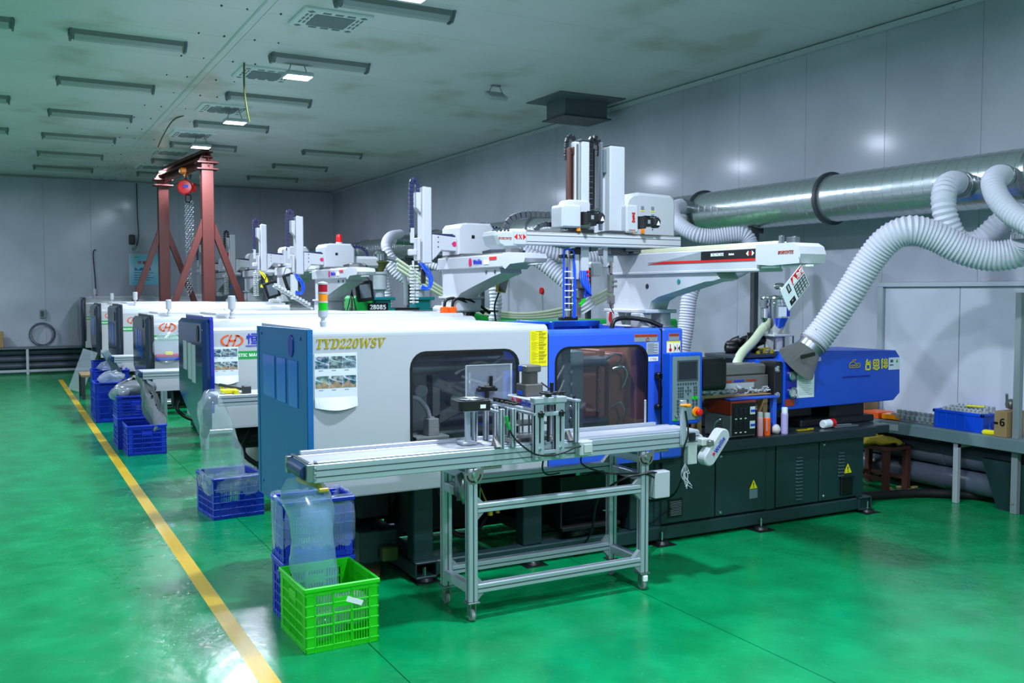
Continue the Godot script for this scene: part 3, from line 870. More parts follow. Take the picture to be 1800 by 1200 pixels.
func main_machine():
	var t := th("injection_molding_machine", "front white and blue injection molding machine lettered TYD220WSV, on a dark green base", "machine", V(4.4, 0, -6.5))
	var b := B.new()
	var F := -5.85
	# blue end guard with film pockets and an oval badge
	b = B.new()
	b.T = Transform3D(Basis(V(0, 0, -1), V(0, 1, 0), V(1, 0, 0)), V(1.70, 0, 0))
	b.prism(pv([5.84, 0.49, 7.17, 0.49, 7.17, 1.75, 5.84, 1.765]), 0.035)
	var e := pt(b, "end_guard", "endblue", t)
	b = B.new(); b.b(1.696, 1.70, 0.50, 1.74, -7.16, -7.10, 0.001); b.b(1.697, 1.70, 0.5, 1.76, -5.90, -5.85, 0.001); pt(b, "edge_fold", "endblue", e)
	for k in 3:
		var z0: float = [-6.96, -6.57, -6.27][k]
		var z1: float = [-6.64, -6.35, -6.06][k]
		b = B.new(); b.b(1.692, 1.698, [1.25, 1.245, 1.24][k], 1.55, z0, z1, 0.002); pt(b, "film_pocket", "pocket", e)
	b = B.new()
	b.T = Transform3D(Basis(V(0, 0, 1), V(0, 1, 0), V(-1, 0, 0)), V(1.70, 1.645, -6.215)); b.prism(rr(-0.06, 0.06, -0.075, 0.075, 0.058, 8), 0.008, 0.003); pt(b, "oval_badge", "logoblue", e)
	b = B.new()
	for q in [[-5.99, 1.70], [-7.02, 1.70], [-5.99, 0.6], [-7.02, 0.6]]: b.cyl(V(1.70, q[1], q[0]), V(1.695, q[1], q[0]), 0.012, -1, 8)
	each(b, "screw", "logoblue", e)
	# white clamp cover, with a window cut in it
	b = B.new()
	b.T = Transform3D(Basis.IDENTITY, V(0, 0, F - 0.02))
	b.ringplate(rr(1.737, 3.472, 0.67, 1.72, 0.004), rr(2.405, 3.232, 0.99, 1.60, [0.11, 0.11, 0.02, 0.02]), 0.02)
	var cv := pt(b, "clamp_cover", "white", t)
	b = B.new()
	b.T = Transform3D(Basis(V(0, 0, -1), V(0, 1, 0), V(1, 0, 0)), V(1.737, 0, 0))
	var prof := [5.85, 1.72]
	for i in 7: prof.append_array([5.90 - 0.05 * cos(i * PI / 12), 1.72 + 0.05 * sin(i * PI / 12)])
	prof.append_array([7.17, 1.77, 7.17, 0.67, 7.15, 0.67, 7.15, 1.75, 5.90, 1.75, 5.87, 1.72])
	b.prism(pv(prof.slice(2)), 1.735)
	pt(b, "cover_top", "white", cv)
	b = B.new()
	b.T = Transform3D(Basis.IDENTITY, V(0, 0, F - 0.004)); b.ringplate(rr(2.400, 3.237, 0.985, 1.605, [0.115, 0.115, 0.025, 0.025]), rr(2.418, 3.219, 1.003, 1.587, [0.10, 0.10, 0.02, 0.02]), 0.008)
	pt(b, "window_seal", "black", cv)
	b = B.new(); b.T = Transform3D(Basis.IDENTITY, V(0, 0, F - 0.012)); b.prism(rr(2.405, 3.232, 0.99, 1.60, 0.1), 0.005); pt(b, "window_pane", "smoke", cv)
	b = B.new(); b.b(1.737, 3.47, 0.664, 0.675, F - 0.05, F); b.b(3.44, 3.47, 0.68, 1.74, F - 0.06, F - 0.02); pt(b, "cover_fold", "white", cv)
	# lettering and papers
	text("TYD220WSV", 0.062, "gilt", t, V(1.99, 1.672, F + 0.002), 0, true, true, 0.22, 0.006, 0.88)
	sheet(t, 1.745, 2.03, 1.27, 1.61, F, 4)
	var im := Image.create(64, 128, false, Image.FORMAT_RGB8)
	im.fill(Color(0.93, 0.87, 0.02))
	for k in 26:
		im.fill_rect(Rect2i(4, 6 + k * 4 + 3 * (k / 8), 14 + (k * 7) % 16, 1), Color(0.35, 0.33, 0.05)); im.fill_rect(Rect2i(32, 5 + k * 4 + 3 * (k / 8), 16 + (k * 11) % 14, 2 if k % 3 else 1), Color(0.3, 0.28, 0.04))
	im.fill_rect(Rect2i(20, 2, 24, 2), Color(0.4, 0.35, 0.05))
	b = B.new(); b.b(3.325, 3.470, 1.47, 1.727, F, F + 0.002, 0); var yl := pt(b, "yellow_label", "yellow", cv)
	b = B.new(); b.card(V(3.397, 1.5985, F + 0.003), V(0.0715, 0, 0), V(0, 0.128, 0)); pt(b, "print", img_mat(im), yl)
	# the clamp behind the window
	b = B.new(); b.b(1.76, 4.68, 0.66, 0.70, -7.15, -5.9); pt(b, "bed", "basedark", t)
	b = B.new(); b.b(2.15, 2.35, 0.72, 1.5, -6.9, -6.1, 0.02); b.b(2.36, 2.8, 0.8, 1.45, -6.75, -6.45, 0.02); pt(b, "rear_platen", "darkgrey", t)
	b = B.new()
	b.b(2.42, 2.72, 1.0, 1.42, -6.40, -6.30, 0.01); b.cyl(V(2.66, 1.29, -6.32), V(2.66, 1.29, -6.26), 0.05, -1, 20); b.cyl(V(2.95, 1.2, -6.35), V(2.95, 1.2, -6.25), 0.07, -1, 20)
	b.bar(V(2.75, 1.36, -6.3), V(3.15, 1.18, -6.3), 0.11, 0.08, 0.01); b.bar(V(2.72, 1.05, -6.3), V(3.12, 1.22, -6.3), 0.10, 0.08, 0.01); b.b(2.74, 2.80, 0.75, 1.5, -6.4, -6.25)
	each(b, "toggle", "grey", t)
	b = B.new()
	for y in [0.98, 1.46]:
		for z in [-6.2, -6.85]: b.cyl(V(2.2, y, z), V(4.6, y, z), 0.045, -1, 16)
	each(b, "tie_bar", "steel", t)
	b = B.new(); b.tube(spline(vs([2.42, 1.22, -6.1, 2.52, 1.27, -6.05, 2.6, 1.2, -6.05, 2.63, 1.12, -6.05]), 5), 0.018, 8); b.tube(spline(vs([2.85, 1.42, -6.1, 3.0, 1.5, -6.05, 3.12, 1.48, -6.05, 3.2, 1.55, -6.0]), 5), 0.012, 6); b.tube(spline(vs([2.9, 1.4, -6.1, 3.1, 1.34, -6.05, 3.2, 1.42, -6.0]), 5), 0.01, 6)
	each(b, "inner_hose", "lightgrey", t)
	b = B.new(); b.b(2.6, 2.68, 1.0, 1.12, -6.1, -6.0); b.cyl(V(2.64, 1.0, -6.05), V(2.64, 1.13, -6.05), 0.035, 0.025, 12); b.b(2.5, 2.75, 0.70, 1.0, -6.1, -5.98); pt(b, "lubricator", "offwhite", t)
	b = B.new(); b.b(2.4, 3.3, 1.53, 1.62, -6.5, -6.2, 0.01); each(b, "top_guide", "rust", t)
	# blue front door with its window
	b = B.new(); b.T = Transform3D(Basis.IDENTITY, V(0, 0, F - 0.02))
	b.ringplate(rr(3.478, 4.488, 0.70, 1.685, 0.004), rr(3.535, 4.362, 0.93, 1.60, [0.11, 0.11, 0.02, 0.02]), 0.025)
	var d := pt(b, "front_door", "blue", t)
	b = B.new(); b.T = Transform3D(Basis(V(0, 0, -1), V(0, 1, 0), V(1, 0, 0)), V(3.478, 0, 0))
	b.prism(pv([5.845, 1.685, 5.852, 1.705, 5.875, 1.722, 6.0, 1.725, 6.0, 1.70, 5.87, 1.70, 5.87, 1.685]), 1.01); pt(b, "top_fold", "blue", d)
	b = B.new(); b.T = Transform3D(Basis.IDENTITY, V(0, 0, F)); b.ringplate(rr(3.530, 4.367, 0.925, 1.605, [0.115, 0.115, 0.025, 0.025]), rr(3.548, 4.349, 0.943, 1.587, [0.1, 0.1, 0.02, 0.02]), 0.008); pt(b, "window_seal", "black", d)
	b = B.new(); b.T = Transform3D(Basis.IDENTITY, V(0, 0, F - 0.012)); b.prism(rr(3.535, 4.362, 0.93, 1.60, 0.1), 0.005); pt(b, "window_pane", "smoke", d)
	b = B.new(); b.bar(V(4.447, 1.11, F + 0.05), V(4.447, 1.34, F + 0.05), 0.022, 0.02, 0.005)
	b.b(4.425, 4.475, 1.33, 1.385, F, F + 0.06, 0.01); b.b(4.425, 4.475, 1.10, 1.14, F, F + 0.06, 0.01)
	pt(b, "handle", "black", d)
	# mold and platens behind the door
	b = B.new(); b.b(3.86, 3.98, 0.8, 1.55, -6.75, -6.15, 0.01); b.b(3.72, 3.80, 0.75, 1.6, -6.9, -6.05, 0.01); each(b, "platen", "panelgrey", t)
	b = B.new(); b.b(3.98, 4.13, 0.95, 1.53, -6.7, -6.2, 0.008); b.b(4.14, 4.20, 0.92, 1.55, -6.7, -6.18, 0.008); b.b(3.98, 4.2, 0.78, 0.93, -6.7, -6.16, 0.01); each(b, "mold_half", "mold", t)
	b = B.new(); b.b(4.22, 4.36, 0.85, 1.52, -6.7, -6.15, 0.008); b.b(4.36, 4.48, 0.7, 1.62, -6.9, -6.0, 0.01); each(b, "mold_half", "mold", t)
	b = B.new()
	for k in 7:
		b.cyl(V(3.79, 0.95 + k * 0.09, -6.05), V(3.79, 0.95 + k * 0.09, -6.03), 0.015, -1, 8); b.b(4.135, 4.15, 0.97 + k * 0.08, 1.0 + k * 0.08, -6.19, -6.17)
	b.tube(spline(vs([4.22, 1.4, -6.1, 4.28, 1.42, -6.05, 4.32, 1.36, -6.05, 4.31, 1.25, -6.1]), 5), 0.012, 6); b.tube(spline(vs([4.15, 1.48, -6.1, 4.2, 1.52, -6.05, 4.26, 1.5, -6.05, 4.27, 1.42, -6.1]), 5), 0.01, 6)
	b.tube(spline(vs([4.2, 1.1, -6.1, 4.26, 1.14, -6.05, 4.30, 1.05, -6.05, 4.28, 0.98, -6.1]), 5), 0.01, 6)
	pt(b, "water_fitting", "chrome", t)
	b = B.new(); b.tube(spline(vs([3.55, 1.28, -6.0, 3.63, 1.34, -6.0, 3.72, 1.45, -6.02]), 4), 0.007, 6); b.tube(spline(vs([3.55, 1.12, -6.0, 3.65, 1.24, -6.0, 3.72, 1.34, -6.02]), 4), 0.007, 6); each(b, "inner_hose", "lightgrey", t)
	b = B.new(); b.b(3.6, 3.70, 0.75, 1.58, -6.82, -6.78); b.b(3.49, 4.69, 0.70, 1.70, -7.17, -7.14); pt(b, "rear_guard", "blue", t)
	b = B.new(); b.b(3.62, 4.1, 0.72, 0.80, -6.3, -5.95, 0.01); pt(b, "chute_mouth", "grey", t)
	# narrow blue panel right of the door and its black gap
	b = B.new(); b.b(4.49, 4.508, 0.70, 1.722, F - 0.03, F - 0.002, 0.001); pt(b, "rubber_gap", "rubber", t)
	b = B.new(); b.b(4.51, 4.71, 0.70, 1.722, -6.0, F + 0.004, 0.015); b.b(4.68, 4.71, 0.70, 1.72, -7.16, -5.99); var np := pt(b, "side_panel", "blue", t)
	b = B.new(); b.b(3.48, 3.50, 1.70, 1.765, -7.1, -6.0); b.b(3.6, 4.7, 1.70, 1.75, -7.12, -7.0); b.b(3.9, 3.92, 1.70, 1.765, -7.1, -6.5); b.b(3.48, 3.92, 1.745, 1.765, -6.75, -6.55, 0.003); each(b, "top_guard", "hoodblue", t)
	# labels
	b = B.new(); b.b(4.235, 4.455, 1.625, 1.682, F + 0.005, F + 0.007, 0); var lb := pt(b, "label", "grey", d)
	b = B.new(); b.b(4.237, 4.453, 1.66, 1.68, F + 0.007, F + 0.008, 0); b.ring(V(4.36, 1.64, F + 0.008), Vector3.BACK, 0.013, 0.003, 14, 4); pt(b, "print", "brick", lb)
	b = B.new(); b.b(4.352, 4.468, 1.525, 1.618, F + 0.005, F + 0.007, 0); lb = pt(b, "label", "lightgrey", d)
	b = B.new()
	for k in 8: b.b(4.36, 4.42 + 0.035 * ((k * 3) % 2), 1.605 - k * 0.01, 1.608 - k * 0.01, F + 0.007, F + 0.008, 0)
	pt(b, "print", "darkgrey", lb)
	b = B.new(); b.b(4.37, 4.463, 1.472, 1.506, F + 0.005, F + 0.007, 0); lb = pt(b, "label", "letterwhite", d)
	text("C-TO2", 0.016, "brick", lb, V(4.416, 1.489, F + 0.008), 0, false, false, 0, 0.001)
	b = B.new(); b.b(4.565, 4.665, 1.627, 1.682, F + 0.004, F + 0.006, 0); lb = pt(b, "label", "grey", np)
	b = B.new(); b.b(4.567, 4.663, 1.66, 1.68, F + 0.006, F + 0.007, 0); pt(b, "print", "brick", lb)
	b = B.new(); b.b(4.545, 4.68, 1.515, 1.622, F + 0.004, F + 0.006, 0); lb = pt(b, "warning_label", "yellow", np)
	for k in 2:
		b = B.new(); b.b(4.55 + 0.066 * k, 4.608 + 0.066 * k, 1.528, 1.61, F + 0.006, F + 0.007, 0); pt(b, "field", "letterwhite", lb)
	b = B.new(); b.cyl(V(4.58, 1.555, F + 0.007), V(4.58, 1.555, F + 0.009), 0.014, -1, 10); b.b(4.575, 4.583, 1.57, 1.60, F + 0.007, F + 0.009, 0); b.b(4.644, 4.648, 1.545, 1.595, F + 0.007, F + 0.009, 0); pt(b, "symbol", "red", lb)
	b = B.new()
	for s in [-1, 1]: b.T = Transform3D(Basis.IDENTITY, V(4.646, 1.565, F + 0.007)); b.prism(pv([s * 0.009, 0, s * 0.026, 0.022, s * 0.026, -0.022]), 0.002)
	pt(b, "symbol", "black", lb)
	# control panel on a swivel arm
	b = B.new(); b.T = Transform3D(Basis.IDENTITY, V(0, 0, -5.70)); b.prism(rr(4.395, 4.705, 1.0, 1.545, [0.01, 0.01, 0.01, 0.06]), 0.1, 0.012)
	var cp := pt(b, "control_panel", "hoodblue", t)
	b = B.new(); b.T = Transform3D(Basis.IDENTITY, V(0, 0, -5.60)); b.prism(rr(4.41, 4.672, 1.035, 1.52, 0.008), 0.004); pt(b, "panel_face", "panelgrey", cp)
	b = B.new(); b.b(4.452, 4.65, 1.335, 1.49, -5.596, -5.592, 0.001); pt(b, "display_bezel", "darkgrey", cp)
	b = B.new(); b.b(4.468, 4.634, 1.35, 1.478, -5.592, -5.590, 0); pt(b, "display", "screen", cp)
	b = B.new()
	for k in 8: b.b(4.455 + k * 0.024, 4.47 + k * 0.024, 1.305, 1.32, -5.596, -5.592, 0.001)
	for r in 4:
		for k in 3:
			b.b(4.46 + k * 0.02, 4.474 + k * 0.02, 1.275 - r * 0.022, 1.29 - r * 0.022, -5.596, -5.592, 0.001)
			if k < 2: b.b(4.61 + k * 0.02, 4.624 + k * 0.02, 1.275 - r * 0.022, 1.29 - r * 0.022, -5.596, -5.592, 0.001)
	for r in 5:
		for k in 2:
			b.b(4.452 + k * 0.03, 4.47 + k * 0.03, 1.175 - r * 0.026, 1.193 - r * 0.026, -5.596, -5.592, 0.001); b.b(4.60 + k * 0.03, 4.618 + k * 0.03, 1.145 - r * 0.026 + 0.026, 1.163 - r * 0.026 + 0.026, -5.596, -5.592, 0.001)
	for k in 4: b.b(4.515 + (k % 2) * 0.03, 4.533 + (k % 2) * 0.03, 1.175 - (k / 2) * 0.026, 1.193 - (k / 2) * 0.026, -5.596, -5.592, 0.001)
	for q in [[0, 0.024], [0, -0.024], [-0.022, 0], [0.022, 0], [0, 0]]: b.cyl(V(4.556 + q[0], 1.26 + q[1], -5.596), V(4.556 + q[0], 1.26 + q[1], -5.591), 0.008, -1, 8)
	var ks := pt(b, "keys", "darkgrey", cp); ks.set_meta("kind", "stuff")
	b = B.new(); b.b(4.592, 4.616, 1.19, 1.215, -5.596, -5.591, 0.001); b.b(4.624, 4.648, 1.19, 1.215, -5.596, -5.591, 0.001); pt(b, "start_keys", "greenlens", cp)
	b = B.new(); b.cyl(V(4.635, 1.095, -5.6), V(4.635, 1.095, -5.585), 0.038, -1, 18); pt(b, "stop_ring", "amber", cp)
	b = B.new(); b.lathe(V(4.638, 1.093, -5.585), [Vector2(0.016, 0), Vector2(0.016, 0.018), Vector2(0.026, 0.022), Vector2(0.028, 0.034), Vector2(0.02, 0.042), Vector2(0, 0.044)], 18, V(0, 0, 1)); pt(b, "stop_button", "red", cp)
	b = B.new(); b.cyl(V(4.444, 1.075, -5.6), V(4.444, 1.075, -5.585), 0.012, -1, 10); b.b(4.46, 4.49, 1.065, 1.09, -5.6, -5.592); pt(b, "key_switch", "chrome", cp)
	b = B.new(); b.b(4.42, 4.45, 1.037, 1.05, -5.598, -5.593, 0); pt(b, "green_tag", "greenlens", cp)
	b = B.new(); b.T = Transform3D(Basis(V(0, 0, -1), V(0, 1, 0), V(1, 0, 0)), V(4.72, 0, 0)); b.prism(rr(5.62, 5.86, 1.24, 1.49, 0.04), 0.26, 0.03); b.T = Transform3D.IDENTITY; b.b(4.66, 4.74, 1.1, 1.4, -5.85, -5.7, 0.01)
	pt(b, "swivel_arm", "black", cp)
	# base: rails, cross channel, posts
	b = B.new(); b.b(2.62, 6.96, 0.03, 0.135, -6.05, -5.94, 0.008); b.b(2.62, 6.96, 0.03, 0.135, -7.12, -7.02, 0.008); each(b, "base_rail", "base", t)
	for q in [2.46, 6.80]:
		b = B.new(); b.b(q, q + 0.17, 0.125, 0.14, -7.15, -5.92); b.b(q, q + 0.17, 0.02, 0.038, -7.15, -5.92); b.b(q, q + 0.014, 0.02, 0.14, -7.15, -5.92); b.b(q + 0.156, q + 0.17, 0.02, 0.14, -7.15, -5.92); b.b(q, q + 0.17, 0.02, 0.14, -6.2, -6.18)
		pt(b, "cross_channel", "base", t)
		b = B.new(); b.cyl(V(q + 0.085, 0.02, -5.97), V(q + 0.085, 0.09, -5.97), 0.011, -1, 8); b.cyl(V(q + 0.085, 0.035, -5.97), V(q + 0.085, 0.052, -5.97), 0.022, -1, 6); pt(b, "leveling_bolt", "chrome", t)
	for q in [[2.47, 2.62], [3.34, 3.5], [4.3, 4.42]]:
		for z in [-5.97, -7.0]:
			b = B.new(); b.b(q[0], q[1], 0.135, 0.68, z - 0.12, z, 0.008); pt(b, "base_post", "base", t)
	for q in [[2.545, -5.95], [3.4, -5.94], [4.58, -5.93], [5.6, -5.9], [6.91, -5.92]]:
		b = B.new(); b.cyl(V(q[0], 0.004, q[1]), V(q[0], 0.03, q[1]), 0.062, 0.05, 18); b.b(q[0] - 0.09, q[0] + 0.09, 0, 0.006, q[1] - 0.08, q[1] + 0.08, 0.002); pt(b, "leveling_pad", "basedark", t)
		b = B.new(); b.cyl(V(q[0], 0.03, q[1]), V(q[0], 0.10, q[1]), 0.01, -1, 8); pt(b, "leveling_bolt", "chrome", t)
	# dark works under the clamp
	b = B.new(); b.b(2.2, 2.46, 0.36, 0.62, -6.9, -6.35, 0.03); b.cyl(V(2.0, 0.5, -6.5), V(2.5, 0.5, -6.5), 0.12, -1, 16); b.b(2.7, 3.3, 0.15, 0.5, -6.95, -6.6, 0.02); b.b(3.5, 4.3, 0.14, 0.22, -6.95, -6.2, 0.01)
	b.tube(spline(vs([2.0, 0.45, -6.5, 1.93, 0.37, -6.45, 2.0, 0.31, -6.4, 2.15, 0.34, -6.4, 2.3, 0.42, -6.45]), 5), 0.02, 8); b.tube(spline(vs([2.7, 0.62, -6.1, 2.8, 0.3, -6.05, 3.0, 0.25, -6.1, 3.2, 0.4, -6.2]), 5), 0.018, 8); b.tube(spline(vs([3.6, 0.3, -6.5, 3.9, 0.16, -6.3, 4.2, 0.2, -6.2, 4.35, 0.5, -6.2]), 5), 0.016, 8)
	each(b, "pump", "black", t)
	b = B.new(); b.b(2.64, 3.3, 0.16, 0.66, -7.0, -6.98); b.b(3.5, 4.44, 0.16, 0.66, -7.0, -6.98); pt(b, "dark_backing", "black", t)  # black sheets added to keep the space under the clamp dark
	b = B.new(); b.b(2.16, 2.44, 0.10, 0.33, -7.0, -6.2, 0.01); b.b(2.05, 2.2, 0.12, 0.45, -7.1, -6.5, 0.01); each(b, "oil_tank", "base", t)
	b = B.new(); b.b(2.3, 2.42, 0.12, 0.22, -6.19, -6.12, 0.01); pt(b, "oil_gauge", "olive", t)
	b = B.new(); b.tube(spline(vs([3.0, 0.6, -6.0, 3.05, 0.48, -5.98, 3.1, 0.44, -5.98, 3.2, 0.47, -5.98]), 4), 0.006, 8); b.cyl(V(3.06, 0.46, -5.96), V(3.06, 0.40, -5.96), 0.02, -1, 8); b.cyl(V(3.12, 0.46, -5.96), V(3.12, 0.41, -5.96), 0.016, -1, 8); each(b, "brass_valve", "gold", t)
	b = B.new()
	b.T = Transform3D(Basis(Vector3.RIGHT, 0.45), V(3.93, 0.42, -6.12)); b.box(Vector3.ZERO, V(0.52, 0.40, 0.012), 0.002); b.T = Transform3D.IDENTITY; b.b(3.67, 4.2, 0.20, 0.23, -6.15, -5.96); b.b(3.66, 3.675, 0.22, 0.6, -6.3, -5.97); pt(b, "chute", "charcoal", t)
	# cabinets under the worktop
	b = B.new(); b.b(4.55, 6.90, 0.135, 0.70, -7.1, -5.985, 0.006); b.b(4.44, 4.58, 0.135, 0.7, -6.2, -6.0); var cb := pt(b, "cabinet", "base", t)
	for q in [[4.6, 5.14], [5.155, 5.70], [5.825, 6.325], [6.34, 6.80]]:
		b = B.new(); b.b(q[0], q[1], 0.15, 0.685, -5.985, -5.955, 0.006); pt(b, "door", "base", cb)
	b = B.new(); b.b(5.71, 5.815, 0.14, 0.69, -5.985, -5.965); b.b(6.81, 6.90, 0.14, 0.69, -5.985, -5.965); each(b, "post", "base", cb)
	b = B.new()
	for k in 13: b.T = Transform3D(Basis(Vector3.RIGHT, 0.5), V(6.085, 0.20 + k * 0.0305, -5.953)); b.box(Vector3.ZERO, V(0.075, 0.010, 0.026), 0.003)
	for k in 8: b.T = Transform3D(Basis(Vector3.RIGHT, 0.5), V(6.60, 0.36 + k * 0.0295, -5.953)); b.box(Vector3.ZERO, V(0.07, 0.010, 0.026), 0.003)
	each(b, "louvre", "louvre", cb)  # same paint as the doors; overhead light is put into the lighter colour
	b = B.new()
	for q in [[5.20, 0.65], [5.20, 0.18], [6.385, 0.655], [6.385, 0.195], [4.66, 0.40]]: b.lathe(V(q[0], q[1], -5.955), [Vector2(0.014, 0), Vector2(0.014, 0.006), Vector2(0.008, 0.012), Vector2(0, 0.013)], 10, V(0, 0, 1))
	each(b, "lock", "chrome", cb)
	warn(cb, V(5.56, 0.345, -5.954), 0.075)
	b = B.new(); b.b(5.515, 5.605, 0.262, 0.34, -5.954, -5.951, 0); pt(b, "label", "panelgrey", cb)
	warn(cb, V(6.685, 0.375, -5.954), 0.085)
	b = B.new(); b.b(6.59, 6.735, 0.18, 0.345, -5.955, -5.935, 0.006); b.b(6.58, 6.745, 0.335, 0.35, -5.955, -5.925, 0.003); pt(b, "filter_box", "black", cb)
	b = B.new(); b.b(4.655, 4.80, 0.195, 0.345, -5.955, -5.945, 0.004); var gr := pt(b, "fan_grille", "black", cb)
	for k in 9:
		b = B.new(); b.b(4.672, 4.785, 0.215 + k * 0.0135, 0.219 + k * 0.0135, -5.945, -5.940, 0.001); pt(b, "slat", "grey", gr)
	b = B.new(); b.b(4.71, 6.98, 0.695, 0.785, -7.14, -5.89, 0.008); b.b(6.9, 7.2, 0.71, 0.785, -7.14, -5.93, 0.008); pt(b, "worktop", "worktop", t)
	# injection unit
	b = B.new(); b.b(5.02, 5.93, 1.275, 1.375, -6.45, -6.20, 0.02); b.b(5.04, 5.93, 1.13, 1.28, -6.5, -6.18, 0.006); var nc := pt(b, "barrel_cover", "brushed", t)
	warn(nc, V(5.32, 1.175, -6.179), 0.075)
	for k in 3:
		b = B.new(); b.b(5.39 + k * 0.14, 5.51 + k * 0.14, 1.228, 1.246, -6.18, -6.178, 0); pt(b, "label", ["brick", "inkblue", "brick"][k], nc)
	b = B.new(); b.b(5.40, 5.76, 1.175, 1.22, -6.18, -6.178, 0); pt(b, "label", "lightgrey", nc)
	b = B.new(); b.cyl(V(4.7, 1.2, -6.5), V(6.1, 1.2, -6.5), 0.09, -1, 18); b.cyl(V(4.7, 0.99, -6.3), V(6.6, 0.99, -6.3), 0.045, -1, 16); b.cyl(V(4.7, 0.99, -6.8), V(6.6, 0.99, -6.8), 0.045, -1, 16); each(b, "barrel", "steel", t)
	b = B.new(); b.b(5.935, 6.033, 1.02, 1.395, -6.3, -6.11, 0.01); b.b(5.5, 6.1, 0.79, 0.93, -6.9, -6.25, 0.02); b.b(6.3, 7.25, 0.785, 0.85, -6.9, -6.15, 0.01); b.b(6.75, 7.2, 0.8, 1.1, -6.8, -6.2, 0.04); b.b(6.05, 6.6, 0.85, 1.05, -6.8, -6.3, 0.02); each(b, "carriage", "charcoal", t)
	b = B.new()
	for y in [1.10, 1.33]: b.lathe(V(5.965, y, -6.11), [Vector2(0.03, 0), Vector2(0.03, 0.006), Vector2(0.018, 0.008), Vector2(0.016, 0.002), Vector2(0, 0.002)], 14, V(0, 0, 1))
	each(b, "bolt", "chrome", t)
	b = B.new(); b.T = Transform3D(Basis.IDENTITY, V(0, 0, -6.78))
	b.prism(pv([6.035, 0.965, 7.451, 0.978, 7.536, 1.044, 7.525, 1.393, 7.468, 1.452, 6.50, 1.475, 6.42, 1.44, 6.36, 1.385, 6.035, 1.385]), 0.68, 0.006)
	var hd := pt(b, "injection_hood", "hoodblue", t)
	b = B.new(); b.b(6.055, 6.185, 1.05, 1.375, -6.101, -6.097, 0.001); pt(b, "recess", "logoblue", hd)
	for y in [1.12, 1.27]:
		b = B.new(); b.lathe(V(6.12, y, -6.098), [Vector2(0.05, 0), Vector2(0.05, 0.03), Vector2(0.042, 0.034), Vector2(0.04, 0.026)], 20, V(0, 0, 1)); var g := pt(b, "gauge", "chrome", hd)
		b = B.new(); b.cyl(V(6.12, y, -6.098), V(6.12, y, -6.074), 0.04, -1, 20); pt(b, "dial", "lightgrey" if y < 1.2 else "panelgrey", g)
	b = B.new(); b.b(6.05, 6.16, 1.0, 1.06, -6.099, -6.095, 0); pt(b, "label", "brick", hd)
	b = B.new(); b.b(6.19, 6.40, 1.065, 1.35, -6.1, -6.097, 0); var pp := pt(b, "paper_notice", "letterwhite", hd)
	b = B.new()
	for k in 14: b.b(6.21, 6.33 + 0.04 * ((k * 5) % 3) / 2.0, 1.30 - k * 0.016, 1.303 - k * 0.016, -6.097, -6.096, 0)
	pt(b, "print", "grey", pp)
	b = B.new(); b.b(6.40, 6.48, 1.385, 1.42, -6.1, -6.095, 0.001); pt(b, "tab", "lilac", hd)
	b = B.new()
	glyph(b, "4,10 2,6.5 8.5,7;7,8.5 9,6;2,5 2,0 8,0 8,5 2,5", V(7.04, 1.285, -6.097), V(0.98, 0, 0), Vector3.UP, 0.095, 1.5)
	glyph(b, "1,10 8.5,10 8.5,4.5 1,4.5 1,10;1,7.2 8.5,7.2;4.8,10 4.8,4.5;0.5,3 1.5,1;3,3.5 3.5,0.8 7,0.5 8,2;5.5,3.5 6,2.2;8.5,3.5 9.5,1.5", V(7.15, 1.275, -6.097), V(0.98, 0, 0), Vector3.UP, 0.095, 1.3)
	glyph(b, "2.5,10 0.5,7.5;2.5,7.5 0.5,5;1.6,6 1.6,0;4,8.5 9.5,8.5;6.8,10 6.5,6.8;4.5,6.6 9.2,6.6 9.2,4.8 4.5,4.8 4.5,6.6;4,3 4.5,1;5.5,3.5 6,0.8 8.5,0.8 9,2;7,3.6 7.5,2.4;9,3.5 9.8,2", V(7.26, 1.285, -6.097), V(0.98, 0, 0), Vector3.UP, 0.095, 1.3)
	pt(b, "lettering", "yellow", hd)
	b = B.new()
	glyph(b, "0,2 0,6 2,8 5,8 5,6 9,6 10,4 9,2 0,2;1,4 8,4;3,8 3,10 6,10;6,2 6,6;2.5,2 2.5,5", V(6.84, 1.295, -6.097), V(1.7, 0, 0), Vector3.UP, 0.085, 0.9)
	pt(b, "emblem", "gold", hd)
	b = B.new()
	for k in 22: b.b(6.76 + k * 0.0165, 6.771 + k * 0.0165, 1.218, 1.232, -6.098, -6.096, 0)
	pt(b, "small_print", "logoblue", hd)
	b = B.new(); b.b(7.37, 7.52, 1.27, 1.385, -6.1, -6.097, 0); pp = pt(b, "label", "paper", hd)
	b = B.new(); b.b(7.39, 7.425, 1.34, 1.365, -6.097, -6.095, 0); b.b(7.38, 7.43, 1.31, 1.32, -6.097, -6.095, 0); pt(b, "print", "darkgrey", pp)
	b = B.new(); b.T = Transform3D(Basis.IDENTITY, V(7.48, 1.35, -6.097)); b.prism(pv([-0.015, -0.012, 0.015, -0.012, 0.002, 0.02]), 0.002); pt(b, "print", "green", pp)
	# signal tower on the clamp cover
	b = B.new(); b.lathe(V(1.915, 1.75, -6.2), [Vector2(0.035, 0), Vector2(0.035, 0.012), Vector2(0.02, 0.02), Vector2(0.024, 0.05), Vector2(0.014, 0.06), Vector2(0.014, 0.075), Vector2(0.032, 0.088), Vector2(0.034, 0.13), Vector2(0, 0.13)], 16)
	var tw := pt(b, "signal_tower", "lightgrey", t)
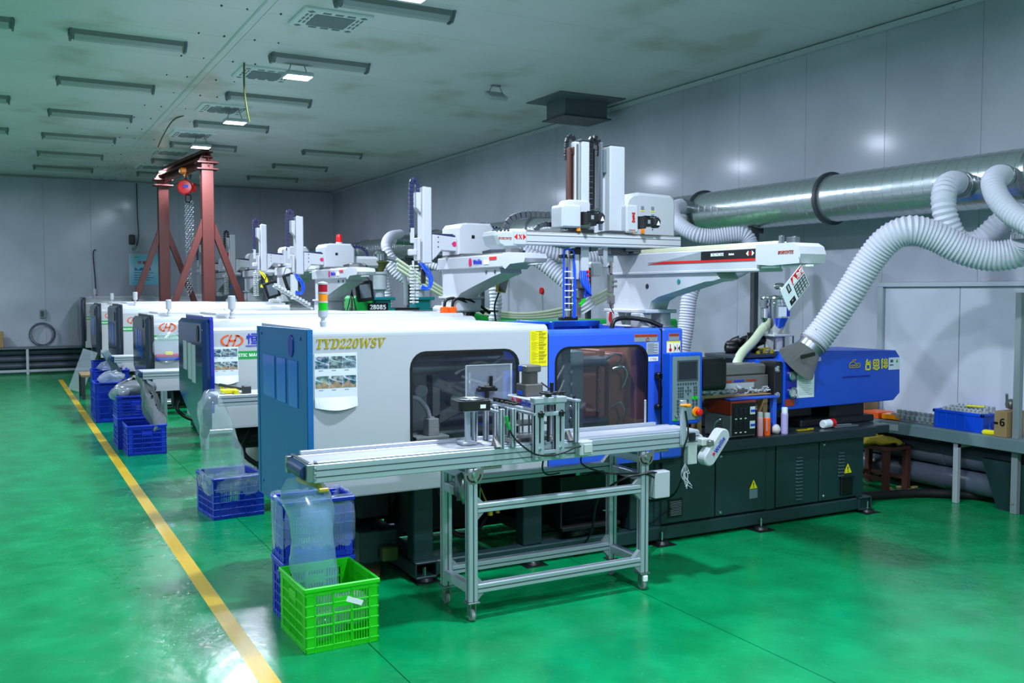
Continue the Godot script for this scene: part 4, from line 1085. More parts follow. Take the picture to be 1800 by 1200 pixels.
	for k in 3:
		b = B.new(); b.lathe(V(1.915, 1.88 + k * 0.062, -6.2), [Vector2(0, 0), Vector2(0.031, 0), Vector2(0.031, 0.05), Vector2(0, 0.05)], 18); pt(b, "signal_lens", ["greenlens", "amber", "darkred"][k], tw)
		b = B.new(); b.lathe(V(1.915, 1.93 + k * 0.062, -6.2), [Vector2(0.034, 0), Vector2(0.034, 0.012), Vector2(0, 0.012 if k < 2 else 0.022)], 18); pt(b, "ring", "lightgrey", tw)
	# cables and stand on top of the machine
	b = B.new(); b.tube(spline(vs([4.2, 1.70, -6.1, 4.23, 1.78, -6.1, 4.35, 1.80, -6.1, 4.5, 1.78, -6.05, 4.62, 1.73, -6.0]), 5), 0.018, 8); each(b, "top_cable", "black", t)
	b = B.new(); b.tube(spline(vs([4.95, 1.9, -6.9, 4.93, 1.6, -6.8, 4.85, 1.5, -6.75]), 5), 0.014, 8); each(b, "top_cable", "black", t)

func main_extras():
	# hopper loader on the injection unit
	var t := th("hopper_loader", "small polished steel hopper with a sight box, on the injection unit of the front machine", "hopper", V(6.5, 1.37, -6.7))
	var c := V(6.5, 0, -6.7)
	var b := B.new()
	b.lathe(c + V(0, 1.60, 0), [Vector2(0.06, 0), Vector2(0.065, 0.02), Vector2(0.135, 0.16), Vector2(0.135, 0.27), Vector2(0.15, 0.275), Vector2(0.15, 0.30), Vector2(0.135, 0.305), Vector2(0.135, 0.335), Vector2(0.145, 0.345), Vector2(0.14, 0.36), Vector2(0, 0.375)], 28)
	pt(b, "hopper", "chrome", t)
	b = B.new(); b.tube(spline(vs([6.56, 1.96, -6.66, 6.56, 2.03, -6.66, 6.58, 2.06, -6.70, 6.60, 2.06, -6.78]), 5), 0.032, 12); pt(b, "inlet_elbow", "chrome", t)
	b = B.new(); b.b(6.33, 6.36, 1.85, 1.93, -6.72, -6.66, 0.005); b.b(6.64, 6.66, 1.85, 1.93, -6.72, -6.66, 0.005); each(b, "latch", "steel", t)
	b = B.new(); b.card(V(6.462, 1.82, -6.562), V(0.04, 0, 0.012), V(0, 0.045, 0)); pt(b, "label", "paper", t)
	b = B.new(); b.card(V(6.53, 1.82, -6.561), V(0.03, 0, -0.006), V(0, 0.045, 0)); pt(b, "label", "inkblue", t)
	b = B.new(); b.b(6.37, 6.63, 1.585, 1.605, -6.83, -6.57); b.b(6.37, 6.63, 1.445, 1.465, -6.83, -6.57); each(b, "sight_plate", "offwhite", t)
	b = B.new()
	for sx in [-1, 1]:
		for sz in [-1, 1]: b.cyl(V(6.5 + 0.12 * sx, 1.42, -6.7 + 0.12 * sz), V(6.5 + 0.12 * sx, 1.6, -6.7 + 0.12 * sz), 0.008, -1, 8)
	b.b(6.495, 6.51, 1.46, 1.59, -6.59, -6.575); each(b, "rod", "darkgrey", t)
	b = B.new(); b.lathe(c + V(0, 1.46, 0), [Vector2(0.10, 0), Vector2(0.10, 0.13)], 20); pt(b, "sight_glass", "whitegloss", t)
	b = B.new(); b.lathe(c + V(0, 1.39, 0), [Vector2(0.14, 0), Vector2(0.14, 0.05), Vector2(0.06, 0.052), Vector2(0.06, 0.055), Vector2(0.115, 0.075), Vector2(0, 0.075)], 24); pt(b, "funnel", "white", t)
	b = B.new(); b.b(5.85, 6.62, 1.395, 1.43, -6.95, -6.55, 0.006); b.b(5.82, 5.9, 1.40, 1.43, -6.62, -6.52); b.b(6.05, 6.45, 1.28, 1.395, -6.9, -6.6, 0.01); pt(b, "mounting_plate", "plate", t)
	b = B.new(); b.cyl(V(6.18, 1.43, -6.58), V(6.18, 1.455, -6.58), 0.02, -1, 10); b.cyl(V(6.34, 1.43, -6.57), V(6.34, 1.465, -6.57), 0.02, -1, 10); b.b(6.22, 6.36, 1.47, 1.485, -6.62, -6.60); b.b(6.27, 6.30, 1.43, 1.47, -6.62, -6.60); each(b, "brass_fitting", "gilt", t)
	b = B.new(); b.tube(spline(vs([6.80, 1.80, -6.85, 6.6, 1.72, -6.85, 6.4, 1.66, -6.75, 6.16, 1.55, -6.62, 5.97, 1.46, -6.55, 5.86, 1.38, -6.5, 5.80, 1.27, -6.46, 5.78, 1.2, -6.44]), 6), 0.042, 14); b.tube(spline(vs([6.1, 1.36, -6.5, 6.02, 1.32, -6.47, 5.98, 1.22, -6.45]), 5), 0.03, 12)
	one(b, "material_hose", "hosecream", "cream material hose running from behind the steel hopper down to the barrel", "hose")
	b = B.new()
	for k in 9: b.ball(V(6.02 + 0.045 * k, 1.47 + 0.035 * (k % 3), -6.78 - 0.04 * (k % 2)), V(0.06, 0.05, 0.06), 10)
	var cn := FastNoiseLite.new(); cn.seed = 14; cn.frequency = 12.0
	for i in b.v.size(): b.v[i] += V(0.05, 0.04, 0.05) * cn.get_noise_3dv(b.v[i])
	for k in 5: b.tube(spline(vs([6.10 + 0.015 * k, 1.43, -6.66, 6.13 + 0.015 * k, 1.55 - 0.01 * k, -6.67, 6.18 + 0.02 * k, 1.62, -6.72, 6.24 + 0.01 * k, 1.5, -6.8]), 4), 0.008, 6)
	one(b, "cable_bundle", "black", "black bundle of cables lying behind the cream hose on the dark hopper plate", "cables")
	b = B.new(); b.b(6.0, 6.08, 1.43, 1.47, -6.64, -6.58); one(b, "blue_connector", "tubeblue", "small blue connector beside the black cable bundle", "connector")
	# warning sign hung on the beam end
	t = th("hanging_sign", "red and white danger sign hanging by one corner from the front robot's beam", "sign", V(4.45, 1.87, -4.4))
	var p0 := V(4.485, 2.178, -4.4)
	var du := V(-0.144, -0.166, -0.03)
	var dv := V(0.066, -0.128, 0.01)
	var nn := dv.cross(-du).normalized()
	if nn.z < 0: nn = -nn
	b = B.new()
	b.quad(p0 + du, p0 + du + dv, p0 + dv, p0)
	var bk := -nn * 0.003
	b.quad(p0 + bk, p0 + dv + bk, p0 + du + dv + bk, p0 + du + bk); b.quad(p0, p0 + bk, p0 + du + bk, p0 + du); b.quad(p0 + dv, p0 + du + dv, p0 + du + dv + bk, p0 + dv + bk)
	b.quad(p0 + du, p0 + du + bk, p0 + du + dv + bk, p0 + du + dv); b.quad(p0, p0 + dv, p0 + dv + bk, p0 + bk)
	pt(b, "board", "paper", t)
	var pa := func(q: B, u0, u1, v0, v1, d):
		var o: Vector3 = nn * d
		q.quad(p0 + du * u1 + dv * v0 + o, p0 + du * u1 + dv * v1 + o, p0 + du * u0 + dv * v1 + o, p0 + du * u0 + dv * v0 + o)
	b = B.new(); pa.call(b, 0.02, 0.53, 0.03, 0.36, 0.001); pt(b, "heading", "red", t)
	b = B.new(); pa.call(b, 0.02, 0.53, 0.42, 0.97, 0.001); pa.call(b, 0.64, 0.78, 0.1, 0.45, 0.001); pa.call(b, 0.62, 0.86, 0.72, 0.95, 0.001); pt(b, "dark_field", "charcoal", t)
	b = B.new()
	for i in 4:
		for j in 4: pa.call(b, 0.05 + i * 0.12, 0.14 + i * 0.12, 0.46 + j * 0.13, 0.55 + j * 0.13, 0.002)
	pa.call(b, 0.68, 0.74, 0.14, 0.38, 0.002); pa.call(b, 0.72, 0.77, 0.78, 0.83, 0.002); pt(b, "print", "lightgrey", t)
	b = B.new()
	var gu: Vector3 = -du * 0.9
	var gv: Vector3 = -dv * 0.9
	glyph(b, "3,10 1,7 6,8 7,6 9.5,6;2.5,6 2,2 0,0;4,5 8,5 8,3 4,3 4,0 9,0 9.5,1.5", p0 + du * 0.30 + dv * 0.30 + nn * 0.002, gu.normalized(), gv.normalized(), 0.032, 1.2)
	glyph(b, "1,10 1,0;1,9 3,9 2,7 3.5,5 1.5,4.5;6.5,10 4,7;6.5,10 9.5,7;5,6 8.5,6;5,4 5.5,2;7,4.5 7,2;9,4 8,2;4.5,0.5 9.5,0.5", p0 + du * 0.16 + dv * 0.30 + nn * 0.002, gu.normalized(), gv.normalized(), 0.032, 1.2)
	glyph(b, "0,0 10,0 5,10 0,0 3,2 7,2 5,6 3,2", p0 + du * 0.50 + dv * 0.32 + nn * 0.002, gu.normalized(), gv.normalized(), 0.036, 1.6)
	pt(b, "lettering", "letterwhite", t)
	b = B.new(); b.tube([p0 + V(0, -0.01, 0.002), p0 + V(-0.01, 0.05, -0.01)], 0.002, 5); pt(b, "wire", "chrome", t)
	# controller on the worktop
	t = th("temperature_controller", "grey temperature controller box with an orange top and a black front of switches", "controller", V(5.44, 0.785, -6.12))
	b = B.new(); b.b(5.305, 5.575, 0.795, 0.985, -6.29, -5.955, 0.008); pt(b, "case", "temp", t)
	b = B.new(); b.T = Transform3D(Basis(V(0, 0, -1), V(0, 1, 0), V(1, 0, 0)), V(5.30, 0, 0)); b.prism(pv([5.955, 0.985, 6.295, 0.985, 6.295, 1.08, 6.28, 1.095, 5.955, 1.095]), 0.28, 0.004); pt(b, "lid", "brick", t)
	b = B.new(); b.b(5.312, 5.568, 0.81, 1.08, -5.956, -5.945, 0.004); b.b(5.30, 5.58, 0.787, 0.80, -6.28, -5.95); var fp := pt(b, "front_panel", "black", t)
	for r in 2:
		for k in 3:
			b = B.new(); b.b(5.33 + k * 0.052, 5.368 + k * 0.052, 0.985 - r * 0.115, 1.04 - r * 0.115, -5.945, -5.941, 0.002); pt(b, "display", "screen", fp)
			b = B.new(); b.b(5.338 + k * 0.052, 5.358 + k * 0.052, 0.945 - r * 0.115, 0.955 - r * 0.115, -5.945, -5.940, 0.002); pt(b, "switch", "letterwhite", fp)
		b = B.new(); b.b(5.50, 5.555, 0.98 - r * 0.12, 1.045 - r * 0.12, -5.945, -5.938, 0.002); var bk2 := pt(b, "breaker", "letterwhite", fp)
		b = B.new(); b.b(5.504, 5.551, 1.0 - r * 0.12, 1.02 - r * 0.12, -5.938, -5.932, 0.002); each(b, "toggle", "tubeblue", bk2)
	b = B.new()
	for k in 7: b.T = Transform3D(Basis(Vector3.BACK, 0.5), V(5.303, 0.85 + k * 0.018, -6.08)); b.box(Vector3.ZERO, V(0.008, 0.007, 0.07), 0.002)
	each(b, "louvre", "temp", t)
	b = B.new(); b.cyl(V(5.42, 1.09, -6.1), V(5.42, 1.12, -6.1), 0.008, -1, 8); pt(b, "lifting_eye", "chrome", t)
	b = B.new(); b.tube(spline(vs([4.88, 1.02, -5.6, 4.95, 0.95, -5.75, 5.1, 0.84, -5.9, 5.3, 0.80, -5.96]), 5), 0.006, 6); one(b, "thin_cable", "lightgrey", "thin pale cable running from the blue control panel towards the orange topped controller", "cable")
	# tins and odds and ends on the worktop
	var can := func(x, h, r, m, capm, label):
		var q := th("spray_can", label, "can", V(x, 0.785, -5.985), "spray cans on the worktop")
		var k := B.new(); k.lathe(V(x, 0.785, -5.985), [Vector2(0, 0), Vector2(r, 0), Vector2(r, h * 0.74), Vector2(r * 0.9, h * 0.78), Vector2(r * 0.6, h * 0.8)], 18); pt(k, "body", m, q)
		k = B.new(); k.lathe(V(x, 0.785 + h * 0.78, -5.985), [Vector2(r * 0.86, 0), Vector2(r * 0.86, h * 0.2), Vector2(r * 0.7, h * 0.22), Vector2(0, h * 0.22)], 18); pt(k, "cap", capm, q)
		return q
	can.call(5.655, 0.20, 0.026, "pink", "lightgrey", "pale pink spray can standing next to the controller, left of the orange one")
	var oc: Node3D = can.call(5.735, 0.19, 0.029, "orange", "lightgrey", "orange and pink spray can, second from the controller")
	b = B.new(); b.lathe(V(5.735, 0.80, -5.985), [Vector2(0.0296, 0), Vector2(0.0296, 0.11)], 18)
	for k in range(b.v.size()): pass
	can.call(5.935, 0.225, 0.031, "lilac", "letterwhite", "tall lilac spray can with a white cap standing alone on the worktop")
	b = B.new(); b.b(5.70, 5.713, 0.82, 0.92, -5.962, -5.956, 0.001); O = oc.position; pt(b, "label", "pink", oc)
	var lump := func(cen: Vector3, rad: Vector3, sd: int, k := 12) -> B:
		var q := B.new(); q.ball(cen, rad, k)
		var n := FastNoiseLite.new(); n.seed = sd; n.frequency = 9.0
		for i in q.v.size():
			var dd: Vector3 = q.v[i] - cen
			q.v[i] = cen + dd * (0.85 + 0.55 * n.get_noise_3dv(q.v[i]))
			if q.v[i].y < cen.y - rad.y * 0.8: q.v[i].y = cen.y - rad.y * 0.8
		return q
	one(lump.call(V(5.83, 0.826, -5.98), V(0.045, 0.05, 0.04), 3), "crumpled_rag", "rag", "crumpled white rag between the orange can and the lilac can", "rag")
	one(lump.call(V(5.72, 0.985, -6.2), V(0.08, 0.05, 0.06), 5), "crumpled_rag", "letterwhite", "crumpled white tissue behind the orange spray can", "rag")
	t = th("lying_bottle", "white bottle with a red cap lying on its side on the worktop", "bottle", V(6.5, 0.785, -6.0))
	b = B.new(); b.lathe(V(6.43, 0.824, -6.02), [Vector2(0, 0), Vector2(0.032, 0), Vector2(0.038, 0.012), Vector2(0.038, 0.10)], 18, V(1, 0.02, -0.1)); pt(b, "bottle", "letterwhite", t)
	b = B.new(); b.lathe(V(6.53, 0.826, -6.03), [Vector2(0.04, 0), Vector2(0.04, 0.05), Vector2(0.036, 0.056), Vector2(0, 0.056)], 18, V(1, 0.02, -0.1)); pt(b, "cap", "red", t)
	b = B.new(); b.bar(V(6.1, 0.795, -6.0), V(6.22, 0.795, -5.99), 0.03, 0.015); b.bar(V(6.22, 0.797, -5.99), V(6.28, 0.80, -5.985), 0.02, 0.018); one(b, "hand_tool", "gilt", "small yellow handled tool lying on the worktop right of the lilac can", "tool")
	b = B.new(); b.b(6.55, 6.85, 0.785, 0.80, -6.1, -5.98, 0.004); b.cyl(V(6.6, 0.80, -6.05), V(6.8, 0.80, -6.03), 0.01, -1, 8); one(b, "metal_rods", "steel", "flat steel plate with a thin rod lying right of the red capped bottle", "tool")
	# tray of pale gripper fittings in front of the barrel
	t = th("fitting_tray", "shallow cardboard tray of pale tangled fittings in front of the barrel cover", "tray", V(5.5, 0.79, -6.12))
	b = B.new(); b.b(5.0, 5.85, 1.12, 1.13, -6.17, -6.06, 0.004); b.b(5.0, 5.45, 1.125, 1.145, -6.065, -6.06, 0.002); b.b(5.05, 5.1, 0.79, 1.12, -6.16, -6.08); b.b(5.78, 5.83, 0.79, 1.12, -6.16, -6.08); pt(b, "tray", "cardboard", t)
	b = B.new()
	for k in 60:
		var a := V(rng.randf_range(5.02, 5.85), 1.138 + rng.randf() * 0.045, rng.randf_range(-6.14, -6.07))
		var dd := V(rng.randf_range(-0.06, 0.06), rng.randf_range(-0.02, 0.03), rng.randf_range(-0.03, 0.03))
		b.cyl(a, a + dd, 0.008, 0.006, 6)
		if k % 4 == 0: b.box(a, V(0.03, 0.025, 0.03), 0.006)
	var sf := pt(b, "fittings", "lightgrey", t); sf.set_meta("kind", "stuff")
	b = B.new(); b.b(5.32, 5.87, 1.098, 1.116, -6.05, -5.98, 0.005); b.b(5.82, 5.86, 0.785, 1.1, -6.05, -6.0); one(b, "blue_bar", "blue", "flat blue bar lying across the orange topped controller, in front of the barrel", "bar")

# cable chain: a run of links along a path
func chain(p: Array, w: float, h: float, side: Vector3, step := 0.045) -> B:
	var b := B.new()
	var q := even(spline(p, 8), step)
	for i in q.size() - 1: b.bar(q[i], q[i].lerp(q[i + 1], 0.86), w, h, 0.003, side)
	return b

func servo(t: Node3D, at: Vector3, tri := true):
	var b := B.new(); b.b(at.x - 0.01, at.x + 0.015, at.y - 0.05, at.y + 0.05, at.z - 0.05, at.z + 0.05, 0.004)
	b.b(at.x + 0.015, at.x + 0.10, at.y - 0.032, at.y + 0.04, at.z - 0.04, at.z + 0.04, 0.008)
	b.b(at.x + 0.10, at.x + 0.175, at.y - 0.04, at.y + 0.045, at.z - 0.045, at.z + 0.045, 0.022)
	var s := pt(b, "servo_motor", "charcoal", t)
	b = B.new(); b.b(at.x - 0.005, at.x + 0.12, at.y + 0.044, at.y + 0.052, at.z - 0.045, at.z - 0.035); b.b(at.x - 0.005, at.x + 0.12, at.y + 0.044, at.y + 0.052, at.z + 0.035, at.z + 0.045); pt(b, "bracket", "black", s)
	if tri:
		b = B.new(); b.T = Transform3D(Basis.IDENTITY, at + V(0.137, -0.02, 0.045)); b.prism(pv([-0.018, 0, 0.018, 0, 0, 0.036]), 0.003); pt(b, "label", "letterwhite", s)
		b = B.new(); b.b(at.x + 0.035, at.x + 0.06, at.y - 0.01, at.y + 0.02, at.z + 0.039, at.z + 0.042, 0); pt(b, "label", "grey", s)

func main_robot():
	var t := th("takeout_robot", "white two-arm takeout robot with a black and red beam stripe, mounted on the front machine", "robot", V(4.65, 1.725, -6.35))
	var b := B.new()
	# pedestal and bracket arm
	b = B.new()
	for q in [[4.52, -6.5], [4.52, -6.15], [4.72, -6.5], [4.72, -6.15]]: b.bar(V(q[0], 1.725, q[1]), V(q[0], 1.835, q[1]), 0.14, 0.10, 0.006)
	b.b(4.47, 4.78, 1.722, 1.735, -6.62, -6.05, 0.003)
	each(b, "pedestal", "white", t)
	b = B.new(); b.b(4.49, 4.80, 1.835, 1.865, -6.64, -6.04, 0.006); pt(b, "base_plate", "white", t)
	b = B.new()
	b.T = Transform3D(Basis(V(0, 0, -1), V(0, 1, 0), V(1, 0, 0)), V(4.56, 0, 0))
	b.prism(pv([6.60, 1.865, 6.58, 2.15, 5.30, 2.15, 5.26, 2.10, 5.33, 2.085, 5.42, 2.08, 5.98, 1.965, 6.07, 1.93, 6.10, 1.865]), 0.19, 0.006)
	var br := pt(b, "bracket_arm", "white", t)
	b = B.new(); b.cyl(V(4.562, 2.05, -6.12), V(4.555, 2.05, -6.12), 0.02, -1, 14); pt(b, "hole", "black", br)
	b = B.new(); b.cyl(V(4.562, 2.085, -5.72), V(4.555, 2.085, -5.72), 0.02, -1, 14); pt(b, "hole", "teal", br)
	b = B.new(); b.tube([V(4.47, 1.84, -6.5), V(4.46, 1.78, -6.5), V(4.47, 1.72, -6.48)], 0.012, 8); each(b, "air_line", "red", t)
	# traverse beam towards the viewer
	b = B.new(); b.b(4.55, 4.76, 2.15, 2.315, -6.62, -4.84, 0.01); b.b(4.545, 4.765, 2.145, 2.165, -6.60, -4.84); var tb := pt(b, "traverse_beam", "white", t)
	b = B.new(); b.T = Transform3D(Basis(V(0, 0, -1), V(0, 1, 0), V(1, 0, 0)), V(4.53, 0, 0))
	b.prism(pv([4.86, 2.19, 4.86, 2.325, 4.52, 2.325, 4.47, 2.30, 4.45, 2.25, 4.46, 2.19, 4.72, 2.18]), 0.25, 0.02); pt(b, "end_cap", "white", tb)
	b = B.new(); b.b(4.58, 4.62, 2.165, 2.18, -4.66, -4.42); b.b(4.56, 4.60, 2.165, 2.18, -4.84, -4.70); each(b, "end_bracket", "letterwhite", tb)
	b = B.new(); b.b(4.57, 4.61, 2.315, 2.345, -6.55, -4.70); b.b(4.70, 4.74, 2.315, 2.345, -6.55, -4.70); each(b, "rail", "cream", tb)
	b = B.new(); b.b(4.63, 4.68, 2.315, 2.335, -6.55, -4.7); pt(b, "belt", "brushed", tb)
	b = B.new(); b.b(4.58, 4.61, 2.315, 2.38, -4.70, -4.67); b.b(4.70, 4.73, 2.315, 2.38, -4.70, -4.67); b.b(4.63, 4.68, 2.33, 2.37, -4.68, -4.60); each(b, "belt_clamp", "steel", tb)
	b = B.new(); b.b(4.546, 4.55, 2.235, 2.30, -5.45, -4.855, 0.001); var st := pt(b, "black_stripe", "black", tb)
	b = B.new(); b.T = Transform3D(Basis(V(0, 0, 1), V(0, 1, 0), V(-1, 0, 0)), V(4.55, 0, 0)); b.prism(pv([-6.1, 2.222, -4.855, 2.22, -4.855, 2.234, -5.9, 2.240]), 0.004); pt(b, "red_stripe", "red", tb)
	b = B.new(); b.T = Transform3D(Basis(V(0, 0, 1), V(0, 1, 0), V(-1, 0, 0)), V(4.55, 0, 0)); b.prism(pv([-5.45, 2.236, -5.45, 2.30, -5.85, 2.25, -6.1, 2.236]), 0.0035); pt(b, "fading_stripe", "grey", tb)
	text("BORUNTE", 0.022, "letterwhite", st, V(4.545, 2.272, -5.27), -PI / 2, true, false, 0, 0.002)
	text("Robot", 0.014, "letterwhite", st, V(4.545, 2.27, -5.12), -PI / 2, true, false, 0, 0.002)
	b = B.new(); b.T = Transform3D(Basis(V(0, 0, 1), V(0, 1, 0), V(-1, 0, 0)), V(4.546, 2.27, -4.93))
	for s in [-1, 1]: b.prism(pv([s * 0.018, 0.018, s * 0.018, -0.018, s * 0.04, 0]), 0.002)
	pt(b, "arrow_mark", "letterwhite", st)
	text("Z", 0.026, "red", st, V(4.545, 2.27, -4.93), -PI / 2, true, true, 0, 0.002)
	text("BORUNTE", 0.02, "brick", tb, V(4.528, 2.265, -4.58), -PI / 2, true, true, 0.2, 0.002)
	# carriage and cross beam
	b = B.new(); b.b(4.42, 4.95, 2.33, 2.352, -6.55, -6.22, 0.005); b.b(4.3, 4.45, 2.30, 2.36, -6.45, -6.25, 0.006); b.b(4.5, 4.9, 2.31, 2.33, -6.3, -6.22); pt(b, "carriage_plate", "darkgrey", t)
	b = B.new(); b.b(3.455, 4.965, 2.358, 2.45, -6.262, -6.20, 0.008)
	b.b(3.455, 4.965, 2.45, 2.458, -6.264, -6.205, 0.003)
	var xb := pt(b, "cross_beam", "white", t)
	b = B.new(); b.b(3.46, 4.96, 2.382, 2.387, -6.201, -6.199, 0.0005); b.b(3.46, 4.96, 2.43, 2.435, -6.201, -6.199, 0.0005); pt(b, "groove", "darkgrey", xb)
	b = B.new(); b.b(3.5, 4.9, 2.458, 2.47, -6.255, -6.24); b.b(3.5, 4.9, 2.458, 2.47, -6.225, -6.21); each(b, "rail", "brushed", xb)
	b = B.new(); b.T = Transform3D(Basis.IDENTITY, V(-0.06, -0.008, -6.40)); b.prism(pv([3.28, 2.43, 3.31, 2.36, 3.36, 2.335, 3.46, 2.34, 3.53, 2.36, 3.53, 2.475, 3.36, 2.475, 3.29, 2.46]), 0.21, 0.02)
	b.T = Transform3D.IDENTITY; b.b(3.36, 3.50, 2.343, 2.477, -6.395, -6.184, 0.02); var ec := pt(b, "end_cap", "white", xb)
	b = B.new()
	for k in 4: b.b(3.24 + 0.03 * k, 3.255 + 0.03 * k, 2.46, 2.47, -6.28, -6.19, 0.002)
	each(b, "slot", "darkgrey", ec)
	text("X", 0.03, "red", ec, V(3.43, 2.417, -6.181), 0, true, true, 0, 0.002)
	b = B.new(); b.T = Transform3D(Basis.IDENTITY, V(3.43, 2.417, -6.183))
	for s in [-1, 1]: b.prism(pv([s * 0.024, 0.022, s * 0.024, -0.022, s * 0.05, 0.0]), 0.002)
	pt(b, "arrow_mark", "red", ec)
	text("BORUNTE", 0.016, "brick", ec, V(3.305, 2.402, -6.188), 0, true, true, 0.2, 0.002)
	pt(chain(vs([3.44, 2.49, -6.42, 3.46, 2.55, -6.42, 3.53, 2.59, -6.42, 3.65, 2.61, -6.42, 3.85, 2.61, -6.42]), 0.05, 0.03, V(0, 0, 1)), "cable_chain", "darkgrey", xb)
	pt(chain(vs([3.72, 2.49, -6.46, 3.76, 2.53, -6.46, 3.85, 2.54, -6.46, 4.1, 2.54, -6.46]), 0.04, 0.03, V(0, 0, 1)), "cable_chain", "darkgrey", xb)
	# control box behind the cross beam
	b = B.new(); b.T = Transform3D(Basis.IDENTITY, V(0, 0, -6.80)); b.prism(pv([4.50, 2.42, 5.09, 2.42, 5.09, 2.74, 5.08, 2.80, 5.04, 2.825, 4.70, 2.835, 4.63, 2.82, 4.58, 2.78, 4.55, 2.70, 4.50, 2.66]), 0.37, 0.025)
	var cb := pt(b, "control_box", "white", t)
	for q in [[4.735, 2.70], [4.84, 2.70], [4.84, 2.635]]:
		b = B.new(); b.b(q[0] - 0.015, q[0] + 0.015, q[1] - 0.01, q[1] + 0.02, -6.43, -6.427, 0); var lb := pt(b, "label", "panelgrey", cb)
		b = B.new(); b.b(q[0] - 0.02, q[0] + 0.02, q[1] - 0.022, q[1] - 0.014, -6.43, -6.427, 0); pt(b, "label", "yellow", cb)
	b = B.new(); b.T = Transform3D(Basis.IDENTITY, V(4.735, 2.515, -6.43)); b.prism(rr(-0.015, 0.015, -0.025, 0.025, 0.012), 0.012); pt(b, "lamp", "amber", cb)
	b = B.new(); b.cyl(V(4.84, 2.53, -6.43), V(4.84, 2.53, -6.425), 0.006, -1, 8); b.cyl(V(4.78, 2.47, -6.43), V(4.78, 2.47, -6.425), 0.005, -1, 8); b.cyl(V(4.95, 2.47, -6.43), V(4.95, 2.47, -6.425), 0.005, -1, 8); b.cyl(V(5.05, 2.47, -6.43), V(5.05, 2.47, -6.425), 0.005, -1, 8); each(b, "screw", "darkgrey", cb)
	# two upright arms with drives
	for k in 2:
		var x: float = [4.04, 4.36][k]
		b = B.new()
		if k == 0:
			b.b(x - 0.01, x + 0.065, 2.05, 3.19, -6.38, -6.27, 0.008); b.b(x - 0.06, x - 0.015, 2.1, 3.18, -6.36, -6.29, 0.006)
		else:
			b.b(x - 0.075, x + 0.072, 2.36, 3.165, -6.40, -6.25, 0.01)
		var ar := pt(b, "upright_arm", "white", t)
		if k == 0:
			b = B.new(); b.b(x - 0.05, x - 0.03, 2.5, 3.16, -6.288, -6.284, 0.001); each(b, "rail", "brushed", ar)
			b = B.new(); b.b(x - 0.085, x - 0.068, 2.55, 3.14, -6.39, -6.33); b.b(x - 0.064, x - 0.058, 2.55, 3.1, -6.35, -6.31); b.b(x - 0.068, x - 0.055, 3.08, 3.14, -6.34, -6.30); pt(b, "belt", "rust", ar)
			b = B.new(); b.b(x - 0.02, x + 0.065, 3.185, 3.20, -6.39, -6.26); pt(b, "top_plate", "darkgrey", ar)
			pt(chain(vs([x + 0.005, 3.12, -6.40, x + 0.005, 3.2, -6.40, x - 0.03, 3.245, -6.40, x - 0.065, 3.215, -6.40, x - 0.075, 3.14, -6.40, x - 0.075, 3.0, -6.40]), 0.03, 0.03, V(0, 0, 1)), "cable_chain", "charcoal", ar)
		else:
			b = B.new(); b.b(x - 0.10, x - 0.072, 2.95, 3.14, -6.39, -6.3, 0.008); b.b(x - 0.115, x - 0.095, 2.5, 3.2, -6.36, -6.32); pt(b, "chain_plate", "ductgrey", ar)
			pt(chain(vs([x - 0.085, 3.1, -6.40, x - 0.09, 3.2, -6.40, x - 0.125, 3.245, -6.40, x - 0.165, 3.20, -6.40, x - 0.17, 3.0, -6.40, x - 0.165, 2.7, -6.40, x - 0.135, 2.49, -6.38]), 0.05, 0.032, V(0, 0, 1)), "cable_chain", "charcoal", ar)
			b = B.new(); b.b(x - 0.07, x + 0.066, 3.165, 3.172, -6.39, -6.26); b.cyl(V(x, 3.17, -6.33), V(x, 3.19, -6.33), 0.012, -1, 8); pt(b, "top_plate", "darkgrey", ar)
		var dx: float = [0.0, 0.335][k]
		b = B.new()
		if k == 0:
			b.T = Transform3D(Basis.IDENTITY, V(0, 0, -6.33)); b.prism(rr(3.79, 3.965, 2.50, 2.675, [0.02, 0.025, 0.01, 0.01]), 0.16, 0.012)
			b.prism(rr(3.85, 4.09, 2.50, 2.72, [0.03, 0.05, 0.01, 0.01]), 0.10, 0.012)
		else:
			b.T = Transform3D(Basis.IDENTITY, V(0, 0, -6.30)); b.prism(rr(4.395, 4.515, 2.475, 2.70, 0.02), 0.12, 0.012)
		pt(b, "drive_cover", "white", ar)
		servo(ar, V([3.985, 4.525][k], [2.575, 2.56][k], -6.16))
		b = B.new(); b.b(3.93 + dx, 4.11 + dx, 2.47, 2.492, -6.40, -6.21, 0.003); b.b(3.96 + dx, 4.08 + dx, 2.458, 2.472, -6.26, -6.215); pt(b, "slide", "darkgrey", ar)
		b = B.new(); b.cyl(V(3.955 + dx * 1.55, 2.475, -6.2), V(3.955 + dx * 1.55, 2.50, -6.2), 0.018, -1, 10); pt(b, "bumper", "amber", ar)
		if k == 1:
			b = B.new(); glyph(b, "3,0 7,0 5,3 3,0;3,10 7,10 5,7 3,10;3,6.5 6,6.5 6,5 4,5 4,3.5 7,3.5", V(4.427, 2.565, -6.178), Vector3.RIGHT, Vector3.UP, 0.07, 0.9); pt(b, "arrow_mark", "red", ar)
			text("BORUNTE", 0.009, "brick", ar, V(4.45, 2.498, -6.176), 0, true, true, 0.2, 0.001)
	# gripper under the first arm: glass-like tubes in blue and a fitting cluster
	b = B.new(); b.b(3.87, 3.92, 2.27, 2.30, -6.36, -6.3); b.b(3.97, 4.02, 2.27, 2.30, -6.36, -6.3); b.b(3.87, 4.02, 1.78, 1.81, -6.36, -6.3); b.b(3.98, 4.06, 2.30, 2.355, -6.38, -6.28, 0.006); b.b(3.985, 3.995, 1.8, 2.34, -6.37, -6.355); var gp := pt(b, "gripper_frame", "black", t)
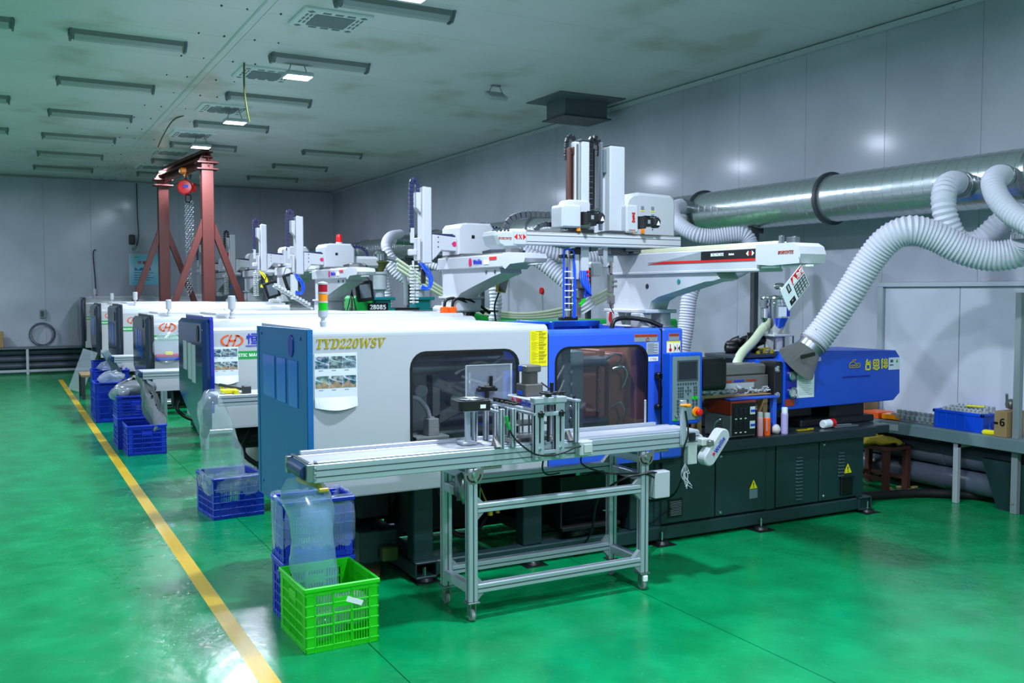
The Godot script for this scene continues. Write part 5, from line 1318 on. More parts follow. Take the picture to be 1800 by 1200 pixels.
	b = B.new(); b.tube([V(3.905, 1.8, -6.32), V(3.905, 2.28, -6.32)], 0.012, 8); b.tube([V(3.95, 1.8, -6.34), V(3.95, 2.28, -6.34)], 0.014, 8); each(b, "steel_rod", "chrome", gp)
	b = B.new(); b.tube([V(3.925, 1.88, -6.33), V(3.925, 2.2, -6.33)], 0.017, 10); pt(b, "blue_cylinder", "logoblue", gp)
	b = B.new(); b.tube(spline(vs([3.885, 1.8, -6.3, 3.885, 2.28, -6.3, 3.90, 2.335, -6.3, 3.95, 2.335, -6.3, 3.985, 2.29, -6.3, 3.985, 2.0, -6.29, 3.99, 1.8, -6.3]), 6), 0.008, 8); b.tube([V(3.975, 1.80, -6.3), V(3.985, 2.1, -6.3), V(3.98, 2.27, -6.3)], 0.010, 8); each(b, "air_line", "tubeblue", gp)
	b = B.new()
	for k in 7: b.b(3.88, 3.95 + 0.04 * (k % 2), 1.86 + k * 0.05, 1.868 + k * 0.05, -6.31, -6.295, 0.001)
	pt(b, "tie", "letterwhite", gp)
	b = B.new(); b.b(4.02, 4.08, 2.03, 2.16, -6.36, -6.26, 0.008); b.b(4.0, 4.09, 1.95, 2.03, -6.34, -6.28, 0.01); b.b(4.02, 4.05, 1.80, 1.95, -6.33, -6.3); pt(b, "gripper_head", "brushed", t)
	b = B.new()
	for k in 5: b.tube(spline(vs([4.01 + 0.015 * k, 2.17, -6.25, 3.99 + 0.02 * k, 2.09 - 0.02 * k, -6.21, 4.05 + 0.01 * k, 2.02 - 0.01 * k, -6.22, 4.09, 2.06 - 0.02 * k, -6.24, 4.04, 2.0 - 0.01 * k, -6.25]), 5), 0.007, 6)
	each(b, "air_line", "tubeblue", t)
	b = B.new()
	for k in 4: b.b(4.06, 4.085, 2.06 + k * 0.032, 2.078 + k * 0.032, -6.25, -6.23, 0.003)
	each(b, "fitting", "red", t)
	b = B.new(); b.b(4.13, 4.18, 2.05, 2.2, -6.42, -6.36, 0.004); pt(b, "valve_block", "black", t)
	b = B.new(); b.bar(V(4.01, 1.90, -6.26), V(4.05, 1.95, -6.25), 0.03, 0.02); pt(b, "green_clip", "greenlens", t)
	# second arm's lower end
	b = B.new(); b.b(4.30, 4.36, 2.2, 2.37, -6.37, -6.3, 0.006); b.b(4.36, 4.47, 2.31, 2.38, -6.4, -6.28, 0.008); each(b, "lower_arm", "lightgrey", t)
	b = B.new(); b.T = Transform3D(Basis.IDENTITY, V(0, 0, -6.5)); b.prism(rr(4.20, 4.31, 2.13, 2.25, 0.025), 0.12, 0.015); pt(b, "white_cover", "white", t)
	b = B.new(); b.b(4.315, 4.335, 2.15, 2.25, -6.31, -6.28); b.b(4.32, 4.355, 2.0, 2.15, -6.34, -6.29); b.b(4.32, 4.36, 1.91, 1.98, -6.34, -6.28); b.cyl(V(4.345, 1.87, -6.3), V(4.345, 1.92, -6.3), 0.012, -1, 8); b.b(4.34, 4.375, 2.04, 2.06, -6.3, -6.27); b.b(4.34, 4.375, 2.08, 2.10, -6.3, -6.27); each(b, "small_gripper", "brushed", t)
	b = B.new(); b.tube(spline(vs([4.32, 1.93, -6.29, 4.31, 1.9, -6.28, 4.33, 1.86, -6.28, 4.35, 1.83, -6.28]), 4), 0.004, 5); b.b(4.30, 4.315, 2.20, 2.22, -6.3, -6.28); pt(b, "sensor_wire", "black", t)

func hd_robot(at: Vector3, i: int):
	var word := ["white single-arm takeout robot on the second machine, with a logo on its beam", "white single-arm takeout robot on the third machine, with a red beacon on its box", "white single-arm takeout robot on the fourth machine, a yellow hose at its gripper", "white single-arm takeout robot on the fifth machine, just right of the red gantry", "white single-arm takeout robot on the farthest machine, behind the gantry legs"]
	var t := th("takeout_robot", word[i], "robot", at, "", true)
	var dy: float = [0.0, -0.06, 0.06, 0.08, 0.10][i]
	var b := B.new()
	b.b(-0.04, 0.30, [1.776, 1.711, 1.816, 1.791, 1.896][i], 1.94 + dy, -0.2, 0.2, 0.02)
	b.T = Transform3D(Basis(V(0, 0, -1), V(0, 1, 0), V(1, 0, 0)), V(-0.02, dy, 0))
	b.prism(pv([0.18, 1.93, 0.20, 2.26, -1.25, 2.26, -1.27, 2.20, -1.1, 2.17, -0.55, 2.05, -0.3, 1.99, -0.2, 1.93]), 0.26, 0.008)
	b.T = Transform3D.IDENTITY
	b.b(-0.06, 0.32, 1.93 + dy, 1.955 + dy, -0.22, 0.22)
	pt(b, "bracket_arm", "white", t)
	b = B.new()
	for z in [0.95, 1.15]: b.cyl(V(-0.02, 2.22 + dy, z), V(-0.03, 2.22 + dy, z), 0.018, -1, 10)
	each(b, "bolt", "darkgrey", t)
	b = B.new(); b.b(-0.05, 0.20, 2.26 + dy, 2.40 + dy, -0.27, 1.45, 0.012)
	var tb := pt(b, "traverse_beam", "white", t)
	b = B.new(); b.T = Transform3D(Basis(V(0, 0, -1), V(0, 1, 0), V(1, 0, 0)), V(-0.06, dy, 0)); b.prism(pv([-1.4, 2.26, -1.4, 2.41, -1.5, 2.41, -1.84, 2.385, -1.86, 2.34, -1.84, 2.30, -1.55, 2.29, -1.45, 2.24]), 0.27, 0.015); b.T = Transform3D.IDENTITY; b.b(0.0, 0.06, 2.27 + dy, 2.285 + dy, 1.8, 2.0); pt(b, "end_cap", "white", tb)
	b = B.new(); b.b(-0.02, 0.02, 2.40 + dy, 2.415 + dy, -0.2, 1.35); b.b(0.12, 0.16, 2.40 + dy, 2.415 + dy, -0.2, 1.35); b.b(0.02, 0.12, 2.41 + dy, 2.46 + dy, 1.3, 1.42); each(b, "rail", "brushed", tb)
	b = B.new(); b.b(-0.056, -0.05, 2.30 + dy, 2.345 + dy, 0.95, 1.06, 0); pt(b, "label", "letterwhite", tb)
	if i < 2:
		text("Weilie", 0.05, "inkblue", tb, V(-0.055, 2.33 + dy, 0.8), -PI / 2, true)
		b = B.new(); b.T = Transform3D(Basis(V(0, 0, 1), V(0, 1, 0), V(-1, 0, 0)), V(-0.052, 2.33 + dy, 0.62)); b.prism(rr(-0.035, 0.035, -0.045, 0.045, 0.03), 0.004); pt(b, "logo", "magenta", tb)
		b = B.new(); b.b(-0.056, -0.05, 2.345 + dy, 2.375 + dy, 1.08, 1.24, 0); pt(b, "label", "red", tb)
	# carriage box
	b = B.new(); b.T = Transform3D(Basis.IDENTITY, V(0, dy, -0.28)); b.prism(pv([0.02, 2.43, 0.50, 2.43, 0.50, 2.72, 0.44, 2.80, 0.12, 2.80, 0.06, 2.79, 0.02, 2.74]), 0.44, 0.02)
	b.T = Transform3D.IDENTITY; b.b(0.5, 0.95, 2.44 + dy, 2.62 + dy, -0.25, 0.05, 0.04)
	var cb := pt(b, "control_box", "white", t)
	b = B.new(); b.b(0.19, 0.23, 2.62 + dy, 2.66 + dy, 0.155, 0.162, 0.001); b.b(0.30, 0.305, 2.63 + dy, 2.635 + dy, 0.155, 0.162); pt(b, "display", "black", cb)
	b = B.new(); b.b(0.0, 0.45, 2.415 + dy, 2.435 + dy, -0.25, 0.15); pt(b, "carriage_plate", "darkgrey", t)
	pt(chain(vs([0.3, 2.45 + dy, 0.25, 0.32, 2.47 + dy, 0.6, 0.33, 2.46 + dy, 0.95, 0.33, 2.42 + dy, 1.15]), 0.05, 0.04, V(1, 0, 0)), "cable_chain", "darkgrey", t)
	if i in [0, 1]: pt(chain(vs([0.5, 2.72 + dy, -0.2, 0.65, 2.78 + dy, -0.2, 0.8, 2.72 + dy, -0.2, 0.82, 2.6 + dy, -0.2]), 0.05, 0.04, V(0, 0, 1)), "cable_chain", "chain", t)
	if i in [1, 4]:
		b = B.new(); b.cyl(V(0.32, 2.79 + dy, -0.05), V(0.32, 2.83 + dy, -0.05), 0.05, -1, 16); pt(b, "beacon_base", "lightgrey", cb)
		b = B.new(); b.lathe(V(0.32, 2.83 + dy, -0.05), [Vector2(0.045, 0), Vector2(0.045, 0.08), Vector2(0.035, 0.115), Vector2(0, 0.125)], 16); pt(b, "beacon", "red", cb)
	# cross arm and upright arm
	b = B.new(); b.T = Transform3D(Basis.IDENTITY, V(0, dy, -0.1)); b.prism(pv([0.05, 2.47, 0.05, 2.63, -0.27, 2.66, -0.27, 2.37, -0.22, 2.41, -0.16, 2.48]), 0.2, 0.008); pt(b, "cross_arm", "white", t)
	b = B.new(); b.b(-0.27, 0.1, 2.655 + dy, 2.675 + dy, -0.08, 0.02); b.b(-0.2, 0.02, 2.63 + dy, 2.66 + dy, -0.09, 0.08); pt(b, "cable_tray", "chain", t)
	b = B.new()
	for k in 3: b.cyl(V(-0.205, 2.63 - 0.055 * k + dy, 0.1), V(-0.205, 2.63 - 0.055 * k + dy, 0.106), 0.008, -1, 8)
	b.cyl(V(-0.03, 2.56 + dy, 0.1), V(-0.03, 2.56 + dy, 0.104), 0.006, -1, 8); each(b, "bolt", "darkgrey", t)
	if i < 2:
		b = B.new(); b.cyl(V(0.0, 2.555 + dy, 0.1), V(0.0, 2.555 + dy, 0.105), 0.03, -1, 14); pt(b, "logo", "magenta", t)
	b = B.new(); b.b(-0.385, -0.275, 2.33 + dy, 3.19 + dy, -0.08, 0.09, 0.01)
	var ar := pt(b, "upright_arm", "white", t)
	b = B.new(); b.T = Transform3D(Basis.IDENTITY, V(0, dy, -0.05)); b.prism(pv([-0.39, 2.90, -0.445, 2.96, -0.445, 3.13, -0.385, 3.13]), 0.1, 0.006); b.T = Transform3D.IDENTITY; b.b(-0.44, -0.40, 2.36 + dy, 2.62 + dy, -0.06, 0.06, 0.008); b.b(-0.50, -0.46, 2.56 + dy, 2.73 + dy, -0.02, 0.02); b.b(-0.52, -0.44, 2.42 + dy, 2.49 + dy, -0.05, 0.05, 0.01); each(b, "slide_plate", "white", ar)
	pt(chain(vs([-0.41, 3.13 + dy, -0.02, -0.41, 3.24 + dy, -0.02, -0.445, 3.29 + dy, -0.02, -0.48, 3.24 + dy, -0.02, -0.485, 3.1 + dy, -0.02, -0.48, 2.65 + dy, -0.02]), 0.05, 0.04, V(0, 0, 1), 0.05), "cable_chain", "chain" if i != 3 else "black", ar)
	b = B.new(); b.b(-0.35, -0.31, 3.19 + dy, 3.205 + dy, -0.02, 0.02); pt(b, "cap", "grey", ar)
	# gripper: a ladder of pale cups
	if i != 1:
		b = B.new()
		for k in 12:
			var y: float = 2.30 + dy - 0.037 * k
			for s in [-1, 1]: b.b(-0.47 + 0.025 * s - 0.018, -0.47 + 0.025 * s + 0.018, y - 0.009, y + 0.009, -0.01, 0.06, 0.004)
		b.b(-0.48, -0.46, 1.87 + dy, 2.36 + dy, -0.01, 0.01)
		pt(b, "gripper", "offwhite", t)
	else:
		b = B.new()
		for k in 12:
			var a := V(-0.68 + 0.045 * k, 2.1 - 0.026 * k, 0.0)
			b.b(a.x - 0.02, a.x + 0.02, a.y - 0.01, a.y + 0.035, -0.02, 0.05, 0.004)
		b.bar(V(-0.72, 2.1, 0), V(-0.12, 1.75, 0), 0.02, 0.03); b.b(-0.45, -0.35, 1.9, 2.27, -0.03, 0.03)
		pt(b, "gripper", "offwhite", t)
	b = B.new()
	b.tube(spline(vs([-0.40, 2.34 + dy, 0.02, -0.36, 2.27 + dy, 0.05, -0.30, 2.18 + dy, 0.05, -0.29, 2.10 + dy, 0.05, -0.33, 2.05 + dy, 0.05, -0.39, 2.08 + dy, 0.05]), 5), 0.014, 8); b.tube(spline(vs([-0.38, 2.33 + dy, 0.05, -0.31, 2.25 + dy, 0.08, -0.27, 2.14 + dy, 0.08, -0.31, 2.04 + dy, 0.07, -0.40, 2.05 + dy, 0.06]), 5), 0.012, 8)
	each(b, "air_line", "tubeblue" if i != 2 else "yellow", t)
	b = B.new(); b.b(-0.37, -0.32, 2.10 + dy, 2.28 + dy, -0.03, 0.02, 0.01); pt(b, "valve_block", "charcoal", t)

func conveyor_table():
	var t := th("conveyor", "aluminium belt conveyor on a wheeled profile frame in front of the white machine", "conveyor", V(2.9, 0, -5.25))
	var b := B.new()
	var y0 := 0.945
	# side rails with grooves
	for s in [[-5.09, -5.05, -5.05], [-5.42, -5.38, -5.42]]:
		b = B.new(); b.b(1.50, 4.22, 0.945, 1.05, s[0], s[1], 0.004); var r := pt(b, "side_rail", "alu", t)
		b = B.new()
		var o: float = s[2]
		b.b(1.505, 4.215, 0.975, 0.981, o - 0.001, o + 0.001, 0); b.b(1.505, 4.215, 1.012, 1.018, o - 0.001, o + 0.001, 0); pt(b, "groove", "darkgrey", r)
	b = B.new(); b.b(1.52, 4.1, 1.05, 1.062, -5.13, -5.06, 0.003); b.b(1.52, 4.1, 1.05, 1.075, -5.415, -5.385, 0.003); each(b, "guide_strip", "alu", t)
	b = B.new(); b.b(1.47, 4.25, 1.032, 1.048, -5.375, -5.10, 0.002); pt(b, "belt", "belt", t)
	b = B.new(); b.cyl(V(1.475, 1.0, -5.38), V(1.475, 1.0, -5.09), 0.045, -1, 18); pt(b, "end_roller", "beltblue", t)
	b = B.new(); b.b(1.44, 1.56, 0.95, 1.05, -5.43, -5.39, 0.003); b.b(1.46, 1.56, 0.95, 1.05, -5.09, -5.055, 0.003); b.b(1.47, 1.49, 1.05, 1.06, -5.42, -5.06)
	for z in [-5.425, -5.055]:
		for k in 3: b.cyl(V(1.505 + 0.0 * k, 0.965 + k * 0.03, z - 0.005), V(1.505, 0.965 + k * 0.03, z + 0.008), 0.008, -1, 8)
	pt(b, "end_bearing", "steel", t)
	# stand
	for q in [[2.45, -5.11], [3.73, -5.11], [2.45, -5.48], [3.73, -5.48]]:
		b = B.new(); b.b(q[0], q[0] + 0.06, 0.12, 0.94, q[1], q[1] + 0.06, 0.005); var lg := pt(b, "leg", "alu", t)
		b = B.new()
		b.b(q[0] - 0.0006, q[0] + 0.0004, 0.12, 0.94, q[1] + 0.026, q[1] + 0.034, 0); b.b(q[0] + 0.026, q[0] + 0.034, 0.12, 0.94, q[1] + 0.0596, q[1] + 0.0606, 0); b.b(q[0] + 0.0594, q[0] + 0.0606, 0.12, 0.94, q[1] + 0.026, q[1] + 0.034, 0); pt(b, "groove", "darkgrey", lg)
		b = B.new(); b.b(q[0] - 0.01, q[0] + 0.07, 0.112, 0.122, q[1] - 0.01, q[1] + 0.07, 0.002)
		b.b(q[0] + 0.01, q[0] + 0.016, 0.03, 0.112, q[1] + 0.005, q[1] + 0.055); b.b(q[0] + 0.044, q[0] + 0.05, 0.03, 0.112, q[1] + 0.005, q[1] + 0.055); var ca := pt(b, "caster", "steel", t)
		b = B.new(); b.cyl(V(q[0] + 0.017, 0.036, q[1] + 0.03), V(q[0] + 0.043, 0.036, q[1] + 0.03), 0.036, -1, 18); pt(b, "wheel", "grey", ca)
		if q[0] > 3 and q[1] > -5.2:
			b = B.new(); b.b(q[0] + 0.012, q[0] + 0.05, 0.06, 0.105, q[1] + 0.05, q[1] + 0.075, 0.008); pt(b, "brake", "letterwhite", ca)
	for q in [[0.665, -5.08, 0], [0.17, -5.08, 0], [0.76, -5.45, 0], [0.19, -5.45, 0]]:
		b = B.new(); b.b(2.51, 3.73, q[0], q[0] + 0.055, q[1] - 0.03, q[1] + 0.025); var r := pt(b, "long_rail", "alu", t)
		b = B.new(); b.b(2.512, 3.728, q[0] + 0.024, q[0] + 0.031, q[1] + 0.0244, q[1] + 0.0256, 0); b.b(2.512, 3.728, q[0] + 0.0544, q[0] + 0.0556, q[1] - 0.006, q[1] + 0.002, 0); pt(b, "groove", "darkgrey", r)
		b = B.new()
		for x in [2.51, 3.73]:
			for v in [1, -1]:
				b.T = Transform3D(Basis.IDENTITY, V(x, q[0] + (0.055 if v > 0 else 0.0), q[1] - 0.02)); b.prism(pv([0, 0, 0.05 * (1 if x < 3 else -1), 0, 0, 0.05 * v]), 0.035)
		each(b, "corner_bracket", "grey", r)
	for x in [2.48, 3.76]:
		for y in [0.17, 0.74, 0.86]:
			b = B.new(); b.b(x - 0.028, x + 0.028, y, y + 0.055, -5.42, -5.11); pt(b, "cross_rail", "alu", t)
		b = B.new()
		b.T = Transform3D(Basis.IDENTITY, V(x, 0.93, -5.05))
		var pp := [-0.065, 0.015, -0.065, -0.02]
		for k in 9: pp.append_array([-0.065 * cos(PI * k / 8.0), -0.02 - 0.065 * sin(PI * k / 8.0)])
		pp.append_array([0.065, 0.015])
		b.prism(pv(pp.slice(2)), 0.006); var pl := pt(b, "tilt_plate", "brushed", t)
		b = B.new(); b.cyl(V(x, 0.905, -5.044), V(x, 0.905, -5.03), 0.013, -1, 10); b.cyl(V(x + 0.01, 0.87, -5.044), V(x + 0.01, 0.87, -5.034), 0.01, -1, 10); each(b, "bolt", "chrome", pl)
		b = B.new()
		for k in 8:
			var a0 := PI + PI * k / 8.0
			var a1 := PI + PI * (k + 1) / 8.0
			b.bar(V(x + 0.045 * cos(a0), 0.905 + 0.045 * sin(a0), -5.0435), V(x + 0.045 * cos(a1), 0.905 + 0.045 * sin(a1), -5.0435), 0.010, 0.002, 0, V(0, 0, 1))
		each(b, "slot", "charcoal", pl)
		b = B.new(); b.b(x + 0.07, x + 0.2, 0.925, 0.944, -5.09, -5.06); b.bar(V(x + 0.07, 0.92, -5.3), V(x + 0.18, 0.93, -5.3), 0.03, 0.03); each(b, "stay", "brushed", t)
	# drive cover at the right end
	b = B.new()
	var c0 := V(4.365, 1.01, -5.0)
	var c1 := V(4.245, 0.865, -5.0)
	var dd := (c1 - c0)
	var cap := PackedVector2Array()
	var an := atan2(dd.y, dd.x)
	for k in 13: cap.append(Vector2(c1.x, c1.y) + Vector2(cos(an - PI / 2 + PI * k / 12), sin(an - PI / 2 + PI * k / 12)) * 0.052)
	for k in 13: cap.append(Vector2(c0.x, c0.y) + Vector2(cos(an + PI / 2 + PI * k / 12), sin(an + PI / 2 + PI * k / 12)) * 0.052)
	b.T = Transform3D(Basis.IDENTITY, V(0, 0, -5.04)); b.prism(cap, 0.075, 0.008)
	var dc := pt(b, "drive_cover", "white", t)
	text("Weilie", 0.03, "inkblue", dc, V(4.325, 0.955, -4.963), 0, true, false, 0, 0.002, 1, an + PI)
	b = B.new(); b.cyl(V(4.272, 0.895, -4.966), V(4.272, 0.895, -4.962), 0.012, -1, 12); pt(b, "logo", "magenta", dc)
	b = B.new(); b.b(4.12, 4.2, 0.82, 0.97, -5.1, -5.05, 0.004); b.b(4.2, 4.27, 0.95, 1.0, -5.06, -5.0, 0.006); b.cyl(V(4.22, 0.98, -5.36), V(4.22, 0.98, -5.06), 0.045, -1, 18); pt(b, "drive_plate", "offwhite", t)
	b = B.new(); b.b(4.235, 4.275, 0.95, 0.99, -5.0, -4.96, 0.006); pt(b, "brass_block", "brushed", t)
	# sensor post
	b = B.new(); b.b(4.04, 4.08, 0.965, 1.27, -5.045, -5.02, 0.003); b.b(4.0, 4.015, 1.0, 1.24, -5.40, -5.385); var sp := pt(b, "sensor_post", "alu", t)
	b = B.new(); b.cyl(V(4.03, 1.237, -5.03), V(4.07, 1.237, -5.01), 0.009, -1, 10); b.cyl(V(4.07, 1.235, -5.02), V(4.09, 1.235, -4.99), 0.013, -1, 10); pt(b, "sensor", "amber", sp)
	b = B.new(); b.b(4.12, 4.17, 0.985, 1.04, -5.05, -5.03, 0.004); pt(b, "counter", "charcoal", t)
	b = B.new(); b.b(4.125, 4.165, 1.005, 1.03, -5.03, -5.028, 0); pt(b, "counter_face", "screen", t)
	# gearmotor over a white cover box
	b = B.new(); b.b(2.90, 3.09, 1.255, 1.335, -5.41, -5.06, 0.008); var bx := pt(b, "cover_box", "white", t)
	text("Weilie", 0.04, "inkblue", bx, V(2.898, 1.30, -5.17), -PI / 2, true, false, 0, 0.002)
	text("W", 0.046, "red", bx, V(2.8975, 1.303, -5.245), -PI / 2, true, false, 0, 0.002)
	b = B.new(); b.T = Transform3D(Basis(V(0, 0, 1), V(0, 1, 0), V(-1, 0, 0)), V(2.899, 1.302, -5.32)); b.prism(pv([-0.018, -0.02, 0.018, -0.02, 0.02, 0.005, 0.0, 0.025, -0.02, 0.005]), 0.003); pt(b, "logo", "magenta", bx)
	b = B.new(); b.b(2.925, 3.055, 1.335, 1.415, -5.33, -5.2, 0.006); b.b(2.935, 3.045, 1.49, 1.535, -5.325, -5.205, 0.008); b.lathe(V(2.99, 1.415, -5.265), [Vector2(0.05, 0), Vector2(0.05, 0.075)], 20)
	for k in 7: b.lathe(V(2.99, 1.42 + k * 0.01, -5.265), [Vector2(0.05, 0), Vector2(0.054, 0.0), Vector2(0.054, 0.004), Vector2(0.05, 0.004)], 20)
	var gm := pt(b, "gear_motor", "motor", t)
	b = B.new(); b.b(2.918, 2.925, 1.345, 1.37, -5.30, -5.24, 0.001); b.b(2.93, 2.936, 1.495, 1.53, -5.31, -5.27, 0.001); pt(b, "label", "tubeblue", gm)
	b = B.new(); b.tube(spline(vs([3.05, 1.42, -5.22, 3.1, 1.38, -5.2, 3.14, 1.34, -5.2, 3.2, 1.35, -5.22, 3.22, 1.33, -5.22]), 5), 0.006, 6); pt(b, "motor_cable", "black", t)
	# press frame at the front with a handwheel
	b = B.new(); b.T = Transform3D(Basis.IDENTITY, V(0, 0, -5.02)); b.ringplate(rr(2.882, 3.095, 1.0, 1.35, 0.002, 1), rr(2.945, 3.03, 1.02, 1.305, 0.002, 1), 0.016); b.T = Transform3D.IDENTITY
	for x in [[2.882, 2.945], [3.03, 3.095]]: b.b(x[0], x[1], 0.965, 1.31, -5.045, -5.0, 0.003)
	b.b(2.87, 3.105, 1.315, 1.352, -5.05, -4.99, 0.004); b.b(2.93, 3.05, 1.235, 1.26, -5.06, -4.995, 0.003)
	var pf := pt(b, "press_frame", "alu", t)
	b = B.new()
	for x in [2.913, 3.062]: b.b(x - 0.005, x + 0.005, 1.07, 1.25, -5.0, -4.998, 0)
	each(b, "slot", "charcoal", pf)
	b = B.new(); b.cyl(V(2.985, 1.07, -5.02), V(2.985, 1.36, -5.02), 0.009, -1, 10); pt(b, "screw_rod", "charcoal", pf)
	b = B.new(); b.ring(V(2.985, 1.375, -5.02), Vector3.UP, 0.05, 0.008, 24, 8); b.cyl(V(2.985, 1.35, -5.02), V(2.985, 1.385, -5.02), 0.022, -1, 14)
	for k in 3: b.bar(V(2.985, 1.375, -5.02), V(2.985 + 0.05 * cos(k * 2.1), 1.375, -5.02 + 0.05 * sin(k * 2.1)), 0.012, 0.008)
	b.cyl(V(3.01, 1.38, -5.02), V(3.01, 1.44, -5.02), 0.011, 0.013, 10); pt(b, "handwheel", "black", pf)
	b = B.new(); b.ring(V(2.76, 1.39, -5.42), Vector3.UP, 0.05, 0.008, 24, 8); b.cyl(V(2.76, 1.3, -5.42), V(2.76, 1.40, -5.42), 0.015, -1, 12); b.cyl(V(2.79, 1.395, -5.42), V(2.79, 1.46, -5.42), 0.011, 0.013, 10); b.b(2.69, 2.83, 1.36, 1.385, -5.44, -5.40); pt(b, "handwheel", "black", t)
	for x in [2.918, 3.066]:
		b = B.new()
		var star := PackedVector2Array()
		for k in 20: star.append(Vector2(cos(TAU * k / 20), sin(TAU * k / 20)) * (0.022 if k % 4 < 2 else 0.015))
		b.T = Transform3D(Basis.IDENTITY, V(x, 1.248, -5.0)); b.prism(star, 0.02, 0.003); pt(b, "star_knob", "black", pf)
	b = B.new()
	for x in [2.913, 3.062]:
		for y in [0.98, 1.03]: b.cyl(V(x, y, -5.0), V(x, y, -4.99), 0.009, -1, 6)
	each(b, "bolt", "chrome", pf)
	# small posts and bars over the belt
	for q in [[2.66, -5.07, 1.29], [2.735, -5.06, 1.29], [2.64, -5.40, 1.26], [2.72, -5.40, 1.26], [2.79, -5.40, 1.26], [3.18, -5.04, 1.31], [3.2, -5.38, 1.30], [2.86, -5.36, 1.26], [3.09, -5.36, 1.26]]:
		b = B.new(); b.b(q[0], q[0] + 0.03, 1.05, q[2], q[1], q[1] + 0.03, 0.003); var ps := pt(b, "profile_post", "alu", t)
		b = B.new(); b.b(q[0] + 0.012, q[0] + 0.018, 1.05, q[2], q[1] + 0.0298, q[1] + 0.0304, 0); b.b(q[0] - 0.0004, q[0] + 0.0002, 1.05, q[2], q[1] + 0.012, q[1] + 0.018, 0); pt(b, "groove", "charcoal", ps)
	b = B.new()
	b.b(2.77, 2.79, 1.285, 1.305, -5.52, -4.99, 0.003); b.b(2.66, 2.68, 1.26, 1.275, -5.42, -5.05, 0.003); b.b(3.175, 3.215, 1.31, 1.325, -5.4, -5.0, 0.003); b.b(2.66, 3.2, 1.26, 1.275, -5.41, -5.39, 0.003); b.b(2.87, 2.89, 1.24, 1.258, -5.45, -5.0, 0.003); b.b(3.1, 3.18, 1.29, 1.31, -5.42, -5.36); each(b, "cross_bar", "alu", t)
	b = B.new()
	for k in 6: b.b(2.755, 2.80, 1.305, 1.32, -5.33 + k * 0.05, -5.315 + k * 0.05); 
	b.bar(V(2.76, 1.325, -5.33), V(2.79, 1.325, -5.17), 0.014, 0.012); b.bar(V(2.79, 1.325, -5.20), V(2.80, 1.315, -5.05), 0.014, 0.012)
	for k in 3: b.cyl(V(3.2, 1.325, -5.38 + 0.16 * k), V(3.2, 1.345, -5.38 + 0.16 * k), 0.01, -1, 8)
	b.bar(V(3.14, 1.345, -5.3), V(3.24, 1.35, -5.22), 0.014, 0.012); each(b, "clamp_lever", "black", t)
	b = B.new()
	for k in 5: b.b(2.83 + k * 0.035, 2.842 + k * 0.035, 1.13, 1.25, -5.13 - 0.02 * (k % 2), -5.118 - 0.02 * (k % 2)); b.cyl(V(2.836 + k * 0.035, 1.10, -5.124 - 0.02 * (k % 2)), V(2.836 + k * 0.035, 1.13, -5.124 - 0.02 * (k % 2)), 0.001, 0.007, 8)
	b.b(2.82, 3.08, 1.16, 1.17, -5.35, -5.15); b.b(2.8, 3.1, 1.052, 1.08, -5.34, -5.16); each(b, "heater_bar", "brushed", t)
	b = B.new(); b.b(2.62, 2.96, 1.30, 1.53, -5.445, -5.441, 0.0); pt(b, "acrylic_sheet", "acrylic", t)
	b = B.new(); b.b(2.617, 2.623, 1.30, 1.532, -5.447, -5.439, 0); b.b(2.62, 2.96, 1.528, 1.533, -5.446, -5.440, 0); b.b(2.945, 2.955, 1.30, 1.532, -5.447, -5.439, 0); each(b, "acrylic_edge", "lightgrey", t)
	# feet of the small posts
	for q in [[2.63, -5.04], [3.15, -5.04]]:
		b = B.new(); b.T = Transform3D(Basis(V(0, 0, 1), V(0, 1, 0), V(-1, 0, 0)), V(q[0] + 0.03, 1.062, q[1] - 0.05)); b.prism(pv([-0.02, 0, 0.06, 0, 0.01, 0.06]), 0.03); each(b, "corner_bracket", "brushed", t)
	# axial fan
	b = B.new(); b.T = Transform3D(Basis(Vector3.UP, -0.12), V(2.555, 1.285, -5.24)); 
	for k in 2: b.T = Transform3D(Basis(Vector3.UP, -0.12) * Basis(V(1, 0, 0), V(0, 0, -1), V(0, 1, 0)), V(2.555, 1.275 + 0.0 * k, -5.24))
	var outer := rr(-0.105, 0.105, -0.095, 0.095, 0.03, 5)
	var inner := PackedVector2Array()
	for k in outer.size(): inner.append(outer[k].normalized() * 0.086)
	b.ringplate(outer, inner, 0.06)
	var fan := pt(b, "fan", "black", t)
	b = B.new()
	for k in 7: b.ring(V(2.555, 1.342, -5.24), Vector3.UP, 0.088 - k * 0.012, 0.0022, 28, 5)
	for k in 4: b.bar(V(2.555 + 0.125 * cos(k * PI / 2 + 0.66), 1.343, -5.24 + 0.12 * sin(k * PI / 2 + 0.66)), V(2.555 + 0.02 * cos(k * PI / 2 + 0.66), 1.345, -5.24 + 0.02 * sin(k * PI / 2 + 0.66)), 0.004, 0.004)
	pt(b, "finger_guard", "steel", fan)
	b = B.new(); b.cyl(V(2.555, 1.285, -5.24), V(2.555, 1.325, -5.24), 0.035, -1, 16)
	for k in 7: b.T = Transform3D(Basis(Vector3.UP, TAU * k / 7) * Basis(Vector3.RIGHT, 0.6), V(2.555, 1.305, -5.24)) * Transform3D(Basis.IDENTITY, V(0.058, 0, 0)); b.box(Vector3.ZERO, V(0.05, 0.003, 0.035), 0.0005)
	pt(b, "rotor", "black", fan)
	b = B.new(); b.T = Transform3D(Basis(Vector3.UP, -0.12), V(2.555, 1.285, -5.24)); b.b(0.03, 0.065, 0.005, 0.028, 0.095, 0.097, 0); pt(b, "label", "letterwhite", fan)
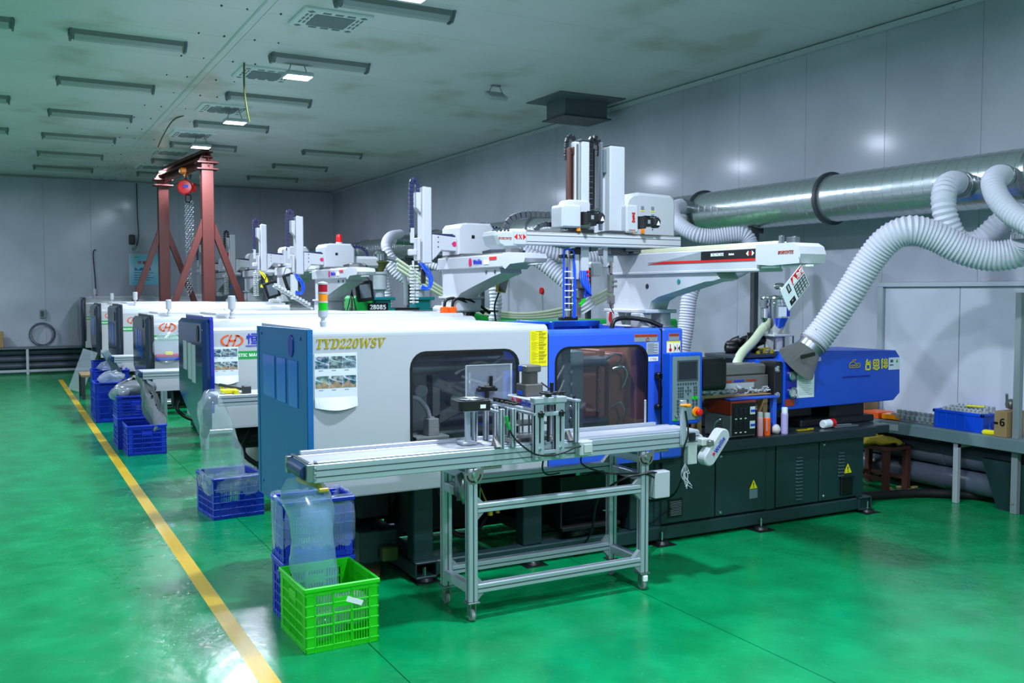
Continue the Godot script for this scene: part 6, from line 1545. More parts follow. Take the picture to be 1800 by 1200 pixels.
	b = B.new(); b.b(2.54, 2.57, 1.05, 1.275, -5.30, -5.27, 0.003); b.b(2.5, 2.7, 1.262, 1.275, -5.27, -5.22); b.b(2.50, 2.6, 1.05, 1.07, -5.34, -5.24); pt(b, "fan_post", "alu", t)
	# switch box, cables
	b = B.new(); b.b(3.20, 3.30, 0.965, 1.06, -5.05, -4.985, 0.008); var sb := pt(b, "switch_box", "white", t)
	b = B.new(); b.b(3.225, 3.285, 0.985, 1.04, -4.985, -4.975, 0.006); pt(b, "rocker", "offwhite", sb)
	b = B.new(); b.tube(spline(vs([2.70, 1.24, -5.02, 2.71, 1.17, -5.02, 2.75, 1.10, -5.01, 2.83, 1.03, -4.985, 2.89, 1.0, -4.98, 2.98, 0.99, -4.98, 3.08, 1.0, -4.98, 3.15, 1.02, -4.99, 3.21, 1.03, -4.99]), 6), 0.006, 6); pt(b, "switch_cable", "black", t)
	b = B.new(); b.tube(spline(vs([2.69, 1.25, -5.02, 2.695, 1.21, -5.02, 2.71, 1.165, -5.02]), 5), 0.011, 8); pt(b, "green_sleeve", "green", t)
	b = B.new()
	b.tube(spline(vs([3.0, 0.96, -5.1, 3.05, 0.86, -5.2, 3.15, 0.80, -5.3, 3.3, 0.78, -5.4]), 5), 0.006, 6); b.tube(spline(vs([3.25, 0.96, -5.05, 3.32, 0.88, -5.15, 3.45, 0.82, -5.2, 3.6, 0.78, -5.2, 3.76, 0.79, -5.05, 3.88, 0.72, -5.04]), 5), 0.006, 6); b.tube(spline(vs([4.06, 1.2, -5.01, 4.085, 1.05, -5.01, 4.06, 0.95, -5.02, 4.05, 0.8, -5.04]), 5), 0.006, 6); b.tube(spline(vs([3.88, 0.78, -5.03, 3.80, 0.80, -5.03, 3.72, 0.79, -5.05, 3.6, 0.76, -5.1, 3.55, 0.6, -5.3, 3.62, 0.3, -5.5, 3.5, 0.15, -5.55]), 5), 0.008, 6)
	each(b, "cable", "black", t)
	b = B.new(); b.b(3.82, 3.945, 0.62, 0.80, -5.10, -5.02, 0.006); pt(b, "junction_box", "white", t)
	# tangle of pale wires at the right end
	b = B.new()
	for k in 7: b.tube(spline(vs([4.1, 0.83, -5.06, 4.06 + 0.012 * k, 0.76 + 0.01 * (k % 3), -5.05, 4.09 + 0.02 * sin(k * 2.0), 0.70 + 0.012 * k, -5.04, 4.11 + 0.03 * cos(k * 2.6), 0.66 + 0.015 * (k % 4), -5.03]), 4), 0.003, 5)
	pt(b, "wire_tangle", "lightgrey", t)
	b = B.new(); b.tube(spline(vs([4.1, 0.80, -5.06, 4.08, 0.6, -5.15, 4.2, 0.45, -5.6, 4.5, 0.38, -5.85, 4.66, 0.36, -5.93]), 6), 0.008, 6); b.tube(spline(vs([3.8, 0.62, -5.05, 3.9, 0.40, -5.3, 4.3, 0.25, -5.7, 4.6, 0.27, -5.9, 4.67, 0.28, -5.93]), 6), 0.007, 6); each(b, "cable", "black", t)
	# crumpled plastic on the frame
	b = B.new(); b.ball(V(2.47, 0.80, -5.17), V(0.055, 0.10, 0.07), 16)
	var n := FastNoiseLite.new(); n.seed = 4; n.frequency = 11.0
	for i in b.v.size():
		var d2 := b.v[i] - V(2.47, 0.80, -5.17)
		b.v[i] += d2 * 0.8 * n.get_noise_3dv(b.v[i])
	one(b, "crumpled_film", "foil", "crumpled grey film stuffed onto the upper left corner of the conveyor frame", "plastic film")

func small_conveyor(z: float, x0: float, x1: float, y: float, label: String):
	var t := th("conveyor", label, "conveyor", V((x0 + x1) / 2, 0, z))
	var b := B.new()
	for s in [-1, 1]:
		b = B.new(); b.b(x0, x1, y - 0.10, y, z + 0.16 * s - 0.02, z + 0.16 * s + 0.02); var r := pt(b, "side_rail", "alu", t)
		b = B.new(); b.b(x0 + 0.005, x1 - 0.005, y - 0.07, y - 0.063, z + 0.16 * s - 0.021, z + 0.16 * s + 0.021, 0); b.b(x0 + 0.005, x1 - 0.005, y - 0.033, y - 0.027, z + 0.16 * s - 0.021, z + 0.16 * s + 0.021, 0); pt(b, "groove", "charcoal", r)
	b = B.new(); b.b(x0 - 0.02, x1, y - 0.02, y + 0.003, z - 0.14, z + 0.14); pt(b, "belt", "belt", t)
	b = B.new(); b.cyl(V(x0 - 0.02, y - 0.045, z - 0.14), V(x0 - 0.02, y - 0.045, z + 0.14), 0.04, -1, 14); pt(b, "end_roller", "beltblue", t)
	for x in [x0 + 0.75, x1 - 0.3]:
		for s in [-1, 1]:
			b = B.new(); b.b(x - 0.025, x + 0.025, 0, y - 0.1, z + 0.16 * s - 0.025, z + 0.16 * s + 0.025); pt(b, "leg", "alu", t)
	b = B.new()
	for s in [-1, 1]: b.b(x0 + 0.75, x1 - 0.3, 0.2, 0.25, z + 0.16 * s - 0.02, z + 0.16 * s + 0.02)
	each(b, "rail", "alu", t)

func hd_machine(zf: float, i: int):
	var word := ["white injection molding machine right behind the front one, glossy end guard tinted with reflected blue", "third white injection molding machine, a clear bag of coloured goods hung on its front", "fourth white injection molding machine, the yellow tagged one behind the tower light", "fifth white injection molding machine, standing under the red gantry", "farthest white injection molding machine, next to the far wall"]
	var top: float = [1.74, 1.675, 1.78, 1.755, 1.86][i]
	var t := th("injection_molding_machine", word[i], "machine", V(4.2, 0, zf - 0.7))
	var b := B.new()
	var R := 0.13
	# glossy end guard with chamfered edges and a cut-away foot
	b.T = Transform3D(Basis(V(0, 0, 1), V(0, 1, 0), V(-1, 0, 0)), V(1.76, 0, zf))
	b.prism(pv([-0.0, 0.72, 0.02, 1.2, -0.01, top - 0.03, -0.04, top, -1.38, top - 0.01, -1.40, top - 0.05, -1.40, 0.92, -1.1, 0.82, -0.25, 0.56]), 0.075, 0.04)
	var e := pt(b, "end_guard", "guardreflect" if i == 0 else "darkgloss", t)
	b = B.new(); b.T = Transform3D(Basis(V(0, 0, 1), V(0, 1, 0), V(-1, 0, 0)), V(1.79, 0, zf)); b.prism(pv([-0.01, 0.72, 0.03, 1.2, 0.005, top + 0.0, -0.02, top + 0.025, -1.30, top + 0.015, -1.32, 1.0]), 0.035, 0.004); pt(b, "rear_plate", "logoblue" if i == 0 else "charcoal", e)
	if i < 4:
		for k in 3:
			b = B.new(); b.b(1.680, 1.686, [1.20, 1.12, 1.10][k], 1.50 - 0.01 * k, zf - [1.05, 0.78, 0.55][k], zf - [0.84, 0.58, 0.36][k], 0.002); pt(b, "film_pocket", "lightgrey" if i == 0 else "pocket", e)
		b = B.new(); b.T = Transform3D(Basis(V(0, 0, 1), V(0, 1, 0), V(-1, 0, 0)), V(1.686, 1.60, zf - 0.22)); b.prism(rr(-0.05, 0.05, -0.08, 0.08, 0.05, 6), 0.008, 0.003); pt(b, "oval_badge", "black", e)
	b = B.new()
	for q in [[-0.07, top - 0.05], [-0.05, top - 0.10], [-0.05, 1.0], [-0.05, 1.04]]: b.cyl(V(1.70, q[1], zf + q[0]), V(1.69, q[1], zf + q[0]), 0.014, -1, 8)
	each(b, "screw", "chrome", e)
	# white cover with a rolled top and a raised rear
	b = B.new()
	b.T = Transform3D(Basis(V(0, 0, -1), V(0, 1, 0), V(1, 0, 0)), V(1.765, 0, 0))
	var z0 := -zf
	var prof := [z0, 0.68]
	for k in 9: prof.append_array([z0 + R - R * cos(k * PI / 16), top - R + R * sin(k * PI / 16)])
	prof.append_array([z0 + 0.34, top, z0 + 0.37, top + 0.03, z0 + 1.36, top + 0.03, z0 + 1.38, 0.68])
	b.prism(pv(prof), 2.85)
	var cv := pt(b, "clamp_cover", "whitegloss", t)
	b = B.new(); b.b(1.9, 3.4, top + 0.02, top + 0.055, zf - 1.3, zf - 0.45, 0.02); b.b(3.5, 4.55, top + 0.02, top + 0.045, zf - 1.3, zf - 0.5, 0.01); b.b(3.44, 3.455, 0.7, top - 0.05, zf, zf + 0.004, 0.001); pt(b, "top_cover", "white", cv)
	if i == 0:
		b = B.new(); b.b(4.1, 5.2, top + 0.03, top + 0.05, zf - 1.2, zf - 0.6, 0.003); pt(b, "dark_slide", "darkgrey", cv)
	b = B.new(); b.lathe(V(2.02, top, zf - 0.25), [Vector2(0.03, 0), Vector2(0.03, 0.02), Vector2(0.02, 0.03), Vector2(0.024, 0.06), Vector2(0.015, 0.07), Vector2(0.015, 0.09), Vector2(0.036, 0.1), Vector2(0.038, 0.22), Vector2(0.03, 0.23), Vector2(0, 0.23)], 14); pt(b, "signal_lamp", "white", t)
	# windows of the front, mostly hidden by the next machine
	b = B.new(); b.T = Transform3D(Basis.IDENTITY, V(0, 0, zf)); b.prism(rr(2.5, 3.3, 0.95, 1.5, 0.1), 0.006); b.prism(rr(3.55, 4.4, 0.95, 1.5, 0.1), 0.006); pt(b, "window", "screen", cv)
	# logo, characters and green banner
	var f := zf + 0.002
	b = B.new()
	for s in [-1, 1]:
		var arc := PackedVector2Array()
		for k in 13: arc.append(Vector2(s * 0.11 * cos(-1.25 + 2.5 * k / 12.0), 0.062 * sin(-1.25 + 2.5 * k / 12.0)))
		for k in 13: arc.append(Vector2(s * (0.088 * cos(1.25 - 2.5 * k / 12.0) + 0.001), 0.052 * sin(1.25 - 2.5 * k / 12.0)))
		b.T = Transform3D(Basis.IDENTITY, V(1.965, 1.535, f)); b.prism(arc, 0.003)
	b.T = Transform3D.IDENTITY
	for q in [[-0.045, -0.045, -0.01, 0.05], [0.01, -0.05, 0.045, 0.045], [-0.03, 0.0, 0.035, 0.0], [-0.01, 0.05, 0.0, 0.05], [0.0, -0.05, 0.01, -0.05], [-0.06, -0.045, -0.045, -0.045], [0.045, 0.045, 0.07, 0.043]]: b.bar(V(1.965 + q[0], 1.535 + q[1], f + 0.0015), V(1.965 + q[2], 1.535 + q[3], f + 0.0015), 0.014, 0.003, 0, V(0, 0, 1))
	pt(b, "logo", "hdorange", cv)
	b = B.new()
	glyph(b, "2,10 2,0;0.5,8 0.5,5;3.5,8.5 3.8,6;4.5,9.5 10,9.5;5,7.5 9.5,7.5 9.5,2.5 5,2.5 5,7.5;5,5 9.5,5;4.3,0.5 10,0.5", V(2.105, 1.50, f), Vector3.RIGHT, Vector3.UP, 0.10, 1.3)
	glyph(b, "2.5,10 2.5,5;1,9 1.5,7;4,9.5 3.5,7.5;0.3,6 4.8,6;1.8,6 0.5,0;3.3,6 3.3,1 5,0.5;5.5,9.8 10,9.8;5.5,9.8 5.5,8;10,9.8 10,8;6,8 9.5,8;7.5,8.8 6,5.5 9.5,5.5;5.3,3 10,3;8,7.2 8,0", V(2.225, 1.50, f), Vector3.RIGHT, Vector3.UP, 0.10, 1.2)
	pt(b, "lettering", "inkblue", cv)
	if i < 2: text("HENGHUI PLASTIC MACHINERY", 0.018, "inkblue", cv, V(2.27, 1.478, f), 0, true, false, 0, 0.002, 0.95)
	b = B.new(); b.b(1.77, 3.0, 1.352, 1.43, zf, f, 0); var bn := pt(b, "green_banner", "linegreen", cv)
	text("HENGHUI PLASTIC MACHINERY", 0.031, "letterwhite", bn, V(2.055, 1.39, f), 0, true, false, 0, 0.002)
	if i == 0: sheet(t, 1.775, 2.02, 1.14, 1.475, zf + 0.003, 4)
	# injection end: green guard over the barrel
	b = B.new(); b.b(5.2, 7.7, 1.15, 1.66, zf - 1.0, zf - 0.35, 0.03); b.b(4.66, 5.15, 0.7, 1.45, zf - 1.2, zf - 0.2, 0.02); each(b, "injection_guard", "green" if i < 3 else "offwhite", t)
	# dark base and feet
	b = B.new(); b.b(2.5, 7.2, 0.14, 0.68, zf - 1.25, zf - 0.12, 0.01); b.b(2.48, 6.9, 0.03, 0.14, zf - 0.20, zf - 0.10); b.b(2.48, 6.9, 0.03, 0.14, zf - 1.3, zf - 1.2); pt(b, "base", "basedark", t)
	b = B.new(); b.b(2.46, 2.6, 0.12, 0.14, zf - 1.3, zf - 0.06); b.b(2.46, 2.6, 0.02, 0.04, zf - 1.3, zf - 0.06); b.b(2.46, 2.475, 0.02, 0.14, zf - 1.3, zf - 0.06); b.b(2.585, 2.6, 0.02, 0.14, zf - 1.3, zf - 0.06); pt(b, "cross_channel", "charcoal", t)
	for x in [2.53, 3.6, 4.8, 6.6]:
		b = B.new(); b.cyl(V(x, 0.0, zf - 0.12), V(x, 0.03, zf - 0.12), 0.06, -1, 14); pt(b, "leveling_pad", "basedark", t)
	b = B.new(); b.tube(spline(vs([2.2, 0.6, zf - 0.3, 2.1, 0.4, zf - 0.2, 2.3, 0.25, zf - 0.15, 2.5, 0.35, zf - 0.15]), 5), 0.025, 8); b.cyl(V(2.1, 0.5, zf - 0.6), V(2.5, 0.5, zf - 0.6), 0.12, -1, 14); each(b, "pump", "black", t)
	b = B.new(); b.cyl(V(4.75, top - 0.02, zf - 0.55), V(4.75, top + 0.10, zf - 0.55), 0.06, -1, 14); b.b(4.4, 4.62, top, top + 0.11, zf - 0.75, zf - 0.5, 0.03); each(b, "manifold", "offwhite", t)

func hd_extras():
	small_conveyor(-8.62, 1.66, 4.4, 1.10, "white belt conveyor in front of the second machine, a yellow clamp at its end")
	small_conveyor(-12.48, 1.52, 4.2, 1.03, "white belt conveyor in front of the third machine")
	small_conveyor(-16.1, 1.55, 4.2, 1.0, "short view of a white belt conveyor in front of the fourth machine")
	var b := B.new()
	b.b(1.80, 1.84, 1.0, 1.14, -8.80, -8.45, 0.006); b.b(1.70, 1.84, 1.105, 1.14, -8.60, -8.5, 0.006); b.b(1.74, 1.76, 1.1, 1.17, -8.78, -8.7)
	one(b, "yellow_clamp", "yellow", "yellow strap clamp round the end of the second machine's conveyor", "clamp")
	b = B.new(); b.bar(V(1.72, 1.17, -8.7), V(1.93, 1.13, -8.5), 0.03, 0.025); b.b(1.88, 1.95, 1.10, 1.17, -8.54, -8.46, 0.006)
	one(b, "clamp_bar", "darkgrey", "dark bar with a square head lying across the yellow clamp", "bar")
	# teal hopper stands
	var defs := [[5.25, -14.0, "teal footed hopper with a curved grey hose, left of the ribbed hose"], [5.92, -14.0, "teal footed hopper with a plain glass column, under the second robot's gripper"]]
	for q in defs:
		var x: float = q[0]
		var z: float = q[1]
		var t := th("hopper_loader", q[2], "hopper", V(x, 1.66, z))
		b = B.new(); b.b(x - 0.13, x + 0.13, 1.66, 1.9, z - 0.13, z + 0.13, 0.01); b.b(x - 0.19, x + 0.19, 1.88, 1.93, z - 0.17, z + 0.17, 0.008); b.b(x + 0.07, x + 0.33, 1.66, 1.75, z - 0.12, z + 0.12, 0.01); pt(b, "base", "teal", t)
		b = B.new(); b.lathe(V(x, 1.93, z), [Vector2(0.07, 0), Vector2(0.07, 0.1), Vector2(0.13, 0.12), Vector2(0.13, 0.15), Vector2(0.11, 0.15), Vector2(0.11, 0.36), Vector2(0.13, 0.36), Vector2(0.13, 0.39), Vector2(0, 0.4)], 20); pt(b, "sight_column", "lightgrey", t)
		if x < 5.5:
			b = B.new(); b.lathe(V(x, 2.33, z), [Vector2(0.05, 0), Vector2(0.12, 0.12), Vector2(0.14, 0.14), Vector2(0.14, 0.16), Vector2(0, 0.17)], 20); pt(b, "cone", "olive", t)
			b = B.new(); b.lathe(V(x, 2.5, z), [Vector2(0.11, 0), Vector2(0.11, 0.1), Vector2(0.07, 0.15), Vector2(0, 0.16)], 18); pt(b, "head", "chrome", t)
			b = B.new(); b.tube(spline(vs([x + 0.1, 2.55, z, x + 0.3, 2.48, z, x + 0.42, 2.2, z, x + 0.44, 1.8, z]), 6), 0.035, 10); pt(b, "hose", "grey", t)
			b = B.new(); b.b(x + 0.2, x + 0.6, 1.70, 1.76, z - 0.15, z + 0.15); pt(b, "tray", "charcoal", t)
	# green granulator body behind them with its plate
	b = B.new(); b.b(4.75, 5.06, 1.55, 1.95, -14.3, -13.75, 0.04)
	var g := one(b, "granulator", "green", "green machine body with a black number plate, left of the teal hoppers", "machine")
	O = g.position
	b = B.new(); b.b(4.95, 5.28, 1.71, 1.84, -13.75, -13.73, 0.004); var np := pt(b, "number_plate", "black", g)
	text("28085", 0.07, "letterwhite", np, V(5.11, 1.775, -13.728), 0, true, false, 0, 0.002)
	# teach pendants on their stands
	var pd := [[4.70, 2.02, -13.2, "tablet pendant in a dark case before the green machine body, on a wire stand"], [4.55, 2.2, -16.6, "tablet pendant in a dark case left of the tower light, hung slanting"], [4.30, 2.05, -17.0, "tablet pendant in a dark case below the yellow hose of the fourth robot"]]
	for k in 3:
		var p: Array = pd[k]
		var c := V(p[0], p[1], p[2])
		var t := th("teach_pendant", p[3], "pendant", c)
		var rot := Basis(Vector3.BACK, 0.12 if k == 0 else 0.3)
		b = B.new(); b.T = Transform3D(rot, c); b.prism(rr(-0.13, 0.13, -0.15, 0.15, 0.03), 0.05, 0.01); pt(b, "case", "black", t)
		b = B.new(); b.T = Transform3D(rot, c); b.b(-0.08, 0.085, -0.10, 0.10, 0.05, 0.054, 0.001); pt(b, "screen", "ductgrey", t)
		b = B.new(); b.T = Transform3D(rot, c); b.bar(V(-0.1, 0.15, 0.02), V(0, 0.27, 0.0), 0.012, 0.012); b.bar(V(0.1, 0.15, 0.02), V(0, 0.27, 0.0), 0.012, 0.012); pt(b, "strap", "black", t)
		if k == 0:
			b = B.new(); b.bar(c + V(-0.17, 0.25, -0.05), c + V(-0.17, -0.3, -0.05), 0.015, 0.015); b.bar(c + V(-0.17, 0.0, -0.05), c + V(-0.25, -0.3, -0.05), 0.012, 0.012); b.bar(c + V(-0.17, 0.0, -0.05), c + V(-0.10, -0.3, -0.05), 0.012, 0.012); pt(b, "stand", "black", t)
	# hand pendant on the second robot
	var t2 := th("hand_pendant", "yellow edged grey hand pendant with a red knob, hung under the second robot's beam", "pendant", V(5.05, 2.03, -9.55))
	b = B.new(); b.T = Transform3D(Basis(Vector3.BACK, -0.12), V(5.05, 2.13, -9.55)); b.prism(pv([-0.06, -0.13, 0.05, -0.13, 0.07, 0.02, 0.09, 0.12, -0.06, 0.13]), 0.05, 0.006); pt(b, "case", "gold", t2)
	b = B.new(); b.T = Transform3D(Basis(Vector3.BACK, -0.12), V(5.05, 2.13, -9.55)); b.prism(pv([-0.05, -0.12, 0.04, -0.12, 0.06, 0.02, 0.075, 0.11, -0.05, 0.12]), 0.055, 0.004); pt(b, "face", "darkgrey", t2)
	b = B.new(); b.T = Transform3D(Basis(Vector3.BACK, -0.12), V(5.05, 2.13, -9.55)); b.b(-0.04, 0.055, 0.03, 0.08, 0.055, 0.06, 0.001); pt(b, "screen", "panelgrey", t2)
	b = B.new(); b.cyl(V(5.13, 2.24, -9.5), V(5.13, 2.24, -9.46), 0.025, -1, 12); pt(b, "knob", "red", t2)
	b = B.new(); b.tube(spline(vs([5.02, 2.0, -9.55, 4.99, 1.85, -9.6, 5.0, 1.7, -9.6, 5.03, 1.6, -9.6]), 5), 0.01, 6); each(b, "cable", "black", t2)
	b = B.new()
	for k in 4: b.tube(spline(vs([4.92 - 0.02 * k, 2.3, -9.9, 4.88 - 0.015 * k, 2.0, -9.85, 4.84 - 0.03 * k, 1.8, -9.8, 4.78 - 0.02 * k, 1.68, -9.8]), 5), 0.014, 6)
	one(b, "cable_bundle", "black", "black cables dropping from the second robot's beam behind its bracket", "cables")
	# orange plugs with their cables on the second machine's top
	var t3 := th("plug_connectors", "pair of orange plug connectors with black cables on top of the second machine", "connector", V(4.45, 1.75, -9.75))
	for k in 2:
		b = B.new(); b.b(4.38 + k * 0.1, 4.46 + k * 0.1, 1.74, 1.84, -9.78, -9.7, 0.012); pt(b, "plug", "orange", t3)
		b = B.new(); b.tube(spline(vs([4.42 + k * 0.1, 1.84, -9.74, 4.45 + k * 0.1, 1.92, -9.74, 4.6 + k * 0.1, 1.93, -9.75, 4.8 + k * 0.1, 1.84, -9.78, 4.95 + k * 0.08, 1.76, -9.8]), 6), 0.018, 8); each(b, "cable", "black", t3)
	# material tubes slung across the wall behind
	for k in 3:
		b = B.new(); b.tube(spline(vs([4.7, 2.45 - 0.06 * k, -11.9, 5.2, 2.12 - 0.05 * k, -11.8, 5.75, 1.82 - 0.04 * k, -11.7, 6.45, 1.70 - 0.03 * k, -11.6, 7.2, 1.80 - 0.05 * k, -11.5, 7.8, 2.02 - 0.06 * k, -11.5, 8.1, 2.2 - 0.06 * k, -11.5]), 6), 0.022, 8)
		one(b, "material_tube", "hosecream", ["cream material tube slung behind the robots, topmost of the three", "cream material tube slung behind the robots, middle of the three", "cream material tube slung behind the robots, lowest of the three"][k], "tube")
	b = B.new(); b.cyl(V(8.5, 2.03, -14.5), V(8.46, 2.03, -14.5), 0.06, -1, 14)
	var bt := one(b, "call_button", "red", "round red call button on the right wall with a thin wire hanging from it", "button")
	O = bt.position
	b = B.new(); b.tube([V(8.48, 2.0, -14.5), V(8.48, 1.5, -14.45)], 0.006, 5); pt(b, "wire", "lightgrey", bt)
	b = B.new(); b.tube([V(8.45, 2.26, -15.0), V(8.42, 2.26, -15.0)], 0.01, 5)
	# clear bag of coloured goods on the third machine
	var t4 := th("goods_bag", "clear plastic bag of bright coloured packets hung on the third machine's front", "bag", V(1.95, 1.1, -13.26))
	b = B.new(); b.ball(V(1.95, 1.27, -13.26), V(0.19, 0.22, 0.035), 14); pt(b, "film", "filmclear", t4)
	b = B.new(); b.b(1.80, 2.12, 1.09, 1.13, -13.28, -13.25, 0.01); pt(b, "packet", "inkblue", t4)
	b = B.new(); b.b(1.80, 2.1, 1.135, 1.18, -13.28, -13.25, 0.01); pt(b, "packet", "magenta", t4)
	b = B.new(); b.b(1.92, 2.02, 1.16, 1.21, -13.275, -13.245, 0.01); pt(b, "packet", "yellow", t4)

func crate(called_label: String, m: String, w: float, d: float, h: float, at: Vector3, turn := 0.0, solid_top := false) -> Node3D:
	var t := th("crate", called_label, "crate", at, "", true)
	t.rotation.y = turn
	var b := B.new()
	b.b(-w / 2 + 0.01, w / 2 - 0.01, 0, 0.012, -d / 2 + 0.01, d / 2 - 0.01)
	pt(b, "bottom", m, t)
	b = B.new()
	# rim
	for s in [-1, 1]:
		b.b(-w / 2 - 0.008, w / 2 + 0.008, h - 0.028, h, d / 2 * s - 0.009, d / 2 * s + 0.009, 0.005)
		b.b(w / 2 * s - 0.009, w / 2 * s + 0.009, h - 0.028, h, -d / 2, d / 2, 0.005)
	pt(b, "rim", m, t)
	for side in 4:
		b = B.new()
		var L: float = w if side % 2 == 0 else d
		var off: float = d / 2 if side % 2 == 0 else w / 2
		b.T = Transform3D(Basis(Vector3.UP, side * PI / 2), Vector3.ZERO)
		var z0 := off - 0.008
		var z1 := off - 0.001
		var c := 0.055
		b.b(-L / 2, -L / 2 + c, 0, h - 0.02, z0 - 0.003, z1 + 0.001, 0.003); b.b(L / 2 - c, L / 2, 0, h - 0.02, z0 - 0.003, z1 + 0.001, 0.003)
		b.b(-L / 2, L / 2, 0, 0.03, z0, z1, 0.002)
		var rows := 5
		var step := (h - 0.075) / rows
		for r in rows + 1: b.b(-L / 2, L / 2, 0.03 + r * step - 0.005, 0.03 + r * step + 0.005, z0 - 0.001, z1 + 0.003, 0.001)
		b.b(-L / 2, L / 2, h - 0.05, h - 0.02, z0, z1, 0.002)
		var inner := L - 2 * c
		if solid_top: b.b(-L / 2, L / 2, h * 0.72, h - 0.02, z0, z1, 0.002)
		var n := int(inner / 0.0155)
		for k in range(1, n): b.b(-inner / 2 + k * inner / n - 0.0028, -inner / 2 + k * inner / n + 0.0028, 0.025, h - 0.03, z0, z1 - 0.001, 0)
		for k in 4: b.b(-inner / 2 + k * inner / 3 - 0.005, -inner / 2 + k * inner / 3 + 0.005, 0.0, h - 0.02, z0 - 0.001, z1 + 0.003, 0.001)
		# handle field
		b.b(-inner / 6, inner / 6, h - 0.13, h - 0.075, z0, z1 + 0.002, 0.002)
		pt(b, "side", m, t)
	return t

func sack(p: Array, rad: Array, m: String, label: String, sd: int, squash := 0.4, amp := 0.25, seg := 26):
	# a limp tube of film with soft folds
	var q := spline(p, 6)
	var rs := []
	for i in q.size():
		var f := float(i) / (q.size() - 1) * (rad.size() - 1)
		rs.append(lerpf(rad[int(f)], rad[mini(int(f) + 1, rad.size() - 1)], f - int(f)))
	var b := B.new()
	b.tube(q, rs, seg, false, false, squash)
	var n := FastNoiseLite.new(); n.seed = sd; n.frequency = 3.0
	var cmap := {}
	for i in b.v.size():
		var v := b.v[i]
		b.v[i] = v + V(n.get_noise_3d(v.x * 2, v.y * 0.5, v.z * 2), 0, n.get_noise_3d(v.x * 2 + 9, v.y * 0.5, v.z * 2)) * amp * 0.2
	for i in range(0, b.v.size(), 3):
		pass
	one(b, "film_bag", m, label, "plastic bag")

func liner(cx: float, cz: float, w: float, d: float, y: float, label: String, sd: int, drop := 0.1):
	# film liner folded over the edge of a crate
	var b := B.new()
	var n := FastNoiseLite.new(); n.seed = sd; n.frequency = 5.0
	var seg := 64
	var levels := [[0.86, -0.12], [0.97, -0.03], [1.0, 0.015], [1.05, 0.005], [1.07, -drop * 0.5], [1.06, -drop]]
	var ring := func(i, l) -> Vector3:
		var a: float = TAU * (i % seg) / seg
		var e := pow(pow(absf(cos(a)), 8.0) + pow(absf(sin(a)), 8.0), -0.125)
		var s: float = levels[l][0]
		var p := V(cx + cos(a) * e * w / 2 * s, y + levels[l][1], cz + sin(a) * e * d / 2 * s)
		var k: float = n.get_noise_3d(p.x * 2, l * 0.6, p.z * 2)
		return p + V(cos(a) * k * 0.02, k * (0.03 if l < 4 else 0.09), sin(a) * k * 0.02)
	for l in levels.size() - 1:
		for i in seg:
			b.quad(ring.call(i, l), ring.call(i, l + 1), ring.call(i + 1, l + 1), ring.call(i + 1, l))
	one(b, "film_liner", "filmclear", label, "plastic liner")

